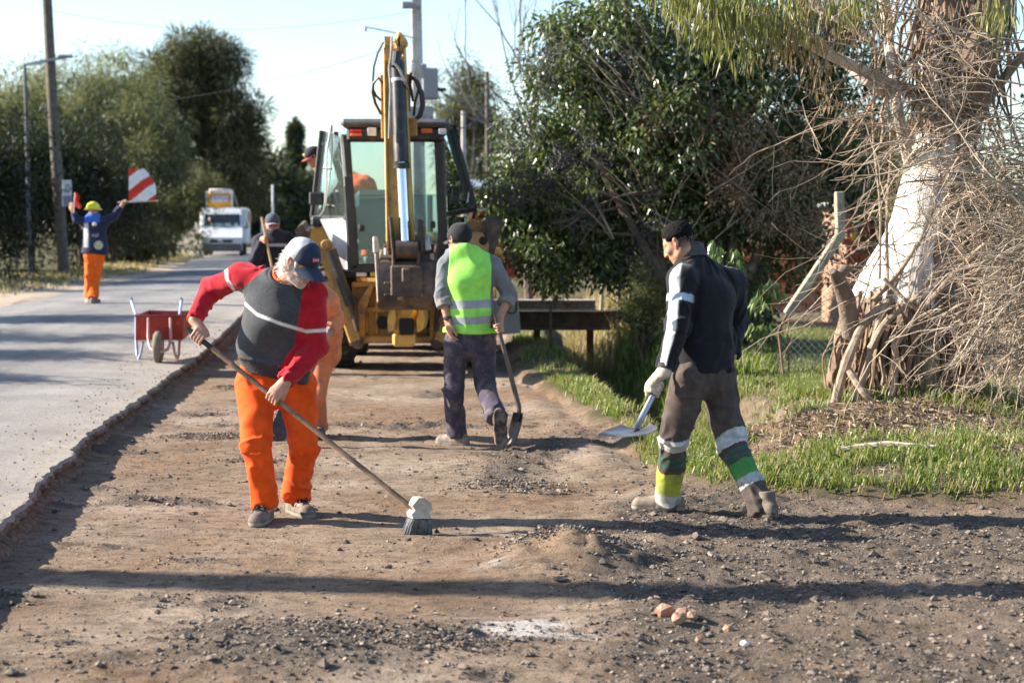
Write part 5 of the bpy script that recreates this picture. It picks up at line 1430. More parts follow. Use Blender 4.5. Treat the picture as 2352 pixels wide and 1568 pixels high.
def build_body(J, h, who, base=(.42, .24, .16), stubble=0, hs=0.94, thick=1.0, grey=(.5, .48, .45), hands=None, fade=False):
    """the whole figure as one skin; who is the person's empty"""
    pts = [J[k] for k in ('head', 'shL', 'shR', 'elL', 'elR', 'wrL', 'wrR', 'hipL', 'hipR', 'knL', 'knR', 'anL', 'anR', 'pelvis')]
    lo, hi = bounds(*pts, m=0.22)
    v = Vox(lo, hi, h)
    sd = torso_side(J); T = thick
    hip_sd = unit(np.array(J['hipL']) - np.array(J['hipR']))
    v.cone(J['pelvis'], J['waist'], .105 * T, .10 * T, .03, q=1.45, side=hip_sd)
    v.cone(J['waist'], J['chest'], .10 * T, .12 * T, .04, q=1.4, side=sd)
    v.cone(J['chest'], J['neck'], .115 * T, .06, .05, q=1.4, side=sd)
    f, u, r = head_axes(J['face'], J['up'])
    v.cone(J['neck'], np.array(J['head']) - u * .06 * hs - f * .012, .062, .056, .03)
    add_head(v, J['head'], J['face'], J['up'], hs)
    for q in 'LR':
        v.cone(J['neck'], J['sh' + q], .05, .052 * T, .04)
        v.cone(J['sh' + q], J['el' + q], .050 * T, .040, .03)
        v.cone(J['el' + q], J['wr' + q], .041, .028, .02)
        v.cone(J['hip' + q], J['kn' + q], .080 * T, .054, .03)
        v.cone(J['kn' + q], J['an' + q], .054, .038, .02)
        an = np.array(J['an' + q]); td = unit(J['toe' + q])
        v.cone(an, an + td * .13 + np.array(J.get('foot_dn' + q, (0, 0, -.05))), .036, .030, .02)
    if hands: hands(v)
    return part_sdf('body', v, M_SKIN, who, lambda V: skin_cols(V, J, base, stubble, grey, hs, fade), None, 1)
def trousers(J, h, who, mat, cols, T=1.0, r_hip=.098, r_kn=.078, r_an=.074, amp=.007, freq=11, top=None, seed=1, seat=1.0, q=1.42, sag=0.03):
    pts = [J[k] for k in ('hipL', 'hipR', 'knL', 'knR', 'anL', 'anR', 'pelvis', 'waist')]
    lo, hi = bounds(*pts, m=0.2)
    v = Vox(lo, hi, h)
    hs_ = unit(np.array(J['hipL']) - np.array(J['hipR']))
    v.cone(np.array(J['pelvis']), J['waist'], .122 * T * seat, .118 * T, .03, q=q, side=hs_, flat1=True)
    v.cone(np.array(J['pelvis']) - np.array([0, 0, .03]), np.array(J['pelvis']) + np.array([0, 0, .03]), .125 * T * seat, .125 * T * seat, .03, q=q, side=hs_)
    bones = []
    for s in 'LR':
        hp, kn, an = np.array(J['hip' + s]), np.array(J['kn' + s]), np.array(J['an' + s])
        v.cone(hp, kn, r_hip * T, r_kn, .025)
        v.cone(kn, an, r_kn, r_an, .02, flat1=True)
        v.cone(kn + unit(an - kn) * np.linalg.norm(an - kn) * .82, an, r_an * .98, r_an * 1.10, .02, flat1=True)
        bones += [(hp, kn), (kn, an)]
    wr = lambda V, N: folds(V, N, bones + [(J['pelvis'], J['waist'])], amp, freq, seed, (0.5, 1.0))
    return part_sdf('trousers', v, mat, who, cols, wr, 1), bones
def shoe(J, s, who, mat, lace=True, L=.29, up=(0, 0, 1), cols=None, hgt=.11, sole=(.30, .27, .24), upper=(.24, .20, .17)):
    an = np.array(J['an' + s]); f = unit(J['toe' + s]); u = unit(np.array(up) - f * np.dot(up, f)); r = np.cross(f, u)
    o = np.array(J['heel' + s]) if 'heel' + s in J else an - u * (an[2] - float(J.get('gz' + s, 0)))   # on the sole, under the ankle
    P = lambda a, b, c=0: o + f * a + u * b + r * c
    v = Vox(o - .26, o + .30, .0055)
    v.cone(P(-.045, .05), P(.02, .05), .042, .043, .02)
    v.cone(P(-.01, .05), P(-.012, hgt), .048, .048, .02, flat1=True)
    v.cone(P(.02, .065), P(.10, .04), .048, .040, .03)
    v.cone(P(.10, .038), P(L - .125, .036), .042, .040, .02, q=1.18, side=r)
    v.cone(P(-.05, .012), P(.08, .012), .040, .043, .02)
    v.cone(P(.06, .012), P(L - .12, .014), .048, .044, .02)
    v.cut(o, -u, o, .5)
    def cc(V):
        b = (V - o) @ u; C = np.where((b < .026)[:, None], np.array(sole), np.array(upper))
        if lace:
            a_ = (V - o) @ f; r_ = (V - o) @ r
            tg = sstep(.034, .024, np.abs(r_)) * sstep(.135, .120, a_) * sstep(.060, .075, b) * (.62 + .38 * np.sign(np.sin(a_ * 420)))
            C = C * (1 - .93 * tg)[:, None]
        C = C * (1 - .5 * np.exp(-((b - .027) / .004) ** 2)[:, None])
        return C * (1 + .25 * vn3(V[:, 0] * 25, V[:, 1] * 25, V[:, 2] * 25, 3)[:, None])
    sh = part_sdf('shoe', v, mat, who, cols or cc, None, 1)
    if lace:
        mb = MB()
        for i in range(5):
            a = .048 + i * .016; b = .131 - i * .0105
            mb.tube([P(a - .006, b - .012, -.03), P(a, b, -.012), P(a + .004, b + .001, .012), P(a - .002, b - .012, .03)], .0045, 5)
        for q in (-1, 1):
            mb.tube([P(.100, .100, 0), P(.112, .108, .018 * q), P(.140, .085, .034 * q), P(.118, .092, .012 * q), P(.100, .098, 0)], .0045, 5)
            mb.tube([P(.100, .099, 0), P(.105, .088, .03 * q), P(.10, .062, .047 * q)], .0024, 5)
        mb.build('shoelace', simple('black_lace', (.02, .018, .016), .8), sh)
    return sh
def cap_brim(c, f, u, s, w=.082, l=.085, drop=.03, tilt=.12, base=.075, y=.03, th=.004, n=(10, 7)):
    f, u, r = head_axes(f, u); c = np.array(c)
    g = np.zeros((n[0], n[1], 3))
    for i, a in enumerate(np.linspace(-1, 1, n[0])):
        for j, t in enumerate(np.linspace(0, 1, n[1])):
            x = math.cos(a * 1.25) * base + t * l * (1 - .42 * abs(a) ** 2.6) ; z = math.sin(a * 1.25) / math.sin(1.25) * w * (1 - .12 * t * abs(a))
            g[i, j] = c + s * (f * (x + .012) + r * z + u * (y - drop * a * a - tilt * t * l * 3 * .5 - .006 * t * t))
    mb = MB(); mb.sheet(g, th)
    return mb
# ------------------------------------------------------------------ people
def joints(fn, D, **extra):
    J = {}
    for k, (a, b, d) in D.items():
        u, v = fn(a, b) if fn else (a, b)
        J[k] = W(u, v, d)
    J.update({k: np.array(q, float) for k, q in extra.items()})
    return J
def uvof(V):
    d = V - CAM
    z = d[:, 1] * _cp - d[:, 2] * _sp
    y = d[:, 1] * _sp + d[:, 2] * _cp
    return CX + F_PX * d[:, 0] / z, CY - F_PX * y / z
def on_ground(p, up=0.0):
    p = np.array(p, float); p[2] = float(ground_h(p[0], p[1])) + up; return p
def text_mesh(body, size, th=0.001, font=None, shear=0):
    cu = bpy.data.curves.new('lettering', 'FONT'); cu.body = body; cu.size = size; cu.extrude = th; cu.align_x = 'CENTER'; cu.align_y = 'CENTER'
    cu.resolution_u = 3; cu.shear = shear
    o = bpy.data.objects.new('lettering', cu)
    COL.objects.link(o)
    dg = bpy.context.evaluated_depsgraph_get()
    me = bpy.data.meshes.new_from_object(o.evaluated_get(dg))
    bpy.data.objects.remove(o); bpy.data.curves.remove(cu)
    return me
def place_text(name, body, size, at, right, up, mat, parent, th=0.001):
    me = text_mesh(body, size, th); me.materials.clear(); me.materials.append(mat)
    n = np.cross(unit(right), unit(up))
    M = Matrix(np.vstack([np.column_stack([unit(right), np.cross(n, unit(right)), n, at]), [0, 0, 0, 1]]).tolist())
    me.transform(M)
    return link(name, me, parent)
M_KNIT = cloth_mat('knit_wool', 0.003, 240, 0.1, 0.95)
M_TWILL = cloth_mat('cotton_twill', 0.0012, 520, 0.08, 0.85)
M_ORANGE = cloth_mat('orange_work_cotton', 0.0014, 420, 0.06, 0.88, dirt=(.42, .10, .03), dirt_amt=0.30, dscale=5)
M_DIRTY = cloth_mat('worn_work_cloth', 0.0012, 480, 0.08, 0.9, dirt=(.22, .17, .13), dirt_amt=0.45)
M_FLEECE = cloth_mat('dark_fleece', 0.002, 300, 0.12, 0.95)
M_HIVIS = cloth_mat('fluorescent_mesh_cloth', 0.0008, 600, 0.0, 0.7)
M_SHOE = cloth_mat('dusty_leather', 0.0015, 200, 0.0, 0.85, dirt=(.33, .27, .21), dirt_amt=0.55, dscale=16)
M_CAP = cloth_mat('cap_cotton', 0.001, 500, 0.1, 0.85)
M_HAIR = simple('white_hair', (.62, .61, .58), 0.6, var=0.12, scale=60)
M_DARKHAIR = simple('black_hair', (.005, .0045, .0045), 0.85, spec=.15, var=0.3, scale=90, bump=.004, bscale=220)
M_HANDLE = simple('old_broomstick_wood', (.26, .15, .085), 0.55, var=0.4, scale=14, dirt=(.06, .04, .035), dirt_amt=.55, dscale=7, bump=.001)
M_PIPE = simple('white_piping', (.78, .77, .75), .8)

# ================= the man with the broom
J = joints(None, dict(head=(691, 603, 9.55), neck=(655, 645, 9.67), chest=(640, 705, 9.74), waist=(633, 800, 9.88), pelvis=(634, 872, 9.97),
    shR=(556, 634, 9.80), shL=(720, 672, 9.69), elR=(484, 664, 9.97), wrR=(447, 735, 9.78), elL=(727, 796, 9.75), wrL=(655, 877, 9.60),
    hipR=(586, 885, 9.97), hipL=(684, 888, 9.99), knR=(590, 1030, 9.76), knL=(697, 1026, 9.86), anR=(611, 1166, 9.80), anL=(678, 1146, 10.05)),
    face=(.66, -.52, -.54), up=(.42, -.33, .84), toeR=(-.12, -1, 0), toeL=(.50, -.85, 0))
J['heelR'] = on_ground(J['anR'] + np.array([-.01, 0.02, 0])); J['heelL'] = on_ground(J['anL'] + np.array([0, .02, 0]))
BA, BB = W(447, 768, 9.74), W(950, 1168, 9.40)
bax = unit(BB - BA)
H1 = BA + bax * .03; H2 = BA + bax * (.37 * np.linalg.norm(BB - BA))
def hands1(v):
    add_grip(v, H1, bax, np.array([-.35, -.15, .8]), J['wrR'], .017, 1.0, 1)
    add_grip(v, H2, -bax, np.array([-.55, -.45, .55]), J['wrL'], .017, 1.0, -1)
who = empty('person', on_ground(J['pelvis']), 'grey bearded man in red and grey sweater and bright orange trousers, sweeping', 'person')
body1 = build_body(J, .0058, who, (.46, .25, .17), .75, 1.0, 1.0, (.62, .60, .57), hands1)
# trousers
tr1, bones1 = trousers(dict(J, anR=J['anR'] + np.array([0, .01, .028]), anL=J['anL'] + np.array([0, .01, .028])), .0062, who, M_ORANGE, (.80, .085, .004), T=1.12, r_hip=.104, r_kn=.084, r_an=.078, amp=.0135, freq=10, seed=3, q=1.46)
# sweater
f1 = unit(np.cross(torso_side(J), [0, 0, 1])); 
lo, hi = bounds(J['shL'], J['shR'], J['elL'], J['elR'], J['wrL'], J['wrR'], J['pelvis'], J['neck'], m=.22)
v = Vox(lo, hi, .0066); sd = torso_side(J)
v.cone(J['chest'], J['waist'] + np.array([0, -.03, 0]), .138, .150, .03, q=1.40, side=sd)
v.cone(J['waist'] + np.array([0, -.03, 0]), J['pelvis'] + np.array([0, -.02, .0]), .150, .134, .03, q=1.42, side=sd)
v.cone(J['chest'], J['neck'], .128, .085, .06, q=1.35, side=sd)
for q in 'LR':
    v.cone(J['neck'] * .7 + J['chest'] * .3, J['sh' + q], .085, .074, .06)
    v.cone(J['sh' + q], J['el' + q], .072, .062, .035)
    e = J['wr' + q] - J['el' + q]
    v.cone(J['el' + q], J['wr' + q] - e * .02, .064, .047, .025, flat1=True)
    v.cone(J['wr' + q] - e * .22, J['wr' + q] - e * .02, .047, .045, .012, flat1=True)
hem_p = W(640, 868, 9.85); hem_n = np.array([-.22, -.12, -1.0])
v.cut(hem_p, hem_n, J['pelvis'], .26)
up1 = unit(J['neck'] - J['pelvis'])
v.cut(J['neck'] + up1 * .035, up1 + np.array([0, -.25, 0]), J['neck'], .10)
armb = [(J['sh' + q], J['el' + q]) for q in 'RL'] + [(J['el' + q], J['wr' + q]) for q in 'RL']
tb = [(J['chest'], J['waist']), (J['waist'], J['pelvis'])]
def wr1(V, N):
    V2 = folds(V, N, armb, .010, 12, 11, (.6, .9), .55)
    bi, *_ = bone_coords(V, armb + tb, [.07, .07, .05, .05, .15, .15])
    tors = (bi >= 4)
    uu, vv = uvof(V)
    dg = np.sin((uu * .55 + vv * .85) / 21 + 2.2 * vn3(V[:, 0] * 5, V[:, 1] * 5, V[:, 2] * 5, 8)) * .014 * sstep(620, 740, vv)
    hemd = (V - hem_p) @ unit(hem_n)
    rib = sstep(-.085, -.07, hemd)
    an = np.arctan2((V - J['waist']) @ sd, (V - J['waist']) @ np.array([0, -1, 0]))
    dd = dg * (1 - rib) + rib * (.0045 * np.sin(an * 62) + .006 + .012 * np.exp(-((hemd + .085) / .02) ** 2))
    V3 = V + N * dd[:, None]
    return np.where(tors[:, None], V3, V2)
def col1(V):
    bi, bt, bl, bd = bone_coords(V, armb + tb, [.07, .07, .05, .05, .15, .15])
    uu, vv = uvof(V)
    grey = np.array([.060, .064, .070]); red = np.array([.42, .010, .022]); white = np.array([.74, .73, .71])
    # raglan seams: neck to armpit on both sides
    seamL = 548 + (668 - vv) * (95 / 80.0)           # his right sleeve
    redm = (uu < seamL) & (vv < 690) | ((bi == 0) & (bt > .2)) | (bi == 2)
    seamR = 700 - (vv - 640) * (22 / 140.0)
    redm2 = ((uu > seamR) & (vv < 790) & (vv > 600)) | ((bi == 1) & (bt > .3)) | (bi == 3)
    r = np.maximum(sstep(-2.5, 2.5, seamL - uu) * (vv < 690), np.maximum(((bi == 0) & (bt > .25)), (bi == 2)))
    r2 = np.maximum(sstep(-2.5, 2.5, uu - seamR) * (vv < 790) * (vv > 600), np.maximum(((bi == 1) & (bt > .35)), (bi == 3)))
    m = np.clip(np.maximum(r, r2), 0, 1)[:, None]
    C = grey * (1 + .25 * vn3(V[:, 0] * 160, V[:, 1] * 160, V[:, 2] * 160, 4))[:, None] * (1 - m) + red * m
    line = np.interp(uu, [545, 560, 590, 640, 700, 705, 760], [668, 695, 722, 742, 760, 761, 757])
    w1 = sstep(5.2, 2.6, np.abs(vv - line)) * (~((bi == 0) | (bi == 2)) & (V[:, 1] < J['chest'][1] + .05))
    l2 = np.interp(vv, [600, 640, 662, 690], [518, 521, 535, 552])
    w2 = sstep(5.0, 2.4, np.abs(uu - l2)) * (bi == 0)
    ww = np.clip(np.maximum(w1, w2), 0, 1)[:, None]
    C = C * (1 - ww) + white * ww
    # cuffs a shade darker from the ribs
    return C
sw1 = part_sdf('sweater', v, M_KNIT, who, col1, wr1, 1)
# collar: knitted neckline and the orange collar beneath
mb = MB(); ringc = J['neck'] + up1 * .030; A_, B_, _ = frame(up1 + np.array([0.1, -.35, 0]))
ang = np.linspace(0, 2 * math.pi, 25)
mb.tube([ringc + .088 * math.cos(a) * A_ + .080 * math.sin(a) * B_ for a in ang], .013, 8, False)
o = mb.build('neckline', simple('grey_rib_knit', (.05, .054, .06), .95, var=.3, scale=120, bump=.002, bscale=300), sw1, 60)
mb = MB()
g = np.zeros((25, 4, 3))
for i, a in enumerate(ang):
    for j, (rr, hh) in enumerate([(.072, 0), (.070, .018), (.068, .034), (.074, .030)]):
        g[i, j] = ringc + rr * 1.06 * math.cos(a) * A_ + rr * .98 * math.sin(a) * B_ + unit(np.cross(A_, B_)) * (hh - .006)
mb.sheet(g, .003)
mb.build('shirt_collar', simple('orange_cotton', (.80, .115, .006), .8, var=.15), who, 60)
w_ = unit(J['wrR'] - J['elR']); a1, b1, _ = frame(w_)
mb = MB(); mb.lathe(J['wrR'] - w_ * .016, [(.040, 0), (.045, .002), (.043, .016), (.034, .017)], w_, 20)
mb.build('shirt_cuff', simple('orange_cotton', (.80, .115, .006), .8), who, 50)
for s in 'RL':
    shoe(J, s, who, M_SHOE, True, .30, upper=(.145, .115, .095), sole=(.26, .23, .195), hgt=.115)
# hair, cap
f, u, r = head_axes(J['face'], J['up']); hc = J['head']; S = 1.0
v = Vox(hc - .2, hc + .2, .006)
v.ell(hc + S * (-.034 * f - .002 * u), (f, u, r), (.086, .096, .081), .01)
v.ell(hc + S * (-.072 * f - .055 * u), (f, u, r), (.040, .055, .064), .03)
for q in (-1, 1): v.cone(hc + S * (.030 * f + .02 * u + .068 * q * r), hc + S * (.034 * f - .035 * u + .062 * q * r), .012, .007, .012)
v.cut(hc + S * .045 * f, f, hc, .3); v.cut(hc + S * .075 * u, u, hc, .3)
for q in (-1, 1): v.ell(hc + S * (-.002 * f - .010 * u + .082 * q * r), (f, u, r), (.026, .036, .03), .01, 's')
hair = part_sdf('hair', v, M_HAIR, who, (.8, .79, .76), lambda V, N: V + N * (.006 * vn3(V[:, 0] * 60, V[:, 1] * 60, V[:, 2] * 25, 3) + .003 * vn3(V[:, 0] * 150, V[:, 1] * 150, V[:, 2] * 60, 5))[:, None], 1)
mb = MB(); rr = random.Random(5)
for i in range(420):
    an = rr.uniform(.75, 5.6); hh = rr.uniform(-.105, .035)
    dirv = math.cos(an) * f * -1 * -1 + math.sin(an) * r
    if math.cos(an) > .35: continue
    p0 = hc + S * (-.035 * f + hh * u + .082 * (math.cos(an) * f + math.sin(an) * r))
    out = unit(math.cos(an) * f + math.sin(an) * r + u * rr.uniform(-.9, .5) + np.array([rr.uniform(-.5, .5) for _ in range(3)]))
    L = rr.uniform(.012, .030)
    mb.tube([p0, p0 + out * L * .5, p0 + out * L + np.array([rr.uniform(-.01, .01), 0, -.006])], [.0016, .0012, .0005], 3, False)
for i in range(40):                                    # short beard
    a = rr.uniform(-.02, .085); b = rr.uniform(-.115, -.05); q = rr.choice((-1, 1))
    p0 = hc + S * (a * f + b * u + q * r * (.060 - .35 * max(0, a) ** 1.3))
    out = unit(-u * .8 + q * r * .5 + f * rr.uniform(-.3, .5))
    mb.tube([p0, p0 + out * rr.uniform(.005, .011)], [.0010, .0005], 3, False)
mb.build('loose_strands', M_HAIR, hair, None)
v = Vox(hc - .2, hc + .22, .006)
v.ell(hc + S * (-.006 * f + .048 * u), (f, u, r), (.112, .096, .089), .01)
v.cut(hc + S * .030 * u - f * .0, -u - f * .10, hc, .3)
def capcol(V):
    a, b, d = head_local(V, hc, f, u, S)
    front = sstep(-.001, .003, a - .018 + .25 * np.abs(d) * 0)[:, None]
    C = np.array([.40, .40, .43]) * (1 - front) + np.array([.022, .032, .062]) * front
    seam = np.exp(-((a - .018) / .003) ** 2) + np.exp(-(d / .003) ** 2) + np.exp(-((a + .055) / .0025) ** 2)
    return C * (1 - .45 * np.clip(seam, 0, 1))[:, None]
cap = part_sdf('cap', v, M_CAP, who, capcol, lambda V, N: V + N * (.004 * vn3(V[:, 0] * 26, V[:, 1] * 26, V[:, 2] * 26, 21))[:, None], 1)
M_NAVY = simple('navy_denim', (.022, .032, .062), .85, var=.3, scale=30, bump=.001, bscale=400)
cap_brim(hc, f, u, S, w=.086, l=.102, drop=.040, tilt=.12, base=.088, y=.030).build('brim', M_NAVY, cap, 60)
mb = MB(); mb.lathe(hc + S * (.141 * u - .006 * f), [(.002, .002), (.008, 0), (.008, -.004)], u, 10); mb.build('button', M_NAVY, cap)
# red patch with the lettering
n0 = unit(f + r * .35 + u * .12); rt = unit(np.cross(u, n0)); upv = np.cross(n0, rt)
n0 = unit(f * .95 + r * .10 + u * .30); rt = unit(np.cross(u, n0)); upv = np.cross(n0, rt)
pc = hc + S * (-.006 * f + .048 * u) + n0 * (S / math.sqrt((n0 @ f / .112) ** 2 + (n0 @ u / .096) ** 2 + (n0 @ r / .089) ** 2) + .003)
mb = MB(); g = np.zeros((7, 3, 3))
for i, a in enumerate(np.linspace(-.5, .5, 7)):
    for j, b in enumerate(np.linspace(-.5, .5, 3)):
        g[i, j] = pc + rt * a * .046 + upv * b * .027 - n0 * (a * a * .012)
mb.sheet(g, .003); patch = mb.build('badge', simple('red_patch', (.42, .02, .035), .7), cap, 60)
place_text('badge_lettering', "LEVI'S", .0165, pc + n0 * .0022, rt, upv, simple('white_thread', (.85, .85, .85), .7), patch, .0012)
# the broom
broom = empty('broom', on_ground(BB), 'push broom with a stained wooden handle, cream block and grey bristles touching the dirt', 'broom')
mb = MB(); mb.tube([BA - bax * .05, BA + bax * .4, BA + bax * 1.0, BB], [.0145, .0145, .014, .0135], 10); mb.build('handle', M_HANDLE, broom)
mb = MB(); mb.tube([BA - bax * .055, BA + bax * .13], .0158, 10); mb.build('grip_sleeve', simple('dark_rubber', (.02, .017, .016), .6), broom)
hs_d = unit(np.array([.55, -.80, -.05])); hn = np.array([0, 0, 1.0])
bc = np.array([BB[0] + .030, BB[1] - .01, float(ground_h(BB[0], BB[1])) + .130])
cr = unit(np.cross(hs_d, hn))
mb = MB()
prof = [(-.055, -.045), (-.062, -.012), (-.040, .012), (-.058, .045), (-.02, .095), (.018, .098), (.062, .058), (.070, .012), (.050, -.002), (.062, -.045)]
mb.prism([(x * .88, z * .82) for x, z in prof], bc - hs_d * .03, np.array([1, .1, 0]) / 1.005, hn, hs_d, .06)
blk = mb.build('broom_block', simple('cream_plastic', (.42, .385, .325), .6, var=.15, dirt=(.28, .23, .18), dirt_amt=.6, dscale=16), broom, 30)
mb = MB(); rr = random.Random(9); gz = float(ground_h(bc[0], bc[1]))
for i in range(420):
    a, b = rr.uniform(-.052, .052), rr.uniform(-.032, .032)
    p = bc + np.array([a, 0, -.044]) + hs_d * b
    q = np.array([p[0] + a * .35 - .012 + rr.uniform(-.008, .008), p[1] + b * .3 + rr.uniform(-.008, .008), gz + rr.uniform(.0, .012)])
    mb.tube([p, (p + q) / 2 + np.array([a * .05, 0, 0]), q], [.0034, .003, .0022], 4, False)
mb.build('bristles', simple('grey_bristle', (.12, .125, .13), .7, var=.6, scale=50), broom, None)

# ================= the man in the yellow green vest
c4 = crop(1060, 540, 2.53)
J = joints(c4, dict(head=(222, 150, 13.36), neck=(232, 232, 13.30), chest=(290, 400, 13.28), waist=(305, 600, 13.3), pelvis=(292, 785, 13.3),
    shL=(140, 305, 13.3), shR=(440, 312, 13.3), elL=(118, 505, 13.25), wrL=(152, 665, 13.2), elR=(540, 505, 13.32), wrR=(478, 640, 13.2),
    hipL=(205, 815, 13.3), hipR=(372, 815, 13.3), knL=(186, 1085, 13.3), knR=(382, 1068, 13.32), anL=(208, 1378, 13.38), anR=(462, 1282, 13.0)),
    face=(-.66, .74, -.14), up=(-.08, .10, .98), toeL=(-.86, .5, 0), toeR=(.08, .10, -1.0))
J['heelL'] = on_ground(J['anL'] + np.array([.02, 0, 0]))
J['heelR'] = J['anR'] + np.array([.02, -.10, -.0])
SH0, SH1 = np.array(W(*c4(452, 640), 13.12)), np.array(W(*c4(606, 1225), 13.05))
shax = unit(SH1 - SH0)
def hands3(v):
    add_open_hand(v, J['wrL'], np.array([.16, -.05, -1]), np.array([.9, .35, .1]), 1.05, .55, 1)
    add_grip(v, SH0 + shax * .09, shax, np.array([.6, .45, .3]), J['wrR'], .017, 1.0, 1)
who = empty('person', on_ground(J['pelvis']), 'man in fluorescent green vest and black cap seen from behind, facing the digger', 'person')
build_body(J, .0075, who, (.40, .22, .145), .1, .94, .98, (.1, .08, .07), hands3, fade=True)
trousers(J, .0075, who, M_DIRTY, (.052, .044, .070), T=1.05, r_hip=.100, r_kn=.080, r_an=.074, amp=.013, freq=10, seed=21)
sd = torso_side(J)
lo, hi = bounds(*[J[k] for k in ('shL', 'shR', 'elL', 'elR', 'wrL', 'wrR', 'pelvis', 'neck')], m=.2)
v = Vox(lo, hi, .0075)
v.cone(J['chest'], J['waist'], .125, .122, .03, q=1.4, side=sd); v.cone(J['waist'], J['pelvis'], .122, .12, .03, q=1.4, side=sd, flat1=True)
v.cone(J['chest'], J['neck'], .122, .07, .05, q=1.4, side=sd)
for q in 'LR':
    e = J['wr' + q] - J['el' + q]
    v.cone(J['neck'], J['sh' + q], .07, .066, .05); v.cone(J['sh' + q], J['el' + q], .070, .062, .03)
    v.cone(J['el' + q], J['el' + q] + e * .38, .063, .062, .02, flat1=True)
    v.cone(J['el' + q] + e * .20, J['el' + q] + e * .42, .064, .066, .01, flat1=True)
v.cut(J['neck'] + np.array([0, 0, .075]), (0, 0, 1), J['neck'], .1)
armb3 = [(J['sh' + q], J['el' + q]) for q in 'RL'] + [(J['el' + q], J['wr' + q]) for q in 'RL']
def colsl(V):
    bi, bt, *_ = bone_coords(V, armb3)
    m = ((bi >= 2) & (bt > .08))[:, None]
    return np.where(m, np.array([.22, .21, .20]), np.array([.15, .165, .19]))
part_sdf('shirt', v, M_DIRTY, who, colsl, lambda V, N: folds(V, N, armb3 + [(J['chest'], J['waist']), (J['waist'], J['pelvis'])], .010, 13, 31, (.5, 1.0), .5, [.07, .06, .06, .05, .16, .16]), 1)
v = Vox(lo, hi, .0075)
hemz = W(*c4(330, 742), 13.2)
v.cone(J['chest'], J['waist'], .146, .150, .03, q=1.40, side=sd); v.cone(J['waist'], J['pelvis'], .150, .152, .03, q=1.42, side=sd)
v.cone(J['chest'], J['neck'] + np.array([0, 0, .0]), .136, .085, .05, q=1.4, side=sd)
for q in 'LR':
    v.cone(J['neck'], J['sh' + q] * .80 + J['neck'] * .20, .082, .083, .04)
    d_ = unit(J['sh' + q] - J['neck']); d_[2] = 0
    v.cut(J['sh' + q] * .86 + J['chest'] * .14 * np.array([1, 1, 0]) + J['sh' + q] * .14 * np.array([0, 0, 1]), d_, J['sh' + q] - np.array([0, 0, .15]), .33)
v.cut(hemz, (0, 0, -1), J['pelvis'], .4); v.cut(J['neck'] + np.array([0, 0, .050]), (0, .25, 1), J['neck'], .12)
def colv(V):
    uu, vv = uvof(V)
    C = np.tile(np.array([.31, .74, .11]), (len(V), 1))
    for a, b in ((558, 26), (660, 24)):
        y0 = c4(0, a)[1]; hw = b / 2.53 * .91875
        sl = (uu - c4(330, 0)[0]) * -.035 + .6 * np.sin(uu / 14)
        w = sstep(hw + 1.0, hw - .8, np.abs(vv - y0 - sl))[:, None]; C = C * (1 - w) + np.array([.30, .31, .33]) * w
    return C
vest = part_sdf('vest', v, M_HIVIS, who, colv, lambda V, N: V + N * ((.0055 * np.sin((V[:, 0] * 22 + V[:, 2] * 9 + 2 * vn3(V[:, 0] * 6, V[:, 1] * 6, V[:, 2] * 5, 3))) + .008 * (1 - np.abs(vn3(V[:, 0] * 9 + V[:, 2] * 3, V[:, 1] * 9, V[:, 2] * 5, 6)) * 2)) * .9)[:, None], 1)
f, u, r = head_axes(J['face'], J['up']); hc = J['head']; S = .94
v = Vox(hc - .2, hc + .22, .007); v.ell(hc + S * (-.012 * f + .042 * u), (f, u, r), (.113, .094, .088), .01); v.cut(hc + S * -.012 * u, -u + f * .32, hc, .3)
cap = part_sdf('cap', v, M_CAP, who, (.015, .015, .018), lambda V, N: V + N * (.004 * vn3(V[:, 0] * 22, V[:, 1] * 22, V[:, 2] * 22, 24))[:, None])
cap_brim(hc, f, u, S, w=.078, l=.075, drop=.03, tilt=.10, base=.088, y=.018).build('brim', simple('black_cotton', (.022, .022, .025), .85, var=.3, scale=20), cap, 60)
v = Vox(hc - .2, hc + .2, .007); v.ell(hc + S * (-.026 * f - .008 * u), (f, u, r), (.080, .080, .0745), .01); v.cut(hc - S * .01 * f, f, hc, .3); v.cut(hc - S * .050 * u, -u, hc, .3)
e = unit(J['wrL'] - J['elL']); mb = MB(); mb.lathe(J['wrL'] - e * .035, [(.030, 0), (.0335, .002), (.0335, .020), (.030, .022)], e, 16)
wt = mb.build('watch', simple('black_watch_strap', (.015, .015, .017), .4), who)
mb = MB(); mb.lathe(J['wrL'] - e * .024 + np.array([-.005, -.032, 0]), [(.018, 0), (.018, .009), (.014, .011)], (-.2, -1, .1), 14); mb.build('watch_face', simple('watch_glass', (.05, .055, .06), .15), wt)
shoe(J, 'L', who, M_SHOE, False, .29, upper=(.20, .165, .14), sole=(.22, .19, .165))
shoe(J, 'R', who, M_SHOE, False, .29, up=(0.02, 1, .10), upper=(.11, .088, .075), sole=(.050, .042, .038))
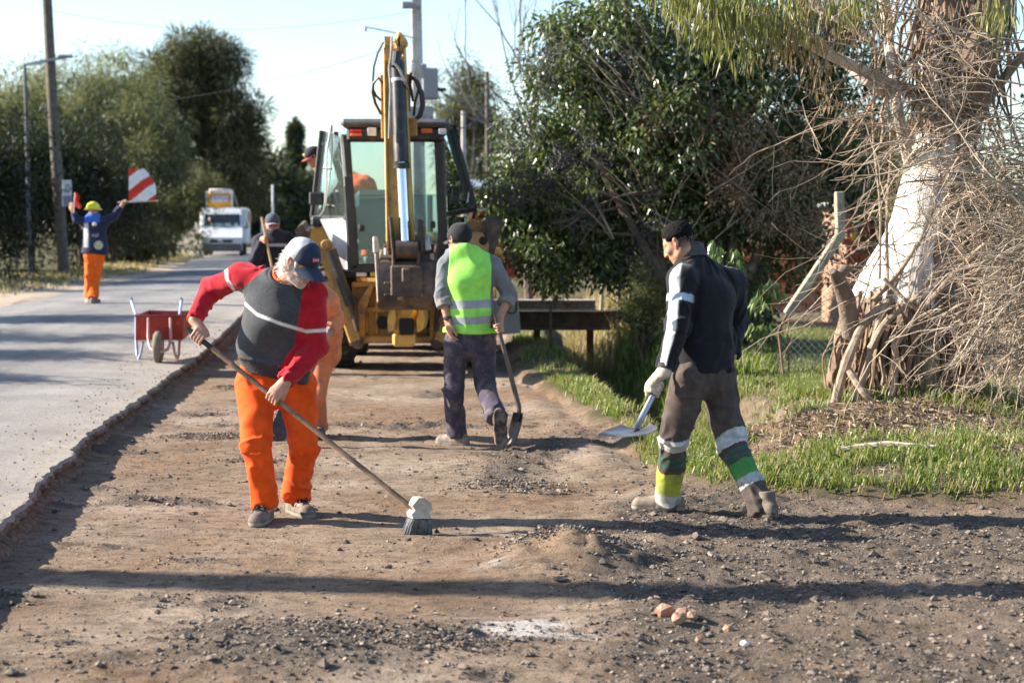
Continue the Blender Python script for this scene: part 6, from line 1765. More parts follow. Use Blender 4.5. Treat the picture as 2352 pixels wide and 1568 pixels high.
# his shovel
def shovel(name, label, a, b, blade_dir, face_n, blade, length=.30, width=.235, socket=.28, mat_h=None, mat_b=None, bow=.05):
    e = empty(name, b, label, 'shovel')
    ax = unit(b - a)
    mb = MB(); mb.tube([a, a + (b - a) * .5, b - ax * socket * .75], [.0165, .0165, .0165], 10); mb.build('handle', mat_h, e)
    bd = unit(blade_dir); n = unit(np.array(face_n) - bd * np.dot(face_n, bd)); w = np.cross(bd, n)
    mb = MB()
    mb.tube([b - ax * socket, b - ax * socket * .5, b - ax * .02, b + (ax * .5 + bd) * .035, b + bd * .09], [.0185, .0195, .018, .015, .010], 10)
    mb.build('socket', mat_b, e)
    m, k = 13, 9
    g = np.zeros((m, k, 3))
    for i, t in enumerate(np.linspace(0, 1, m)):
        ww = blade(t) * width / 2
        for j, q in enumerate(np.linspace(-1, 1, k)):
            st = (1 - t) ** 6 * .0
            g[i, j] = b + bd * (.02 + t * length) + w * q * ww + n * (.028 * q * q * (1 - .45 * t) - .018 + .03 * t * t + st)
    mb = MB(); mb.sheet(g, .004); mb.build('blade', mat_b, e, 50)
    return e
M_STEEL = simple('worn_tool_steel', (.30, .30, .32), .38, .85, var=.35, scale=9, dirt=(.17, .12, .085), dirt_amt=.5, dscale=8, bump=.001)
M_DARKSTEEL = simple('earth_darkened_steel', (.07, .06, .055), .5, .6, var=.4, scale=12, dirt=(.14, .11, .085), dirt_amt=.4, dscale=9)
shovel('shovel', 'brown handled shovel held by the man in the green vest, blade on the dirt', SH0 - shax * .05, SH1, np.array([-.20, -.16, -.95]), np.array([-.9, -.35, .1]),
       lambda t: (.86 + .14 * math.sin(min(1, t * 3) * 1.57)) * (1 if t < .6 else math.sqrt(max(.02, 1 - ((t - .6) / .42) ** 2))), .27, .22, .30, simple('painted_brown_handle', (.085, .055, .045), .45, var=.3), M_DARKSTEEL)

# ================= the man in the black jacket
c5 = crop(1480, 520, 1.867)
J = joints(c5, dict(head=(404, 163, 10.0), neck=(468, 262, 10.02), chest=(530, 420, 10.0), waist=(530, 620, 9.98), pelvis=(528, 765, 9.98),
    shL=(418, 335, 9.86), shR=(655, 350, 10.14), elL=(402, 545, 9.80), wrL=(342, 752, 9.74), elR=(668, 540, 10.18), wrR=(655, 690, 10.05),
    hipL=(455, 805, 9.90), hipR=(590, 805, 10.06), knL=(380, 1075, 9.93), knR=(648, 1095, 9.98), anL=(350, 1385, 10.12), anR=(806, 1412, 9.78)),
    face=(-.80, .36, -.48), up=(-.42, .16, .89), toeL=(-1, .22, 0), toeR=(-.38, .92, -.12))
J['heelL'] = on_ground(J['anL'] + np.array([.02, .0, 0])); J['heelR'] = on_ground(J['anR'] + np.array([.012, -.02, 0]), .01)
SA, SB = np.array(W(*c5(420, 640), 10.15)), np.array(W(*c5(214, 1012), 9.70))
HL = np.array(W(*c5(300, 845), 9.80))
sx_ = unit(SB - HL); SA = HL - sx_ * .75
def hands4(v): add_grip(v, HL, -sx_, np.array([-.55, -.6, .35]), J['wrL'], .018, 1.0, 1)
who = empty('person', on_ground(J['pelvis']), 'man with short black hair in black jacket with white sleeve stripe, carrying a shovel', 'person')
build_body(J, .0060, who, (.46, .255, .165), .05, .94, .97, (.1, .08, .07), hands4, fade=True)
legb = [(J['hipL'], J['knL']), (J['knL'], J['anL']), (J['hipR'], J['knR']), (J['knR'], J['anR'])]
def col4(V):
    bi, bt, bl, bd = bone_coords(V, legb)
    C = np.tile(np.array([.066, .050, .042]), (len(V), 1))
    stk = vn3(V[:, 0] * 30, V[:, 1] * 30, V[:, 2] * 30, 3)
    for b, k in ((1, (-.06, .115, .20, .245, .30, .345, .44, .78, .78, .93)), (3, (-.10, .08, .14, .18, .225, .265, .30, .52, .52, .655))):
        tt = bt + .010 * stk + np.where((bt < .001) & (bi == b), -.2, 0)
        leg = bi == b
        # above the knee the band runs on over the thigh bone
        A, B = np.array(legb[b][0]), np.array(legb[b][1]); tr = ((V - A) @ (B - A)) / np.dot(B - A, B - A) + .010 * stk
        near = leg | ((bi == b - 1) & (bt > .75))
        C[near & (tr > k[0]) & (tr < k[1])] = (.55, .55, .54)
        C[leg & (tr > k[2]) & (tr < k[3])] = (.012, .10, .075)
        C[leg & (tr > k[4]) & (tr < k[5])] = (.012, .10, .075)
        C[leg & (tr > k[6]) & (tr < k[7])] = (.38, .43, .05) if b == 1 else (.05, .27, .06)
        C[leg & (tr > k[8]) & (tr < k[9])] = (.44, .44, .43)
    return C
M_WORKT = cloth_mat('soiled_work_trousers', 0.0012, 480, 0.06, 0.9, dirt=(.13, .10, .08), dirt_amt=0.58, dscale=13)
tr4, _ = trousers(J, .0068, who, M_WORKT, col4, T=1.06, r_hip=.104, r_kn=.086, r_an=.068, amp=.013, freq=10, seed=41)
sd = torso_side(J); fw = unit(np.cross([0, 0, 1], sd)) * -1
lo, hi = bounds(*[J[k] for k in ('shL', 'shR', 'elL', 'elR', 'wrL', 'wrR', 'pelvis', 'neck')], m=.22)
v = Vox(lo, hi, .0066)
v.cone(J['chest'], J['waist'], .142, .146, .03, q=1.33, side=sd); v.cone(J['waist'], J['pelvis'], .146, .142, .03, q=1.36, side=sd)
v.cone(J['chest'], J['neck'], .138, .078, .06, q=1.33, side=sd)
for q in 'LR':
    e = J['wr' + q] - J['el' + q]
    v.cone(J['neck'] * .8 + J['chest'] * .2, J['sh' + q], .085, .080, .06); v.cone(J['sh' + q], J['el' + q], .080, .067, .035)
    v.cone(J['el' + q], J['wr' + q] - e * .02, .068, .051, .025, flat1=True)
v.cut(W(*c5(530, 752), 9.98), (-.03, 0, -1), J['pelvis'], .42)
v.cut(J['neck'] + np.array([-.02, 0, .075]), (-.35, .2, 1), J['neck'], .12)
armb4 = [(J['shL'], J['elL']), (J['elL'], J['wrL']), (J['shR'], J['elR']), (J['elR'], J['wrR'])]
def colj(V):
    bi, bt, bl, bd = bone_coords(V, armb4 + [(J['chest'], J['waist']), (J['waist'], J['pelvis'])], [.08, .065, .08, .065, .15, .15])
    C = np.tile(np.array([.009, .009, .013]), (len(V), 1))
    outd = unit(np.array([-.62, -.78, .0]))
    for b in (0, 1):
        A = np.array(armb4[b][1]) - np.array(armb4[b][0]); ax = unit(A)
        o = unit(outd - ax * np.dot(outd, ax)); s2 = np.cross(ax, o)
        ph = np.arctan2(bd @ s2, bd @ o)
        th = .42 if b == 0 else .46
        w = (sstep(th + .10, th - .10, np.abs(ph + .05)) * (bi == b))[:, None]
        C = C * (1 - w) + np.array([.78, .78, .78]) * w
    w = (sstep(.088, .066, np.abs(bt - .42)) * (bi == 0) * sstep(.075, .050, V[:, 0] - J['shL'][0]))[:, None]
    C = C * (1 - w) + np.array([.42, .53, .64]) * w
    return C
jk = part_sdf('jacket', v, M_FLEECE, who, colj, lambda V, N: folds(V, N, armb4 + [(J['chest'], J['waist']), (J['waist'], J['pelvis'])], .0095, 9, 51, (.4, .9), .5, [.08, .065, .08, .065, .15, .15]), 1)
# stand up collar
nk = J['neck'] + np.array([-.005, 0, .065]); A_ = unit(sd); B_ = unit(np.cross([-.3, .1, 1], A_)); up_ = np.cross(A_, B_)
if up_[2] < 0: up_ = -up_
g = np.zeros((26, 5, 3))
for i, a in enumerate(np.linspace(0, 2 * math.pi, 26)):
    for j, (rr, hh) in enumerate([(.090, -.035), (.088, -.01), (.080, .022), (.076, .055), (.068, .05)]):
        g[i, j] = nk + rr * (1 + .05 * math.sin(5 * a)) * (math.cos(a) * A_ + .98 * math.sin(a) * B_) + up_ * (hh + .012 * math.sin(a * 2 + 1) * (j > 1))
mb = MB(); mb.sheet(g, .008)
mb.build('collar', simple('charcoal_fleece', (.055, .056, .06), .95, var=.3, scale=40, bump=.002, bscale=200), jk, 70)
f, u, r = head_axes(J['face'], J['up']); hc = J['head']; S = .94
v = Vox(hc - .2, hc + .2, .0055)
v.ell(hc + S * (-.012 * f + .035 * u), (f, u, r), (.1005, .0945, .0803), .01)
def hairline(V, N):
    a, b, d = head_local(V, hc, f, u, S)
    low = sstep(.050, .012, b + .10 * np.clip(-a, -.02, .1)); fr = sstep(.036, .066, a - .45 * (b - .065))
    return V + N * (.0028 * vn3(V[:, 0] * 110, V[:, 1] * 110, V[:, 2] * 110, 3) + .0015 - .011 * np.maximum(low, fr))[:, None]
part_sdf('hair', v, M_DARKHAIR, who, (.02, .02, .02), hairline, 1)
# glove on the left hand
v = Vox(HL - .2, HL + .2, .005)
add_grip(v, HL, -sx_, np.array([-.55, -.6, .35]), J['wrL'] - unit(J['wrL'] - J['elL']) * .01, .017, 1.14, 1)
e = J['wrL'] - J['elL']; v.cone(J['wrL'] - e * .10, J['wrL'] + e * .06, .042, .040, .02, flat0=True)
part_sdf('work_glove', v, cloth_mat('beige_glove_cotton', .001, 400, 0, .9, dirt=(.2, .15, .11), dirt_amt=.4, dscale=25), who, (.56, .47, .36), lambda V, N: V + N * (.0015 * vn3(V[:, 0] * 90, V[:, 1] * 90, V[:, 2] * 60, 7))[:, None], 1)
mb = MB(); mb.lathe(J['wrL'] - unit(e) * .03, [(.042, 0), (.0505, .002), (.0505, .03), (.042, .032)], unit(e), 18); mb.build('cuff_band', simple('black_cotton', (.022, .022, .025), .85), who)
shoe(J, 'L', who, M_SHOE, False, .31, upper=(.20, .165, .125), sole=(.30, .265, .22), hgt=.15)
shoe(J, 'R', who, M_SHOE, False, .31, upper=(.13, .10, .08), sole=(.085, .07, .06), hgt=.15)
shovel('shovel', 'steel shovel hanging from the gloved hand of the man in the black jacket', SA, SB, np.array([-.34, -.92, -.16]), np.array([-.12, -.12, .98]),
       lambda t: .55 + .45 * math.sin(min(1, t * 2.2) * 1.57), .27, .31, .30, simple('grey_painted_handle', (.14, .16, .20), .4, .3, var=.25), M_STEEL)

# ================= the man in the faded orange overalls, bent behind the sweeper
J = joints(None, dict(head=(698, 612, 13.25), neck=(712, 650, 13.4), chest=(722, 705, 13.55), waist=(728, 765, 13.75), pelvis=(728, 808, 13.9),
    shL=(754, 690, 13.42), shR=(676, 690, 13.5), elL=(772, 738, 13.62), wrL=(754, 760, 13.34), elR=(660, 750, 13.5), wrR=(690, 800, 13.25),
    hipL=(738, 820, 13.9), hipR=(698, 820, 13.9), knL=(726, 905, 13.75), knR=(670, 900, 13.75), anL=(730, 982, 13.95), anR=(652, 984, 13.75)),
    face=(-.35, -.75, -.55), up=(-.25, -.45, .86), toeL=(.2, -1, 0), toeR=(-.5, -.85, 0))
for q in 'LR': J['heel' + q] = on_ground(J['an' + q])
TA, TB = W(756, 760, 13.25), W(652, 1000, 13.3)
tax = unit(TB - TA)
def hands2(v):
    add_grip(v, TA + tax * .04, tax, np.array([.6, -.4, .6]), J['wrL'], .017, 1.0, -1); add_grip(v, TA + tax * .5, tax, np.array([-.6, -.4, .6]), J['wrR'], .017, 1.0, 1)
who = empty('person', on_ground(J['pelvis']), 'man in faded pinkish orange overalls bent over, mostly hidden behind the man with the broom', 'person')
build_body(J, .010, who, (.40, .22, .15), 0, .94, .98, hands=hands2)
M_FADED = cloth_mat('faded_orange_overalls', .0012, 480, .06, .9, dirt=(.25, .16, .11), dirt_amt=.5)
trousers(J, .010, who, M_FADED, (.62, .20, .09), T=1.05, r_hip=.105, r_kn=.082, r_an=.074, amp=.010, freq=9, seed=61)
sd = torso_side(J); lo, hi = bounds(*[J[k] for k in ('shL', 'shR', 'elL', 'elR', 'wrL', 'wrR', 'pelvis', 'neck')], m=.2)
v = Vox(lo, hi, .010)
v.cone(J['chest'], J['waist'], .14, .145, .03, q=1.35, side=sd); v.cone(J['waist'], J['pelvis'], .145, .15, .03, q=1.35, side=sd, flat1=True); v.cone(J['chest'], J['neck'], .13, .08, .05, q=1.3, side=sd)
for q in 'LR':
    e = J['wr' + q] - J['el' + q]
    v.cone(J['neck'], J['sh' + q], .08, .075, .05); v.cone(J['sh' + q], J['el' + q], .076, .068, .03); v.cone(J['el' + q], J['wr' + q] - e * .08, .068, .056, .02, flat1=True)
armb2 = [(J['sh' + q], J['el' + q]) for q in 'RL'] + [(J['el' + q], J['wr' + q]) for q in 'RL']
part_sdf('overall_top', v, M_FADED, who, (.66, .22, .10), lambda V, N: folds(V, N, armb2, .011, 11, 71, (.6, .9), .5), 1)
f, u, r = head_axes(J['face'], J['up']); hc = J['head']
v = Vox(hc - .2, hc + .2, .009); v.ell(hc - .015 * f + .035 * u, (f, u, r), (.1, .085, .082), .01); v.cut(hc + .03 * f, f - u, hc, .3); part_sdf('hair', v, M_DARKHAIR, who, (.02, .02, .02))
for s in 'LR': shoe(J, s, who, M_SHOE, False, .29, upper=(.08, .075, .075), sole=(.06, .055, .05))
shovel('shovel', 'shovel with black grip in the hands of the bent man in faded overalls', TA - tax * .03, TB - tax * .22, np.array([-.25, -.6, -.7]), np.array([.1, -.8, .6]),
       lambda t: 1.0 if t < .6 else math.sqrt(max(.02, 1 - ((t - .6) / .42) ** 2)), .28, .24, .25, simple('grey_painted_handle', (.14, .16, .20), .4), M_DARKSTEEL)

# ================= the man in navy with a long tool, near the digger
c8 = crop(440, 420, 5.23)
J = joints(c8, dict(head=(1262, 745, 20.0), neck=(1268, 880, 20.0), chest=(1265, 1020, 20.0), waist=(1260, 1330, 20.05), pelvis=(1260, 1560, 20.1),
    shR=(1085, 965, 20.0), shL=(1455, 935, 20.05), elR=(1045, 1200, 19.9), wrR=(1130, 930, 19.75), elL=(1500, 1250, 20.05), wrL=(1420, 1480, 19.8),
    hipR=(1170, 1620, 20.1), hipL=(1345, 1620, 20.1)), face=(.24, -.96, -.04), up=(.03, -.05, 1), toeR=(-.3, -1, 0), toeL=(.3, -1, 0))
for q, dx in (('R', -.02), ('L', .02)):
    hp = J['hip' + q]; gz = float(ground_h(hp[0] + dx, 19.9)); J['an' + q] = np.array([hp[0] + dx, 20.05, gz + .09]); J['kn' + q] = (hp + J['an' + q]) / 2 + np.array([dx, -.06, .02]); J['heel' + q] = np.array([hp[0] + dx, 20.05, gz])
KA, KB = np.array(W(*c8(1120, 640), 19.72)), None
kd = unit(np.array(W(*c8(1225, 1150), 19.72)) - KA); KB = KA + kd * ((float(ground_h(KA[0], 19.7)) + .02 - KA[2]) / kd[2])
def hands5(v):
    add_grip(v, KA + kd * .27, kd, np.array([-.7, -.5, .3]), J['wrR'], .017, 1.0, 1); add_open_hand(v, J['wrL'], np.array([0, -.2, -1]), np.array([.3, .9, 0]), 1.0, .5, -1)
who = empty('person', on_ground(J['pelvis']), 'man in navy jacket and peaked cap facing the camera, left of the digger', 'person')
build_body(J, .011, who, (.38, .20, .135), .3, .94, 1.0, (.3, .28, .26), hands5)
trousers(J, .012, who, M_TWILL, (.03, .035, .06), T=1.08, amp=.009, freq=8, seed=81)
sd = torso_side(J); lo, hi = bounds(*[J[k] for k in ('shL', 'shR', 'elL', 'elR', 'wrL', 'wrR', 'pelvis', 'neck')], m=.2)
v = Vox(lo, hi, .011)
v.cone(J['chest'], J['waist'], .145, .14, .03, q=1.35, side=sd); v.cone(J['waist'], J['pelvis'], .14, .145, .03, q=1.35, side=sd, flat1=True); v.cone(J['chest'], J['neck'], .14, .085, .05, q=1.3, side=sd)
for q in 'LR':
    e = J['wr' + q] - J['el' + q]
    v.cone(J['neck'], J['sh' + q], .085, .08, .05); v.cone(J['sh' + q], J['el' + q], .08, .07, .03); v.cone(J['el' + q], J['wr' + q] - e * .05, .07, .055, .02, flat1=True)
armb5 = [(J['sh' + q], J['el' + q]) for q in 'RL'] + [(J['el' + q], J['wr' + q]) for q in 'RL']
def col5(V):
    uu, vv = uvof(V); C = np.tile(np.array([.016, .018, .034]), (len(V), 1)); y0 = c8(0, 1005)[1]
    C[(np.abs(vv - y0) < 3.2) & (uu > c8(1190, 0)[0])] = (.34, .35, .38); return C
part_sdf('jacket', v, M_TWILL, who, col5, lambda V, N: folds(V, N, armb5, .011, 10, 85, (.6, .9), .5), 1)
f, u, r = head_axes(J['face'], J['up']); hc = J['head']; S = .94
v = Vox(hc - .2, hc + .22, .009); v.ell(hc + S * (-.008 * f + .05 * u), (f, u, r), (.112, .095, .09), .01); v.cut(hc + S * .03 * u, -u - f * .1, hc, .3)
cap = part_sdf('cap', v, M_CAP, who, (.06, .068, .10)); cap_brim(hc, f, u, S, w=.08, l=.075, drop=.03, tilt=.08, base=.09, y=.032).build('brim', simple('grey_brim_cloth', (.16, .17, .20), .85), cap, 60)
v = Vox(hc - .2, hc + .2, .009); v.ell(hc + S * (-.03 * f), (f, u, r), (.086, .08, .083), .01); v.cut(hc + .03 * f, f, hc, .3); part_sdf('hair', v, simple('grey_hair', (.4, .39, .38), .6), who, (.4, .4, .4))
for s in 'LR': shoe(J, s, who, M_SHOE, False, .29)
e = empty('rake', KB, 'long wooden handled rake held upright by the man in navy', 'rake')
mb = MB(); mb.tube([KA, KB], .015, 8); mb.build('handle', simple('pale_new_wood', (.46, .31, .17), .6, var=.25), e)
mb = MB(); mb.beam(KB + np.array([-.2, 0, .02]), KB + np.array([.2, 0, .02]), .02, .02)
for i in range(9): mb.tube([KB + np.array([-.19 + i * .0475, 0, .015]), KB + np.array([-.19 + i * .0475, -.03, -.05])], .005, 5)
mb.build('rake_head', M_DARKSTEEL, e)

# ================= the flag man
c7 = crop(160, 400, 4.126)
J = joints(c7, dict(head=(302, 522, 30.0), neck=(305, 590, 30.02), chest=(318, 700, 30.0), waist=(320, 850, 30.0), pelvis=(314, 965, 30.0),
    shL=(228, 650, 30.0), shR=(418, 640, 30.0), elL=(128, 610, 29.95), wrL=(92, 530, 29.95), elR=(520, 575, 30.0), wrR=(590, 480, 29.95),
    hipL=(268, 990, 30.0), hipR=(362, 990, 30.0), knL=(268, 1210, 29.95), knR=(322, 1210, 30.02), anL=(262, 1408, 30.0), anR=(304, 1418, 29.9)),
    face=(.1, .98, -.05), up=(0, .05, 1), toeL=(-.45, .85, 0), toeR=(.25, .9, 0))
for q in 'LR':
    J['heel' + q] = np.array([J['an' + q][0], J['an' + q][1], float(zroad(30.0)) + .03])
FA, FB = np.array(W(*c7(555, 438), 29.9)), np.array(W(*c7(945, 420), 29.9)); fax = unit(FB - FA)
def hands7(v):
    add_open_hand(v, J['wrL'], np.array([-.25, 0, 1]), np.array([.2, 1, .1]), 1.0, .25, 1); add_grip(v, FA + fax * .12, fax, np.array([.2, .3, .9]), J['wrR'], .016, 1.0, 1)
who = empty('person', [J['pelvis'][0], 30, float(zroad(30.0)) + .03], 'flagman in yellow hard hat, navy jacket and orange trousers, both arms raised', 'person')
build_body(J, .012, who, (.42, .24, .16), 0, .92, .98, hands=hands7)
trousers(J, .012, who, M_TWILL, (.80, .13, .01), T=1.0, r_hip=.098, r_kn=.088, r_an=.088, amp=.011, freq=8, seed=91)
sd = torso_side(J); lo, hi = bounds(*[J[k] for k in ('shL', 'shR', 'elL', 'elR', 'wrL', 'wrR', 'pelvis', 'neck')], m=.2)
v = Vox(lo, hi, .012)
v.cone(J['chest'], J['waist'], .14, .14, .03, q=1.4, side=sd); v.cone(J['waist'], J['pelvis'], .14, .155, .03, q=1.5, side=sd, flat1=True); v.cone(J['chest'], J['neck'], .135, .085, .05, q=1.3, side=sd)
for q in 'LR':
    e = J['wr' + q] - J['el' + q]
    v.cone(J['neck'], J['sh' + q], .085, .078, .05); v.cone(J['sh' + q], J['el' + q], .078, .068, .03); v.cone(J['el' + q], J['wr' + q] - e * .05, .068, .055, .02, flat1=True)
armb7 = [(J['sh' + q], J['el' + q]) for q in 'RL'] + [(J['el' + q], J['wr' + q]) for q in 'RL']
def col7(V):
    uu, vv = uvof(V); C = np.tile(np.array([.020, .026, .065]), (len(V), 1))
    C[(uu < c7(250, 0)[0]) & (uu > c7(205, 0)[0]) & (vv > c7(0, 650)[1]) & (vv < c7(0, 900)[1]) & (vn3(V[:, 0] * 9, V[:, 1] * 9, V[:, 2] * 9, 2) > -.5)] = (.45, .45, .46)
    m = (vv < c7(0, 640)[1]) & (uu > c7(210, 0)[0]) & (uu < c7(370, 0)[0]); C[m] = (.05, .13, .55); return C
jk = part_sdf('jacket', v, M_TWILL, who, col7, lambda V, N: folds(V, N, armb7, .011, 9, 95, (.6, .9), .5), 1)
mb = MB(); pc = np.array(W(*c7(357, 878), 29.78))
mb.lathe(pc, [(.078, 0), (.078, .012), (.02, .013)], (0, -1, 0), 18); mb.build('back_emblem', simple('yellowish_emblem', (.42, .42, .30), .7, var=.6, scale=30), jk)
mb = MB(); mb.box(np.array(W(*c7(316, 662), 29.80)), (.07, .03, .06), None, .01); mb.build('collar_tab', simple('pale_tab', (.6, .6, .5), .7), jk)
place_text('back_lettering', 'vial', .10, np.array(W(*c7(320, 775), 29.82)), (1, 0, 0), (0, 0, 1), simple('pale_print', (.45, .47, .5), .8), jk, .004)
f, u, r = head_axes(J['face'], J['up']); hc = J['head']; S = .94
v = Vox(hc - .22, hc + .25, .010); v.ell(hc + S * (-.005 * f + .045 * u), (f, u, r), (.135, .115, .118), .01); v.cut(hc + S * .02 * u, -u, hc, .3)
v.cone(hc + S * .022 * u - f * .02, hc + S * .022 * u + f * .05, .128, .125, .01) if False else None
hat = part_sdf('hard_hat', v, simple('yellow_plastic', (.72, .68, .02), .35, var=.06), who, (.7, .65, .02))
mb = MB(); mb.lathe(hc + S * .018 * u, [(.12, 0), (.152, .0), (.150, .012), (.12, .014)], u, 24); mb.build('hat_rim', simple('yellow_plastic', (.72, .68, .02), .35), hat)
for s in 'LR': shoe(J, s, who, M_SHOE, False, .28)
# the flag on its stick
fl = empty('warning_flag', (FA[0], FA[1], FA[2]), 'red and white diagonally striped flag on a stick in the right hand of the flagman', 'flag')
mb = MB(); mb.tube([FA, FB + fax * .05], .013, 8); mb.build('flag_stick', simple('pale_stick', (.55, .5, .42), .6), fl)
cor = [np.array(W(*c7(x, y), d)) for x, y, d in ((668, 428, 29.9), (936, 424, 29.9), (825, 92, 30.05), (668, 92, 29.85))]
m, k = 26, 26; V = []; C_ = []
for i in range(m):
    for j in range(k):
        s, t = i / (m - 1), j / (k - 1)
        edge = cor[1] * (1 - t) + cor[2] * t + np.array([.12, 0, 0]) * math.sin(t * math.pi) * .8
        p = (cor[0] * (1 - t) + cor[3] * t) * (1 - s) + edge * s
        p = p + np.array([0, .05 * math.sin(s * 6 + t * 3) * s, .01 * math.sin(s * 9)])
        V.append(p); C_.append(p)
V = np.array(V); uu, vv = uvof(V)
cu, cv = c7(668, 428); per = 46.0
ph = ((uu - cu) * .62 + (vv - cv) * 1.0) / per
ii = (np.arange(m - 1)[:, None] * k + np.arange(k - 1)[None]).ravel(); Fq = np.stack([ii, ii + k, ii + k + 1, ii + 1], 1)
V2 = np.concatenate([V, V + np.array([0, .004, 0])]); F2 = np.concatenate([Fq, Fq[:, ::-1] + m * k])
ux = (V2 - cor[0]) @ np.array([1, 0, 0]); uz = (V2 - cor[0]) @ np.array([0, 0, 1])
st = np.sin((uz - ux * .80) * 2 * math.pi / .43 + 0.35)
cc = np.where(((st > 0.12))[:, None], np.array([.62, .05, .035]), np.array([.78, .77, .75]))
me = mesh_np('flag_cloth', V2, F2, M_TWILL, True, cols={'Col': cc}); link('flag_cloth', me, fl)
# red bundled flag in the other hand
e0 = np.array(W(*c7(100, 430), 29.9)); e = empty('red_flag', e0, 'small red rolled flag in the raised left hand of the flagman', 'flag')
g = np.zeros((8, 10, 3))
for i in range(8):
    for j in range(10):
        s, t = i / 7, j / 9
        g[i, j] = e0 + np.array([.02 + .10 * s * (1 - .4 * t) + .02 * math.sin(t * 9), .03 * math.sin(s * 6 + t * 4), -.10 + .26 * t - .03 * s])
mb = MB(); mb.sheet(g, .006); mb.build('flag_cloth', simple('red_cotton', (.55, .02, .015), .8, var=.3), e, 60)
mb = MB(); mb.tube([e0 + np.array([.0, 0, -.2]), e0 + np.array([.02, 0, .16])], .009, 6); mb.build('flag_stick', simple('pale_stick', (.55, .5, .42), .6), e)
# ------------------------------------------------------------------ the backhoe loader, seen from its rear
def glass(name, tint, refl=.12):
    if name in _mats: return _mats[name]
    t = NT(name); t.n.remove(t.p)
    tr = t.node('ShaderNodeBsdfTransparent'); tr.inputs['Color'].default_value = (*tint, 1)
    gl = t.node('ShaderNodeBsdfGlossy'); gl.inputs['Roughness'].default_value = .04; gl.inputs['Color'].default_value = (.9, 1, .98, 1)
    fr = t.node('ShaderNodeFresnel'); fr.inputs['IOR'].default_value = 1.5
    df = t.node('ShaderNodeBsdfDiffuse'); df.inputs['Color'].default_value = (.55, .68, .66, 1)
    m0 = t.node('ShaderNodeMixShader'); m0.inputs[0].default_value = refl
    t.l.new(tr.outputs[0], m0.inputs[1]); t.l.new(df.outputs[0], m0.inputs[2])
    m = t.node('ShaderNodeMixShader'); t.l.new(fr.outputs[0], m.inputs[0]); t.l.new(m0.outputs[0], m.inputs[1]); t.l.new(gl.outputs[0], m.inputs[2]); t.l.new(m.outputs[0], t.out.inputs['Surface'])
    _mats[name] = t.m; return t.m
M_GLASS = glass('tinted_cab_glass', (.86, .925, .925), .04)
M_YEL = simple('digger_yellow', (.60, .345, .075), .5, var=.14, scale=4, dirt=(.17, .11, .065), dirt_amt=.34, dscale=4, bump=.001, bscale=60)
M_YELD = simple('earthy_digger_yellow', (.40, .21, .045), .65, var=.2, scale=5, dirt=(.12, .075, .045), dirt_amt=.55, dscale=5, bump=.002, bscale=50)
M_BLACK = simple('satin_black_paint', (.018, .018, .020), .45, var=.3, scale=6, dirt=(.10, .085, .07), dirt_amt=.22)
M_BUCK = simple('worn_bucket_steel', (.075, .052, .042), .65, .3, var=.45, scale=6, dirt=(.17, .105, .065), dirt_amt=.45, dscale=6, bump=.004, bscale=40)
M_TOOTH = simple('bright_worn_steel', (.42, .37, .33), .5, .6, var=.3, scale=12)
M_CHROME = simple('chrome_rod', (.80, .80, .82), .12, 1.0, var=.05)
M_RUBBER = simple('tyre_rubber', (.028, .026, .025), .85, var=.35, scale=6, dirt=(.15, .115, .085), dirt_amt=.4, dscale=5, bump=.003)
M_HOSE = simple('hydraulic_hose', (.02, .02, .021), .45)
M_SILVER = simple('pale_side_panel', (.60, .62, .64), .45, var=.12, scale=2, dirt=(.40, .36, .31), dirt_amt=.3)
c3 = crop(740, 60, 1.743); cL = crop(740, 300, 4.127); cR = crop(1000, 300, 4.127); cT = crop(820, 60, 5.227); cB = crop(800, 480, 3.564)
def p3(x, y, d): return np.array(W(*c3(x, y), d))
def pL(x, y, d): return np.array(W(*cL(x, y), d))
def pR(x, y, d): return np.array(W(*cR(x, y), d))
def pT(x, y, d): return np.array(W(*cT(x, y), d))
def pB(x, y, d): return np.array(W(*cB(x, y), d))
DX, DY = p3(440, 0, 20)[0], 20.0
def quad(mb, P, th=.01):
    P = [np.array(p) for p in P]; n = unit(np.cross(P[1] - P[0], P[-1] - P[0])); k = len(P)
    V = [p + n * th / 2 for p in P] + [p - n * th / 2 for p in P]
    return mb.add(V, [tuple(range(k)), tuple(range(2 * k - 1, k - 1, -1))] + [(i, i + k, (i + 1) % k + k, (i + 1) % k) for i in range(k)])
dig_ = empty('backhoe_loader', (DX, 20.4, 0.0), 'yellow backhoe loader seen from the rear with its boom folded upright', 'digger')
# cab: frame, panes, roof
cab = MB()
A0, A1 = pL(505, 150, 20.0), pL(600, 1540, 20.0); B0, B1 = pR(400, 130, 20.0), pR(455, 1500, 20.0)
cab.beam(A0, A1, .115, .10, (0, 1, 0), .02); cab.beam(B0, B1, .115, .10, (0, 1, 0), .02)
LT, LB = pL(262, 110, 20.95), pL(165, 1005, 20.95); RT, RB = pR(540, 60, 20.95), pR(775, 920, 20.95)
cab.beam(LT, LB, .05, .06, (0, 1, 0), .01); cab.beam(RT, RB, .07, .07, (0, 1, 0), .01)
cab.beam(A1 + np.array([-.03, 0, 0]), B1 + np.array([.03, 0, 0]), .10, .12, (0, 0, 1), .02)
cab.beam(pL(540, 1012, 20.0), LB, .04, .05, (0, 0, 1), .01); cab.beam(pR(480, 975, 20.0), RB, .05, .06, (0, 0, 1), .01)
F0l, F0r, F1l, F1r = LT + np.array([.10, .75, .03]), RT + np.array([-.10, .75, .03]), LB + np.array([.25, .95, -.75]), RB + np.array([-.25, .95, -.75])
cab.beam(F0l, F1l, .06, .06, (0, 1, 0), .01); cab.beam(F0r, F1r, .06, .06, (0, 1, 0), .01)
for a_, b_ in ((LB, F1l), (RB, F1r)): cab.beam(a_, b_, .05, .05, (0, 0, 1), .01)
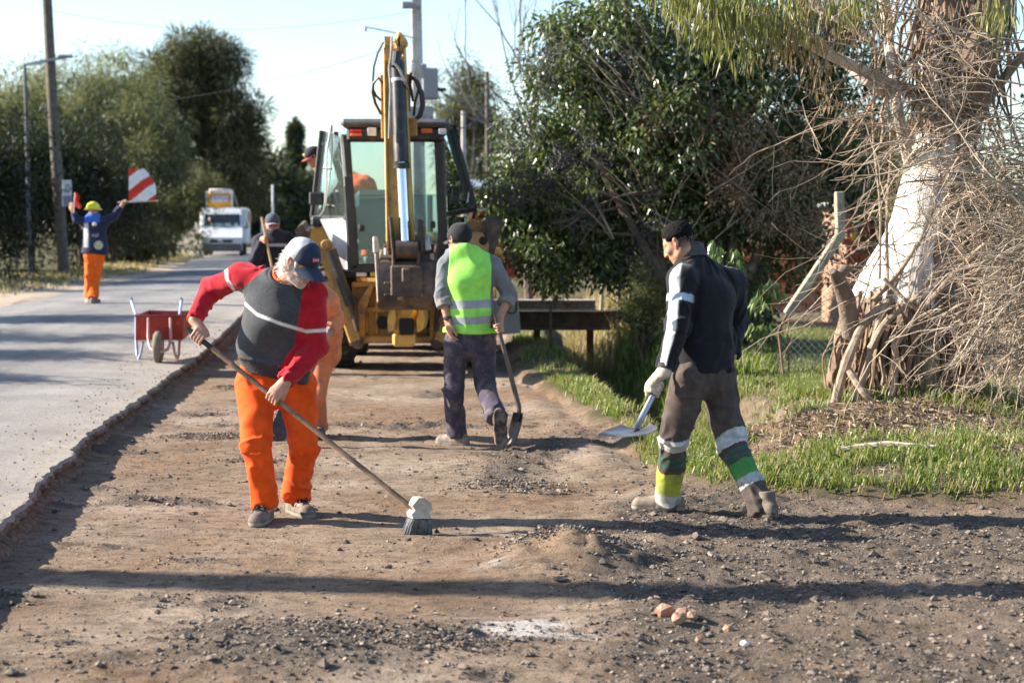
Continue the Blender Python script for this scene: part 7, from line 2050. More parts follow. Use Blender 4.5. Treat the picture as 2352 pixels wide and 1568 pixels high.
cab.build('cab_frame', M_BLACK, dig_)
mb = MB(); r0, r1 = pL(470, 75, 19.95), pR(500, 75, 19.95); zc = max(r0[2], r1[2]); xm = (r0[0] + r1[0]) / 2; wd = r1[0] - r0[0]
mb.box((xm, 20.85, zc + .045), (wd + .02, 1.95, .10), None, .04); roof = mb.build('cab_roof', simple('dusty_cab_roof', (.10, .105, .115), .5, var=.3), dig_)
mb = MB(); mb.box((xm, 19.98, zc - .085), (wd - .12, .14, .17), None, .03); vis = mb.build('light_bar', M_BLACK, dig_)
for (pa, pb, m, nm) in (((560, 95), (680, 130), (.55, .02, .02), 'tail_lamp'), ((560, 133), (680, 172), (.75, .13, .02), 'indicator')):
    a_, b_ = pL(*pa, 19.9), pL(*pb, 19.9); mb = MB(); mb.box((a_ + b_) / 2, (b_[0] - a_[0], .05, a_[2] - b_[2] - .004), None, .008); mb.build(nm, simple('%s_lens' % nm, m, .25), vis)
a_, b_ = pR(220, 88, 19.9), pR(335, 140, 19.9); mb = MB(); mb.box((a_ + b_) / 2, (b_[0] - a_[0], .05, a_[2] - b_[2]), None, .008); mb.build('indicator', simple('indicator_lens', (.75, .13, .02), .25), vis)
for p_, sh in ((pL(785, 125, 19.88), (.13, .06, .12)), (pR(440, 122, 19.88), (.11, .06, .085))):
    mb = MB(); mb.box(p_, sh, None, .02); l_ = mb.build('work_lamp', M_BLACK, vis); mb = MB(); mb.box(p_ + np.array([0, -.034, 0]), (sh[0] * .78, .01, sh[2] * .78), None, .004); mb.build('lens', simple('lamp_lens', (.62, .62, .64), .15), l_)
mb = MB(); ti = .05
mid_l, mid_r = A0 * .52 + A1 * .48, B0 * .52 + B1 * .48
q_ = np.array([ti, 0, 0])
quad(mb, [A0 + q_, B0 - q_, mid_r - q_, mid_l + q_], .006); mb.build('rear_window', M_GLASS, dig_, 0)
mb = MB(); quad(mb, [mid_l + q_ + np.array([0, .05, .03]), mid_r - q_ + np.array([0, .05, .03]), B1 - q_ + np.array([0, .03, .06]), A1 + q_ + np.array([0, .03, .06])], .006); mb.build('lower_rear_window', glass('dusty_cab_glass', (.66, .82, .86), .08), dig_, 0)
mb = MB(); quad(mb, [LT + np.array([.02, 0, 0]), A0 - np.array([.05, 0, .03]), pL(540, 1000, 20.02), LB + np.array([.02, 0, .02])], .006); lw = mb.build('side_window', M_GLASS, dig_, 0)
mb = MB(); quad(mb, [B0 + np.array([.06, 0, -.03]), RT - np.array([.03, 0, 0]), RB - np.array([.03, 0, -.02]), pR(492, 962, 20.02)], .006); mb.build('side_window', M_GLASS, dig_, 0)
mb = MB(); quad(mb, [pR(495, 1005, 20.03), pR(690, 995, 20.8), pR(690, 1180, 20.8), pR(500, 1260, 20.03)], .006); mb.build('lower_side_window', M_GLASS, dig_, 0)
mb = MB(); quad(mb, [F0l, F0r, F1r, F1l], .006); mb.build('windscreen', M_GLASS, dig_, 0)
mb = MB(); mb.beam(pL(470, 170, 19.96), pL(545, 1000, 19.97), .035, .03, (0, 1, 0), .004); mb.build('aluminium_trim', simple('aluminium', (.55, .56, .57), .4, .6), dig_)
for p_ in ((425, 312), (420, 412), (447, 650), (285, 248)): mb = MB(); mb.lathe(pL(*p_, 20.35), [(.018, 0), (.018, .02)], (-.6, -1, 0), 8); mb.build('window_fitting', M_BLACK, lw)
for a_, b_ in (((270, 872), (400, 890)), ((275, 500), (370, 505))): mb = MB(); mb.tube([pL(*a_, 20.5), pL(*b_, 20.35)], .012, 6); mb.build('window_catch', M_BLACK, lw)
mb = MB(); mb.tube([pL(362, 45, 20.5), pL(318, 320, 20.45), pL(312, 720, 20.4), pL(290, 930, 20.4), pL(240, 1005, 20.45)], .012, 6); mb.tube([pL(372, 60, 20.5), pL(362, 480, 20.42), pL(325, 760, 20.38), pL(300, 930, 20.4)], .010, 6); mb.build('grab_rail', simple('worn_rail_steel', (.35, .34, .32), .4, .6), dig_)
mb = MB(); mb.box(pL(212, 812, 20.5), (.18, .05, .16), None, .02); mb.build('mirror', M_BLACK, dig_)
mb = MB(); mb.box(pL(215, 1050, 20.4), (.14, .12, .12), None, .03); mb.build('step_lamp', M_BLACK, dig_)
mb = MB(); mb.tube([pR(500, 55, 20.3), pR(560, 60, 20.4), pR(600, 180, 20.6), pR(640, 440, 20.6), pR(720, 700, 20.7), pR(700, 860, 20.6)], .016, 6); mb.tube([pR(600, 540, 20.4), pR(685, 860, 20.4)], .008, 5); mb.tube([pR(470, 20, 20.2), pR(520, -30, 20.3), pR(545, 40, 20.3)], .010, 5); mb.build('side_rail', M_BLACK, dig_)
mb = MB(); mb.box(pR(600, 830, 20.35), (.11, .04, .03), None, .01); mb.box(pR(340, 1080, 19.93), (.06, .04, .09), None, .02); mb.box(pL(668, 1112, 19.93), (.06, .04, .08), None, .02); mb.build('door_handle', M_BLACK, dig_)
# seat and controls inside
M_SEAT = simple('blue_grey_seat', (.035, .07, .085), .7, var=.2)
seat = MB(); sc_ = p3(340, 835, 20.6); seat.box(sc_, (.46, .14, .62), None, .06); seat.box(sc_ + np.array([0, .25, -.34]), (.48, .50, .14), None, .05); seat.build('seat', M_SEAT, dig_)
mb = MB(); w0 = p3(545, 900, 20.5); mb.tube([w0 + np.array([0, 0, -.4]), w0, w0 + np.array([0, 0, .08])], [.09, .05, .02], 8); mb.box(w0 + np.array([0, 0, .10]), (.07, .06, .05), None, .015); mb.box(w0 + np.array([-.02, .1, -.30]), (.30, .3, .5), None, .04); mb.build('control_console', M_BLACK, dig_)
mb = MB(); mb.box((xm, 20.9, A1[2] - .05), (wd + .25, 1.7, .10), None, .02); mb.build('cab_floor', M_BLACK, dig_)
# side panel, fenders
mb = MB(); quad(mb, [pL(255, 1022, 20.25), pL(525, 1008, 20.08), pL(540, 1570, 20.08), pL(520, 1570, 20.12)], .04); mb.build('side_panel', M_SILVER, dig_)
mb = MB(); pol = [(110, 1180), (150, 1120), (250, 1088), (300, 1150), (520, 1600), (470, 1640), (280, 1420)]
P0 = [pL(x, y, 20.45) for x, y in pol]; n_ = len(pol); mb.add(P0 + [p + np.array([.0, 1.1, 0]) for p in P0], [tuple(range(n_)), tuple(range(2 * n_ - 1, n_ - 1, -1))] + [(i, (i + 1) % n_, (i + 1) % n_ + n_, i + n_) for i in range(n_)])
mb.build('fender', M_YEL, dig_)
mb = MB(); mb.box((2 * DX - p3(110, 0, 20.9)[0], 21.0, 1.42), (.5, 1.2, .10), None, .04); mb.box((2 * DX - p3(110, 0, 20.9)[0] - .22, 21.0, 1.15), (.06, 1.2, .5), None, .02); mb.build('fender', M_YEL, dig_)
# rear frame
mb = MB()
def px3(x): return p3(x, 0, 19.9)[0]
zt, zb = p3(0, 1125, 19.9)[2], p3(0, 1385, 19.9)[2]
xl, xr = px3(235), px3(690)
mb.box(((xl + xr) / 2, 20.05, (zt + zb) / 2), (xr - xl, .22, zt - zb), None, .015)
mb.box(((xl + xr) / 2, 19.91, p3(0, 1245, 19.9)[2]), (xr - xl - .10, .06, .055), None, .008)
mb.box(((xl + xr) / 2, 19.90, zb + .03), (xr - xl + .02, .14, .085), None, .015)
mb.box(((xl + xr) / 2, 19.93, zt - .03), (xr - xl, .10, .06), None, .012)
for x in (300, 345, 575, 640): mb.box((px3(x), 19.915, (zt + zb) / 2), (.035, .05, zt - zb - .2), None, .006)
frm = mb.build('rear_frame', M_YELD, dig_)
mb = MB()
for sgn in (0, 1):
    P0 = [p3(x, y, 19.82) for x, y in [(232, 1400), (245, 1290), (262, 1235), (325, 1128), (338, 1140), (300, 1260), (300, 1390), (275, 1412)]]
    if sgn: P0 = [np.array([2 * DX - p[0], p[1], p[2]]) for p in P0]
    n_ = len(P0); mb = MB(); mb.add(P0 + [p + np.array([0, .12, 0]) for p in P0], [tuple(range(n_)), tuple(range(2 * n_ - 1, n_ - 1, -1))] + [(i, (i + 1) % n_, (i + 1) % n_ + n_, i + n_) for i in range(n_)]); mb.build('frame_bracket', M_YELD, frm)
mb = MB()
for x in (268,):
    for s_ in (0, 1):
        p_ = p3(x, 1388, 19.78); p_[0] = 2 * DX - p_[0] if s_ else p_[0]; mb.lathe(p_, [(.075, 0), (.075, .14)], (0, 1, 0), 14); mb.lathe(p_ + np.array([0, -.01, 0]), [(.035, 0), (.04, .02)], (0, 1, 0), 10)
mb.build('pivot_pin', M_BUCK, frm)
mb = MB(); mb.box(p3(285, 1092, 19.9), (.12, .02, .045), None, .003); mb.build('number_plate', simple('pale_plate', (.6, .58, .58), .5), frm); mb = MB(); mb.box(p3(342, 1091, 19.9), (.10, .02, .05), None, .003); mb.build('warning_sticker', simple('yellow_sticker', (.55, .45, .05), .5), frm)
mb = MB(); 
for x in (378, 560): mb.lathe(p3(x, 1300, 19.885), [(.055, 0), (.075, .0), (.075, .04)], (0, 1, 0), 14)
mb.build('frame_hole', simple('deep_shadow_steel', (.012, .011, .010), .9), frm)  # solid near-black discs, painted shade in place of open holes
# stabilisers: folded up on both sides
def stab(side):
    m_ = lambda p: np.array([2 * DX - p[0], p[1], p[2]]) if side else p
    st = MB(); st.beam(m_(p3(264, 1388, 19.85)), m_(p3(118, 960, 19.95)), .15, .15, (0, 1, 0), .02); s_ = st.build('stabiliser', M_YELD, dig_)
    mb = MB(); mb.tube([m_(p3(152, 985, 19.75)), m_(p3(238, 1225, 19.75))], .062, 12); mb.build('cylinder_barrel', M_BLACK, s_)
    mb = MB(); mb.tube([m_(p3(238, 1225, 19.75)), m_(p3(268, 1335, 19.75))], .03, 10); mb.build('cylinder_rod', M_BUCK, s_)
    mb = MB(); mb.lathe(m_(p3(130, 962, 19.74)), [(.05, 0), (.062, .01), (.062, .2), (.05, .21)], (0, 1, 0), 14); mb.build('pin_boss', M_YELD, s_)
    mb = MB(); mb.tube([m_(p3(225, 1200, 19.7)), m_(p3(240, 1175, 19.68)), m_(p3(262, 1210, 19.68)), m_(p3(272, 1340, 19.72))], .014, 6); mb.build('hose', M_HOSE, s_)
    return s_
s_ = stab(0)
mb = MB(); P0 = [pL(x, y, 19.9) for x, y in [(-10, 1140), (40, 1085), (75, 1075), (100, 1140), (130, 1150), (120, 1240), (0, 1240)]]; n_ = len(P0); mb.add(P0 + [p + np.array([0, .3, .05]) for p in P0], [tuple(range(n_)), tuple(range(2 * n_ - 1, n_ - 1, -1))] + [(i, (i + 1) % n_, (i + 1) % n_ + n_, i + n_) for i in range(n_)]); mb.build('stabiliser_foot', M_BUCK, s_)
s_ = stab(1)
mb = MB(); quad(mb, [pR(860, 1060, 19.8), pR(925, 985, 19.9), pR(1050, 1050, 19.95), pR(940, 1440, 19.9), pR(900, 1400, 19.8)], .05); mb.build('stabiliser_foot', M_BUCK, s_)
mb = MB(); P0 = [pR(x, y, 19.7) for x, y in [(690, 1180), (760, 1150), (850, 1165), (900, 1230), (920, 1300), (900, 1420), (800, 1430), (730, 1300)]]; n_ = len(P0); mb.add(P0 + [p + np.array([0, .10, 0]) for p in P0], [tuple(range(n_)), tuple(range(2 * n_ - 1, n_ - 1, -1))] + [(i, (i + 1) % n_, (i + 1) % n_ + n_, i + n_) for i in range(n_)]); mb.build('foot_bracket', simple('sandy_bare_steel', (.34, .22, .12), .7, .3, var=.3, scale=8), s_)
mb = MB(); mb.lathe(pR(860, 1245, 19.69), [(.05, 0), (.05, .03)], (0, 1, 0), 14); mb.build('bracket_hole', simple('deep_shadow_steel', (.012, .011, .010), .9), s_)  # black disc on the bracket, its colour stands for the shaded bore
mb = MB(); mb.box(pR(775, 1095, 20.1), (.20, .2, .14), np.array(Matrix.Rotation(.35, 3, 'Y')), .02); mb.build('side_box', M_YELD, dig_)
# wheels
def wheel(c, r_, w_, lug, name='rear_wheel'):
    e = MB(); n = 36
    prof = [(r_ * .55, -w_ * .42), (r_ * .80, -w_ * .5), (r_ * .95, -w_ * .44), (r_, -w_ * .30), (r_, w_ * .30), (r_ * .95, w_ * .44), (r_ * .80, w_ * .5), (r_ * .55, w_ * .42)]
    e.lathe(c, prof, (1, 0, 0), n); ty = e.build('wheel', M_RUBBER, dig_, 40)
    e = MB(); a_, b_, _ = frame((1, 0, 0))
    for i in range(lug):
        an = 2 * math.pi * i / lug
        for sgn in (-1, 1):
            an2 = an + (.5 if sgn > 0 else 0) * 2 * math.pi / lug
            d0 = math.cos(an2) * a_ + math.sin(an2) * b_; d1 = math.cos(an2 + .16) * a_ + math.sin(an2 + .16) * b_
            e.beam(np.array(c) + d0 * (r_ + .015) + np.array([sgn * w_ * .03, 0, 0]), np.array(c) + d1 * (r_ * .985) + np.array([sgn * w_ * .44, 0, 0]), .05, .05, tuple(d0), .006)
    e.build('tread_lugs', M_RUBBER, ty)
    e = MB(); e.lathe(c, [(r_ * .2, -w_ * .2), (r_ * .55, -w_ * .3), (r_ * .58, -w_ * .42), (r_ * .58, w_ * .42), (r_ * .55, w_ * .3), (r_ * .2, w_ * .2)], (1, 0, 0), 24); e.build('rim', M_YEL, ty)
wheel((p3(185, 0, 21.1)[0] - .06, 21.2, .63), .64, .46, 20)
wheel((2 * DX - p3(185, 0, 21.1)[0] + .06, 21.2, .63), .64, .46, 20)
wheel((DX - .80, 23.3, .44), .45, .32, 18); wheel((DX + .80, 23.3, .44), .45, .32, 18)
mb = MB(); mb.box((DX, 21.2, .62), (1.5, .25, .25), None, .03); mb.box((DX, 23.3, .45), (1.4, .14, .14), None, .03); mb.box((DX, 21.8, .72), (.7, 3.4, .28), None, .03); mb.build('axle', M_BLACK, dig_)
mb = MB(); mb.box((DX, 22.75, 1.35), (.92, 1.6, .62), None, .10, (.92, 1)); mb.build('engine_hood', M_YEL, dig_)
mb = MB(); mb.tube([(DX + .25, 22.6, 1.6), (DX + .25, 22.6, 2.15)], .04, 10); mb.build('exhaust', M_BLACK, dig_)
mb = MB()
for sx_ in (-.72, .72): mb.beam((DX + sx_, 21.9, 1.25), (DX + sx_, 23.4, 1.0), .12, .22, (0, 0, 1), .02); mb.beam((DX + sx_, 23.4, 1.0), (DX + sx_, 24.3, .35), .12, .2, (0, 0, 1), .02)
mb.build('loader_arm', M_YEL, dig_)
mb = MB(); g = np.zeros((9, 2, 3))
for i, (y, z) in enumerate([(25.1, .12), (24.6, .10), (24.35, .16), (24.2, .32), (24.18, .55), (24.25, .8), (24.4, .98), (24.55, 1.05), (24.6, 1.06)]): g[i, 0] = (DX - 1.1, y, z); g[i, 1] = (DX + 1.1, y, z)
mb.sheet(g, .03)
for sx_ in (-1.09, 1.09): mb.prism([(25.1, .12), (24.35, .16), (24.2, .32), (24.18, .6), (24.3, .9), (24.6, 1.06)], (DX + sx_, 0, 0), (0, 1, 0), (0, 0, 1), (1, 0, 0), .02)
mb.build('loader_bucket', M_YELD, dig_)
# swing post, boom and stick
mb = MB(); c_ = p3(475, 1282, 19.6); mb.box(c_, (.30, .45, .32), None, .04); mb.box(c_ + np.array([-.01, .02, -.24]), (.26, .30, .16), None, .03)
P0 = [p3(x, y, 19.3) for x, y in [(402, 1345), (398, 1290), (412, 1225), (430, 1228), (434, 1290), (425, 1330)]]; n_ = len(P0); mb.add(P0 + [p + np.array([0.02, .45, 0]) for p in P0], [tuple(range(n_)), tuple(range(2 * n_ - 1, n_ - 1, -1))] + [(i, (i + 1) % n_, (i + 1) % n_ + n_, i + n_) for i in range(n_)])
P0 = [p + np.array([.33, 0, 0]) for p in P0]; mb.add(P0 + [p + np.array([0.02, .45, 0]) for p in P0], [tuple(range(n_)), tuple(range(2 * n_ - 1, n_ - 1, -1))] + [(i, (i + 1) % n_, (i + 1) % n_ + n_, i + n_) for i in range(n_)])
mb.build('swing_post', M_YEL, dig_)
mb = MB(); mb.box(p3(482, 1318, 19.33), (.17, .06, .19), None, .02); mb.build('swing_post_recess', simple('deep_shadow_steel', (.012, .011, .010), .9), dig_)  # dark block set on the post, shade of a recess put into colour
mb = MB(); mb.beam(p3(470, 1240, 19.75), p3(455, 700, 19.55), .26, .26, (0, 1, 0), .02); mb.beam(p3(455, 720, 19.55), p3(428, 80, 19.55), .25, .32, (0, 1, 0), .02, (.9, .7)); bo = mb.build('boom', M_YEL, dig_)
tp = p3(430, 95, 19.15); bt = p3(458, 985, 18.75)
mb = MB(); mb.beam(bt, tp, .30, .24, (0, 1, 0), .018, (.80, 1.0))
for sx_ in (-.115, .115): mb.beam(bt + np.array([sx_ * 1.18, -.13, 0]), tp * .98 + bt * .02 + np.array([sx_ * .9, -.13, 0]), .03, .10, (0, 1, 0), .008)
stk = mb.build('stick', M_YEL, dig_)
mb = MB(); quad(mb, [pT(735, 165, 18.95), pT(835, 170, 18.95), pT(800, 500, 18.92), pT(765, 480, 18.92)], .03); mb.box(pT(940, 250, 19.0), (.10, .3, .22), None, .04); mb.lathe(pT(960, 230, 18.85), [(.06, 0), (.06, .25)], (0, 1, 0), 12); mb.build('stick_head', M_YEL, stk)
mb = MB(); mb.tube([pT(905, 370, 18.8), pT(880, 560, 18.76)], .05, 10); mb.build('cylinder_eye', M_BLACK, stk)
cy0, cy1, cy2 = p3(447, 250, 18.82), p3(459, 605, 18.62), p3(476, 955, 18.50)
mb = MB(); mb.tube([p3(440, 165, 18.86), cy0], [.075, .078], 14); mb.tube([cy0, cy1], .082, 18); mb.tube([cy1 - np.array([0, 0, .0]), cy1 - np.array([0, 0, .06])], [.094, .09], 18); mb.build('bucket_cylinder', simple('scuffed_black_barrel', (.03, .028, .026), .35, .2, var=.4, scale=8, dirt=(.16, .12, .09), dirt_amt=.35), stk)
mb = MB(); mb.tube([cy1, cy2], .055, 18); mb.build('cylinder_rod', M_CHROME, stk)
mb = MB(); mb.lathe(cy0 + np.array([0, 0, -.02]), [(.085, 0), (.088, .01), (.088, .03), (.085, .04)], unit(cy0 - cy1), 16); mb.build('hose_clamp', simple('pale_clamp', (.6, .6, .6), .4, .4), stk)
mb = MB()
mb.tube([pT(835, 170, 18.9), pT(825, 420, 18.8), pT(800, 570, 18.74), pT(820, 860, 18.7), pT(810, 1100, 18.66), pT(800, 1500, 18.6)], .013, 6)
mb.tube([pT(860, 500, 18.7), pT(930, 590, 18.68), pT(1000, 740, 18.7), pT(1045, 850, 18.8)], .016, 6)
mb.build('steel_pipe', simple('scuffed_pipe_steel', (.36, .34, .32), .4, .5, var=.3), stk)
mb = MB()
mb.tube([pT(725, 240, 19.0), pT(650, 380, 19.0), pT(600, 560, 19.0), pT(585, 780, 19.05)], .013, 6)
for off in (0, .02): mb.tube([pT(745, 1000, 19.1), pT(735, 800, 19.0 + off), pT(660, 705, 18.95), pT(590, 780, 19.0), pT(585, 900, 19.0 + off), pT(620, 1040, 19.05), pT(695, 1180, 19.1)], .017, 7)
mb.tube([pT(590, 860, 19.0), pT(630, 940, 19.05), pT(690, 1000, 19.1)], .014, 6)
mb.build('hydraulic_hose', M_HOSE, stk); mb = MB()
for k_, (dx_, dy_) in enumerate(((0, 0), (22, 14))):
    mb.tube([pT(1080 + dx_, 700, 19.1), pT(1150 + dx_, 740 + dy_, 19.0), pT(1215 + dx_, 920, 19.0), pT(1228 + dx_, 1060, 19.0), pT(1190 + dx_, 1200, 19.0), pT(1130, 1250 + dy_, 19.05)], .020, 7)
mb.tube([pT(1185, 850, 19.0), pT(1140, 1020, 19.0), pT(1120, 1200, 19.05)], .016, 6); mb.tube([pT(1085, 640, 19.1), pT(1075, 800, 19.1), pT(1110, 1010, 19.05)], .018, 6)
mb.build('hydraulic_hose', M_HOSE, stk)
mb = MB(); mb.beam(pT(705, 670, 19.2), pT(725, 1500, 19.1), .045, .06, (0, 1, 0), .008); mb.beam(pT(1045, 660, 19.2), pT(1050, 1150, 19.2), .05, .08, (0, 1, 0), .008); mb.beam(pT(1110, 1230, 19.05), pT(1115, 1470, 19.05), .09, .1, (0, 1, 0), .01); mb.build('hose_guide', M_YELD, stk)
# linkage and bucket
mb = MB()
for x_, y0, y1 in ((412, 840, 980), (425, 940, 1215), (533, 940, 1215), (538, 850, 990)):
    mb.beam(p3(x_, y0, 18.55), p3(x_ + (4 if y0 > 900 else 12), y1, 18.55), .034, .16, (0, 1, 0), .01)
mb.build('bucket_link', M_BUCK, stk)
mb = MB(); a_, b_ = p3(436, 982, 18.5), p3(532, 982, 18.5); mb.tube([a_, b_], .105, 16); mb.build('link_pin', M_BUCK, stk)
bk = MB(); x0, x1 = p3(362, 0, 18.55)[0], p3(594, 0, 18.55)[0]
zf = lambda v_: p3(0, v_, 18.5)[2]
prof = [(18.72, zf(1010)), (18.52, zf(1040)), (18.42, zf(1110)), (18.42, zf(1190)), (18.50, zf(1232)), (18.66, zf(1245)), (18.95, zf(1215)), (19.18, zf(1130)), (19.25, zf(1040)), (19.22, zf(960))]
g = np.array([[(x, y, z) for x in np.linspace(x0, x1, 6)] for y, z in prof]); bk.sheet(g, .022)
for xx in (x0 - .012, x1 - .010): bk.prism(prof + [(18.95, zf(985))], (xx, 0, 0), (0, 1, 0), (0, 0, 1), (1, 0, 0), .024)
for v_ in (1120, 1170): bk.box(((x0 + x1) / 2, 18.405, zf(v_) - .02), (x1 - x0 - .10, .03, .03), None, .008)
buck = bk.build('bucket', M_BUCK, dig_, 30)
mb = MB(); mb.box(p3(480, 1120, 18.40), (.34, .06, .34), None, .02); mb.box(p3(480, 1095, 18.36), (.10, .04, .16), None, .02); mb.build('bucket_bracket', M_BUCK, buck)
mb = MB(); mb.box(p3(455, 1195, 18.385), (.07, .03, .05), None, .02); mb.box(p3(545, 1180, 18.40), (.06, .03, .05), None, .02); mb.build('wear_plate', simple('earthy_digger_yellow_patch', (.20, .11, .05), .8, var=.4), buck)
for (x_, y_, h_, d_) in ((346, 935, .24, 18.6), (570, 925, .22, 18.6), (395, 985, .12, 18.78), (512, 985, .12, 18.85)):
    b0 = p3(x_ + 6, y_ + 62, d_); t0 = p3(x_ - 2, y_ - 10, d_)
    mb = MB(); mb.beam(b0, t0, .075, .10, (0, 1, 0), .012, (.55, .5)); mb.build('bucket_tooth', M_TOOTH, buck)
for (x_, y0, y1) in ((352, 990, 1215), (592, 1000, 1200)): mb = MB(); mb.beam(p3(x_, y0, 18.62), p3(x_ + (12 if x_ < 400 else -2), y1, 18.52), .05, .06, (0, 1, 0), .01); mb.build('side_cutter', simple('worn_edge_steel', (.30, .23, .18), .6, .4, var=.4, scale=12), buck)

# the driver leaning out
J = dict(head=pL(185, 385, 21.55), neck=pL(275, 520, 21.6), chest=pL(450, 615, 21.4), waist=pL(685, 715, 21.2), pelvis=pL(715, 900, 21.2), shL=pL(330, 560, 21.75), shR=pL(420, 590, 21.2), elL=pL(300, 760, 21.8), wrL=pL(260, 850, 21.7), elR=pL(520, 800, 21.05), wrR=pL(640, 880, 21.1),
    hipL=pL(740, 1010, 21.35), hipR=pL(740, 1010, 21.12), knL=pL(760, 1080, 21.75), knR=pL(760, 1080, 21.6), anL=pL(770, 1400, 21.85), anR=pL(740, 1400, 21.6), face=np.array([-.93, -.12, -.42]), up=np.array([-.38, .0, .92]), toeL=np.array([0, 1, 0.]), toeR=np.array([0, 1, 0.]))
J = {k: np.array(q, float) for k, q in J.items()}
DRIVER_J = J
# ------------------------------------------------------------------ wheelbarrow
cw = crop(300, 720, 6.534)
dw = 1.53 * F_PX / (cw(0, 1240)[1] - 530) + .0
def pw(x, y, d=dw): return np.array(W(*cw(x, y), d))
t = empty('wheelbarrow', (pw(630, 0)[0], dw, float(zroad(dw))), 'red steel wheelbarrow standing front wheel towards us on the road edge', 'wheelbarrow')
M_RED = simple('scratched_red_paint', (.36, .035, .022), .55, .1, var=.2, scale=6, dirt=(.25, .17, .12), dirt_amt=.3, dscale=9)
M_TUBE = simple('pinkish_worn_tube', (.46, .26, .25), .5, .3, var=.25, scale=9)
M_TUBEB = simple('bluish_tube', (.36, .42, .56), .45, .4, var=.15)
a, b = pw(262, 455, dw + .22), pw(1040, 460, dw + .22); c, d_ = pw(250, 850, dw + .35), pw(1025, 850, dw + .35)
mb = MB(); V = [a, b, d_, c] + [p + q for p, q in zip((a, b, d_, c), ((-.02, .80, .02), (.02, .80, .02), (-.05, .62, .02), (.05, .62, .02)))]
mb.add(V, [(3, 2, 1, 0), (0, 1, 5, 4)][0:1] + [(0, 4, 7, 3), (1, 2, 6, 5), (4, 5, 6, 7), (3, 7, 6, 2)])
me = mesh_np('tray', mb.V, mb.F, M_RED, False); o = link('tray', me, t); md = o.modifiers.new('thickness', 'SOLIDIFY'); md.thickness = .008
mb = MB(); rim = [V[0], V[1], V[5], V[4], V[0]]; mb.tube(rim, .012, 8); mb.build('tray_rim', simple('dark_red_rim', (.16, .03, .025), .5), t, 60)
for x0_, sg in ((465, -1), (825, 1)):
    mb = MB(); mb.tube([pw(x0_, 480, dw + .20), pw(x0_ + sg * 4, 800, dw + .18), pw(x0_ - sg * 8, 900, dw + .12), pw(x0_ - sg * 45, 1000, dw + .02), pw(645, 1050, dw - .02)], .018, 8); mb.build('front_fork', M_TUBE, t, 60)
mb = MB(); hub = pw(630, 960, dw + .12); rw = (pw(0, 720)[2] - pw(0, 1245)[2]) / 2; hub = np.array([hub[0], dw + .10, float(zroad(dw)) + rw])
mb.lathe(hub, [(rw * .55, -.038), (rw * .85, -.045), (rw * .97, -.03), (rw, 0), (rw * .97, .03), (rw * .85, .045), (rw * .55, .038)], (1, .05, 0), 28); wh = mb.build('wheel', simple('muddy_tyre', (.16, .13, .105), .9, var=.35, scale=9, bump=.003), t, 50)
mb = MB(); mb.lathe(hub, [(.03, -.06), (rw * .55, -.03), (rw * .55, .03), (.03, .06)], (1, .05, 0), 18); mb.build('rim', M_TUBE, wh)
for x0_, sg in ((262, 1), (975, -1)):
    mb = MB(); mb.tube([pw(x0_, 500 if sg < 0 else 470, dw + .6), pw(x0_ + 2 * sg, 860, dw + .58), pw(x0_ + 14 * sg, 1080, dw + .50), pw(x0_ + 42 * sg, 1172, dw + .42), pw(x0_ + 75 * sg, 1080, dw + .44), pw(x0_ + 115 * sg, 880, dw + .40)], .017, 8); mb.build('leg', M_TUBE if sg < 0 else M_TUBEB, t, 60)
for x0_, x1_ in ((262, 185), (975, 1005)):
    mb = MB(); mb.tube([pw(x0_, 440, dw + .85), pw((x0_ + x1_) / 2, 320, dw + 1.15), pw(x1_, 205, dw + 1.42)], .018, 8); h_ = mb.build('handle', M_TUBEB, t, 60)
    mb = MB(); mb.tube([pw(x1_, 215, dw + 1.40), pw(x1_ - 4, 175, dw + 1.52)], .021, 8); mb.build('grip', simple('blue_grip', (.04, .07, .15), .5), h_)
# ------------------------------------------------------------------ white truck
ct = crop(480, 440, 7.127); dT = 85.0
def pt(x, y, d=dT): return np.array(W(*ct(x, y), d))
zg = float(zroad(dT)) + .03
TX = pt(520, 0)[0]
sc_t = (pt(100, 0)[0] - pt(0, 0)[0]) / 100
def TZ(y): return zg + (1440 - y) * sc_t
def TXx(x): return pt(x, 0)[0]
trk = empty('box_truck', (TX, dT + 2, zg), 'white box truck driving towards us down the road with a yellow container on top', 'truck')
M_WHITE = simple('white_truck_paint', (.74, .75, .76), .35, var=.06, scale=2, dirt=(.5, .45, .38), dirt_amt=.2, coat=.2)
M_DGREY = simple('grey_bumper_plastic', (.10, .10, .105), .6)
mb = MB(); mb.box(((TXx(100) + TXx(960)) / 2, dT + 4.2, (TZ(575) + TZ(1230)) / 2), (TXx(960) - TXx(100), 4.6, TZ(575) - TZ(1230)), None, .05); mb.build('cargo_box', M_WHITE, trk)
mb = MB(); mb.box((TXx(965) + .02, dT + 4.2, (TZ(640) + TZ(820)) / 2), (.03, 4.2, TZ(640) - TZ(820)), None); mb.build('side_stripe', simple('faded_red_stripe', (.5, .16, .12), .6), trk)
hw = (TXx(880) - TXx(150)) / 2; xc = (TXx(880) + TXx(150)) / 2
side = [(.0, TZ(1350)), (-.04, TZ(1230)), (-.02, TZ(1110)), (.12, TZ(1080)), (.62, TZ(930)), (.70, TZ(900)), (1.15, TZ(680)), (1.32, TZ(622)), (1.85, TZ(610)), (1.85, TZ(1350))]
m_ = len(side); V = []
for k, (sx_, ins) in enumerate(((-1, .05), (-1, 0), (1, 0), (1, .05))):
    for (y, z) in side:
        tz = max(0, (z - TZ(900)) / (TZ(610) - TZ(900))); V.append((xc + sx_ * (hw - ins - .10 * tz), dT + y + (ins * 1.0 if y < 1 else 0), z - (ins * .5 if z > TZ(650) else 0)))
Fc = [tuple(range(m_)), tuple(range(4 * m_ - 1, 3 * m_ - 1, -1))]
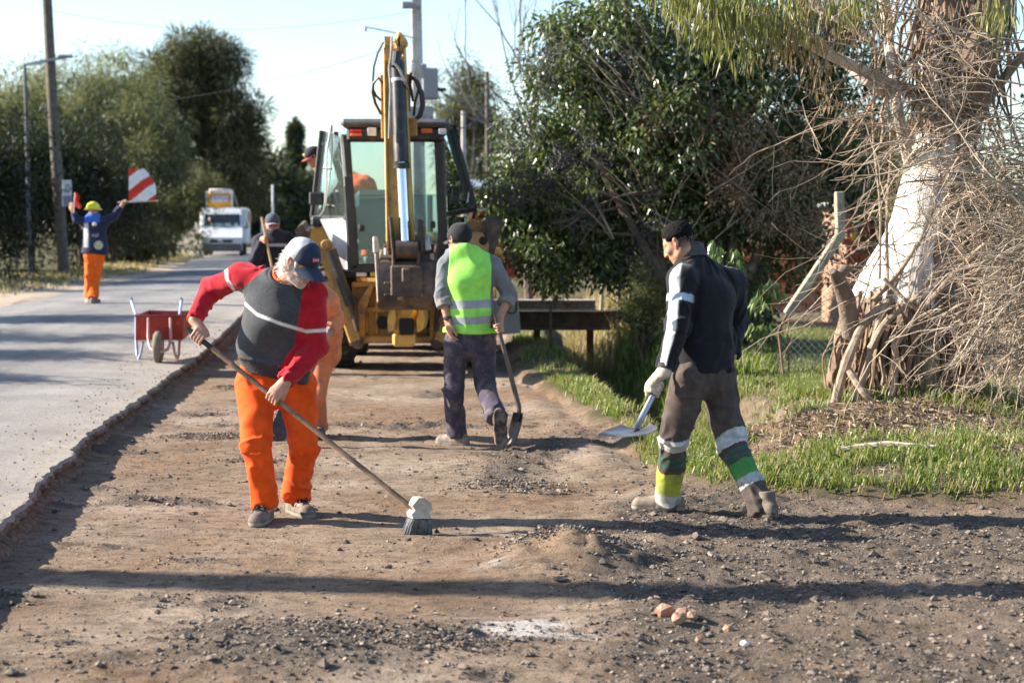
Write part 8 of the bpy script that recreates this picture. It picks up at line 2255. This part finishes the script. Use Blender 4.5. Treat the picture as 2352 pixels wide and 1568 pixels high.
for k in range(3):
    for i in range(m_): j = (i + 1) % m_; Fc.append((k * m_ + i, (k + 1) * m_ + i, (k + 1) * m_ + j, k * m_ + j))
mb = MB(); mb.add(V, Fc); cabt = mb.build('cab', M_WHITE, trk, 25)
def on_front(x, y, off=-.02):        # a point on the slanted screen and bonnet
    z = TZ(y); zz = [q[1] for q in side[:8]]; yy = [q[0] for q in side[:8]]
    return np.array([TXx(x), dT + np.interp(z, zz, yy) + off, z])
mb = MB(); quad(mb, [on_front(205, 700), on_front(828, 690), on_front(835, 895), on_front(195, 905)], .012); mb.build('windscreen', simple('dark_screen_glass', (.025, .035, .05), .08, spec=.6), cabt, 0)
mb = MB()
for x_ in (370, 475, 615, 770): mb.box(on_front(x_, 885, -.04), (.30 if x_ < 700 else .15, .02, .14), None, .03)
mb.build('screen_papers', simple('pale_dash_papers', (.42, .55, .55), .6), cabt)
mb = MB(); mb.box(on_front(510, 1180, -.015), (2.55 * .62, .05, .15), None, .03); gr = mb.build('grille', simple('dark_grille', (.03, .035, .045), .5), cabt)
mb = MB(); ec = on_front(497, 1172, -.06); an = np.linspace(0, 2 * math.pi, 20)
mb.tube([ec + .10 * np.array([math.cos(a), 0, math.sin(a)]) for a in an], .013, 5, False)
for k in range(3): a = math.pi / 2 + k * 2 * math.pi / 3; mb.tube([ec, ec + .10 * np.array([math.cos(a), 0, math.sin(a)])], [.016, .006], 5)
mb.build('emblem', M_CHROME, gr)
for x0_, x1_ in ((185, 315), (700, 870)):
    mb = MB(); quad(mb, [on_front(x0_, 1120, -.03), on_front(x1_, 1140, -.03), on_front(x1_ - 10, 1205, -.03), on_front(x0_ + 12, 1200, -.03)], .03); mb.build('headlight', simple('headlamp_glass', (.55, .57, .58), .12), cabt)
mb = MB(); mb.box((xc, dT - .02, (TZ(1225) + TZ(1360)) / 2), (hw * 2 - .04, .18, TZ(1225) - TZ(1360)), None, .06); bmp = mb.build('bumper', M_DGREY, cabt)
mb = MB(); mb.box((TXx(515), dT - .125, TZ(1290)), (.42, .02, .13), None, .004); mb.build('licence_plate', simple('plate_grey', (.12, .14, .18), .5), bmp)
for x_, m_2 in ((62, M_WHITE), (952, M_DGREY)): mb = MB(); mb.box((TXx(x_), dT + .75, TZ(895)), (.14, .14, .34), None, .04); mb.beam((TXx(x_), dT + .8, TZ(930)), (TXx(180 if x_ < 500 else 860), dT + .9, TZ(930)), .04, .04, (0, 0, 1)); mb.build('mirror', m_2, cabt)
mb = MB(); q0 = on_front(868, 700, .3); mb.add([(xc + hw - .06, dT + 1.22, TZ(690)), (xc + hw + .004, dT + .82, TZ(890)), (xc + hw + .004, dT + 1.6, TZ(890)), (xc + hw - .07, dT + 1.6, TZ(690))], [(0, 1, 2, 3)]); o = mb.build('side_window', simple('dark_screen_glass', (.025, .035, .05), .08), cabt, 0)
for x_ in (205, 880):
    for y_ in (dT + .75, dT + 5.3):
        mb = MB(); mb.lathe((TXx(x_) + (.06 if x_ < 400 else -.06), y_, zg + .35), [(.2, -.10), (.33, -.11), (.355, -.06), (.355, .06), (.33, .11), (.2, .10)], (1, 0, 0), 22); mb.build('wheel', M_RUBBER, trk, 50)
# driver: a simple seated figure behind the screen
t = empty('person', (TXx(300), dT + 1.1, TZ(1000)), 'truck driver, a pale face behind the left side of the windscreen of the white truck', 'person')
hc_ = np.array([TXx(300), dT + .88, TZ(785)])
v = Vox(hc_ - np.array([.4, .4, .9]), hc_ + .3, .02); add_head(v, hc_, np.array([0, -1, 0.]), np.array([0, 0, 1.]), 1.0)
v.cone(hc_ + np.array([0, .02, -.1]), hc_ + np.array([0, .1, -.3]), .06, .1, .05); v.cone(hc_ + np.array([-.17, .1, -.28]), hc_ + np.array([.17, .1, -.28]), .08, .08, .05); v.cone(hc_ + np.array([0, .1, -.3]), hc_ + np.array([0, .15, -.7]), .15, .15, .05, q=1.3, side=(1, 0, 0))
TRUCK_DRIVER = (t, v)
# yellow container
c0 = np.array([(TXx(215) + TXx(670)) / 2, dT + 3.2, 0])
t = empty('yellow_container', (c0[0], c0[1], TZ(570)), 'yellow container with a pale label panel standing on top of the white truck box', 'container')
w2 = TXx(670) - TXx(215)
mb = MB(); mb.box((c0[0], c0[1], (TZ(322) + TZ(574)) / 2), (w2, 1.6, TZ(322) - TZ(574)), None, .02); mb.build('body', simple('amber_yellow_panel', (.80, .36, .02), .5, var=.08), t)
mb = MB(); mb.box((c0[0] + .05, c0[1], (TZ(225) + TZ(318)) / 2), (w2 - .05, 1.55, TZ(225) - TZ(318)), None, .05, (.92, 1)); mb.build('canopy', simple('pinkish_white_canopy', (.72, .60, .57), .6), t)
for x_ in (212, 672): mb = MB(); mb.beam((TXx(x_), c0[1] - .83, TZ(574)), (TXx(x_), c0[1] - .83, TZ(262)), .07, .05, (0, 1, 0)); mb.build('corner_post', simple('white_truck_post', (.74, .75, .76), .5), t)
mb = MB(); mb.box((TXx(445), c0[1] - .815, (TZ(355) + TZ(462)) / 2), (TXx(600) - TXx(285), .02, TZ(355) - TZ(462)), None, .004); lp = mb.build('label_panel', simple('lavender_label', (.55, .56, .70), .5), t)
LABEL_AT = (lp, np.array([TXx(445), c0[1] - .83, (TZ(355) + TZ(462)) / 2]))
e = empty('lashing_rope', (TXx(700), dT + 2.4, TZ(300)), 'lashing rope slanting from the yellow container down to the truck box', 'rope'); mb = MB(); mb.tube([(TXx(690), dT + 2.38, TZ(250)), (TXx(785), dT + 2.3, TZ(565))], .025, 5); mb.build('rope', simple('tan_rope', (.4, .34, .25), .9), e)
TRUCK_THINGS = [trk, t, e]
# ------------------------------------------------------------------ grey car further down the road
d = 95; X_ = lambda u: (u - CX) / F_PX * d; zc_ = float(zroad(d)) + .03; xc_ = X_(700) + .1
car = empty('grey_car', (xc_, d + 2, zc_), 'grey car far down the road between the navy capped man and the digger', 'car')
def loft(sec, mat, name, parent):
    mb = MB(); V = []; n_ = len(sec[0][1])
    for y, pr in sec: V += [(xc_ + x, d + y, zc_ + z) for x, z in pr]
    Fc = [tuple(range(n_)), tuple(range(len(V) - 1, len(V) - n_ - 1, -1))]
    for k in range(len(sec) - 1):
        for i in range(n_): j = (i + 1) % n_; Fc.append((k * n_ + i, k * n_ + j, (k + 1) * n_ + j, (k + 1) * n_ + i))
    mb.add(V, Fc); return mb.build(name, mat, parent, 30)
def ring(w, z0, z1): return [(-w * .96, z0), (-w, z0 + .2), (-w, z1 - .12), (-w * .88, z1), (w * .88, z1), (w, z1 - .12), (w, z0 + .2), (w * .96, z0)]
M_CAR = simple('silver_grey_car_paint', (.30, .33, .37), .3, .5, var=.05)
body_ = loft([(0, ring(.74, .35, .82)), (.1, ring(.82, .28, .90)), (1.0, ring(.85, .25, .98)), (3.2, ring(.85, .25, .98)), (4.1, ring(.83, .25, .86)), (4.25, ring(.74, .35, .7))], M_CAR, 'body', car)
loft([(.55, ring(.78, .93, .99)), (1.15, ring(.64, .93, 1.46)), (2.4, ring(.64, .93, 1.48)), (3.2, ring(.78, .93, .99))], M_CAR, 'roof', car)
mb = MB(); mb.add([(xc_ - .68, d + .60, zc_ + 1.03), (xc_ + .68, d + .60, zc_ + 1.03), (xc_ + .56, d + 1.06, zc_ + 1.40), (xc_ - .56, d + 1.06, zc_ + 1.40)], [(0, 1, 2, 3)]); mb.build('rear_window', simple('dark_screen_glass', (.025, .035, .05), .08), car, 0)
for x_ in (-.66, .66): mb = MB(); mb.box((xc_ + x_, d + .03, zc_ + .74), (.22, .08, .14), None, .03); mb.build('tail_lamp', simple('tail_lamp_lens', (.55, .02, .02), .25), car)
for x_ in (-.74, .74):
    for y_ in (.85, 3.4): mb = MB(); mb.lathe((xc_ + x_, d + y_, zc_ + .3), [(.18, -.09), (.3, -.09), (.31, 0), (.3, .09), (.18, .09)], (1, 0, 0), 18); mb.build('wheel', M_RUBBER, car, 50)
bd_ = [o for o in COL.objects if o.name == 'white_board'][0]
s0 = np.array(W(1165, 708, 23.2)); place_text('lettering', 'U', .26, s0 + np.array([.06, -.01, 0]), (1, 0, 0), (0, 0.05, 1), simple('dark_grey_sign_print', (.11, .11, .14), .6), bd_, .002)
# ------------------------------------------------------------------ drivers, now that the body builder exists
J = DRIVER_J
who = empty('person', J['pelvis'], 'digger driver in orange overalls and dark cap leaning out of the left cab side', 'person')
build_body(J, .013, who, (.42, .22, .14), .2, .94, .98, (.2, .17, .15), lambda v: (add_open_hand(v, J['wrL'], np.array([-.3, 0, -1.]), np.array([.5, .5, 0.]), 1, .5, 1), add_open_hand(v, J['wrR'], np.array([.7, .2, -.5]), np.array([0, .2, -1.]), 1, .5, 1)))
sd = torso_side(J); lo, hi = bounds(*[J[k] for k in ('shL', 'shR', 'elL', 'elR', 'wrL', 'wrR', 'pelvis', 'neck')], m=.22)
v = Vox(lo, hi, .013)
v.cone(J['chest'], J['waist'], .165, .165, .03, q=1.25, side=sd); v.cone(J['waist'], J['pelvis'], .165, .15, .03, q=1.25, side=sd); v.cone(J['chest'], J['neck'], .15, .075, .05, q=1.2, side=sd)
for q in 'LR':
    v.cone(J['neck'], J['sh' + q], .08, .075, .05); v.cone(J['sh' + q], J['el' + q], .075, .065, .03); v.cone(J['el' + q], J['wr' + q], .065, .05, .02)
part_sdf('overall_top', v, M_TWILL, who, (.85, .13, .03), lambda V, N: folds(V, N, [(J['chest'], J['waist']), (J['waist'], J['pelvis'])], .012, 8, 15), 1)
trousers(J, .014, who, M_TWILL, (.85, .13, .03), seed=17)
f, u, r = head_axes(J['face'], J['up']); hc = J['head']; S = .94
v = Vox(hc - .2, hc + .22, .011); v.ell(hc + S * (-.008 * f + .045 * u), (f, u, r), (.115, .10, .092), .01); v.cut(hc + S * .025 * u, -u, hc, .3)
cap = part_sdf('cap', v, M_CAP, who, (.022, .022, .03)); cap_brim(hc, f, u, S, w=.08, l=.075, drop=.03, tilt=.1, base=.092, y=.03).build('brim', simple('dusky_red_brim', (.30, .07, .06), .85), cap, 60)
mb = MB(); mb.lathe(hc + S * (.085 * f + .075 * u - .035 * r * -1), [(.026, 0), (.026, .03)], unit(f - r * -.4), 12); mb.build('cap_emblem', simple('golden_badge', (.75, .52, .12), .5), cap)
v = Vox(hc - .2, hc + .2, .011); v.ell(hc + S * (-.03 * f), (f, u, r), (.086, .08, .082), .01); v.cut(hc + .03 * f, f, hc, .3); part_sdf('hair', v, M_DARKHAIR, who, (.02, .02, .02))
for s in 'LR': J['heel' + s] = J['an' + s] - np.array([0, 0, .09]); shoe(J, s, who, M_SHOE, False, .28)
t, v = TRUCK_DRIVER
part_sdf('body', v, M_SKIN, t, (.5, .33, .25))
v = Vox(hc_t := np.array(t.location) + np.array([-.5, -.6, -.7]), np.array(t.location) + np.array([.5, .5, .6]), .02)
hc_ = np.array([TXx(300), dT + .88, TZ(785)])
v.cone(hc_ + np.array([-.17, .1, -.28]), hc_ + np.array([.17, .1, -.28]), .10, .10, .05); v.cone(hc_ + np.array([0, .1, -.3]), hc_ + np.array([0, .15, -.62]), .17, .17, .05, q=1.3, side=(1, 0, 0))
part_sdf('shirt', v, M_TWILL, t, (.16, .18, .24))
v = Vox(hc_ - .2, hc_ + .2, .018); v.ell(hc_ + np.array([0, .02, .05]), ((0, -1, 0), (0, 0, 1), (1, 0, 0)), (.1, .09, .085), .01); v.cut(hc_ + np.array([0, 0, .05]), (0, -.8, -.6), hc_, .3); part_sdf('hair', v, M_DARKHAIR, t, (.02, .02, .02))
lp, at_l = LABEL_AT
place_text('label_lettering', 'LERMAR', .36, at_l, (1, 0, 0), (0, 0, 1), simple('grey_blue_print', (.14, .16, .28), .6), lp, .004)

# the truck and its load turn a little, to follow the bend of the road
piv = Vector((TX, dT, zg)); rz = Matrix.Rotation(.125, 3, 'Z')
for o in TRUCK_THINGS + [TRUCK_DRIVER[0]]:
    o.location = piv + rz @ (o.location - piv); o.rotation_euler = (0, 0, .125)
# ------------------------------------------------------------------ the dust the truck raises behind its wheels
dm = NT('road_dust'); dm.n.remove(dm.p)
vol = dm.node('ShaderNodeVolumePrincipled'); vol.inputs['Color'].default_value = (.93, .86, .76, 1); vol.inputs['Anisotropy'].default_value = .2
dz = dm.node('ShaderNodeTexCoord'); gr_ = dm.node('ShaderNodeTexGradient', gradient_type='SPHERICAL'); mp = dm.node('ShaderNodeMapping'); mp.inputs['Location'].default_value = (-1, -1, -1); mp.inputs['Scale'].default_value = (2, 2, 2)
dm.l.new(dz.outputs['Generated'], mp.inputs['Vector']); dm.l.new(mp.outputs[0], gr_.inputs['Vector'])
nz = dm.node('ShaderNodeTexNoise'); nz.inputs['Scale'].default_value = .5; nz.inputs['Detail'].default_value = 5; dm.l.new(dz.outputs['Object'], nz.inputs['Vector'])
den = dm.math('MULTIPLY', dm.math('MULTIPLY', gr_.outputs['Fac'], dm.ramp(nz.outputs['Fac'], [(.35, .2), (.65, 1.0)])), .55)
dm.l.new(den, vol.inputs['Density']); dm.l.new(vol.outputs[0], dm.out.inputs['Volume'])
mb = MB(); mb.box((TX - 2.4, dT + 7.5, zg + .6), (6.0, 9.0, 2.4)); dust_ = mb.build('dust_cloud', dm.m, None, 0, kind='stuff')
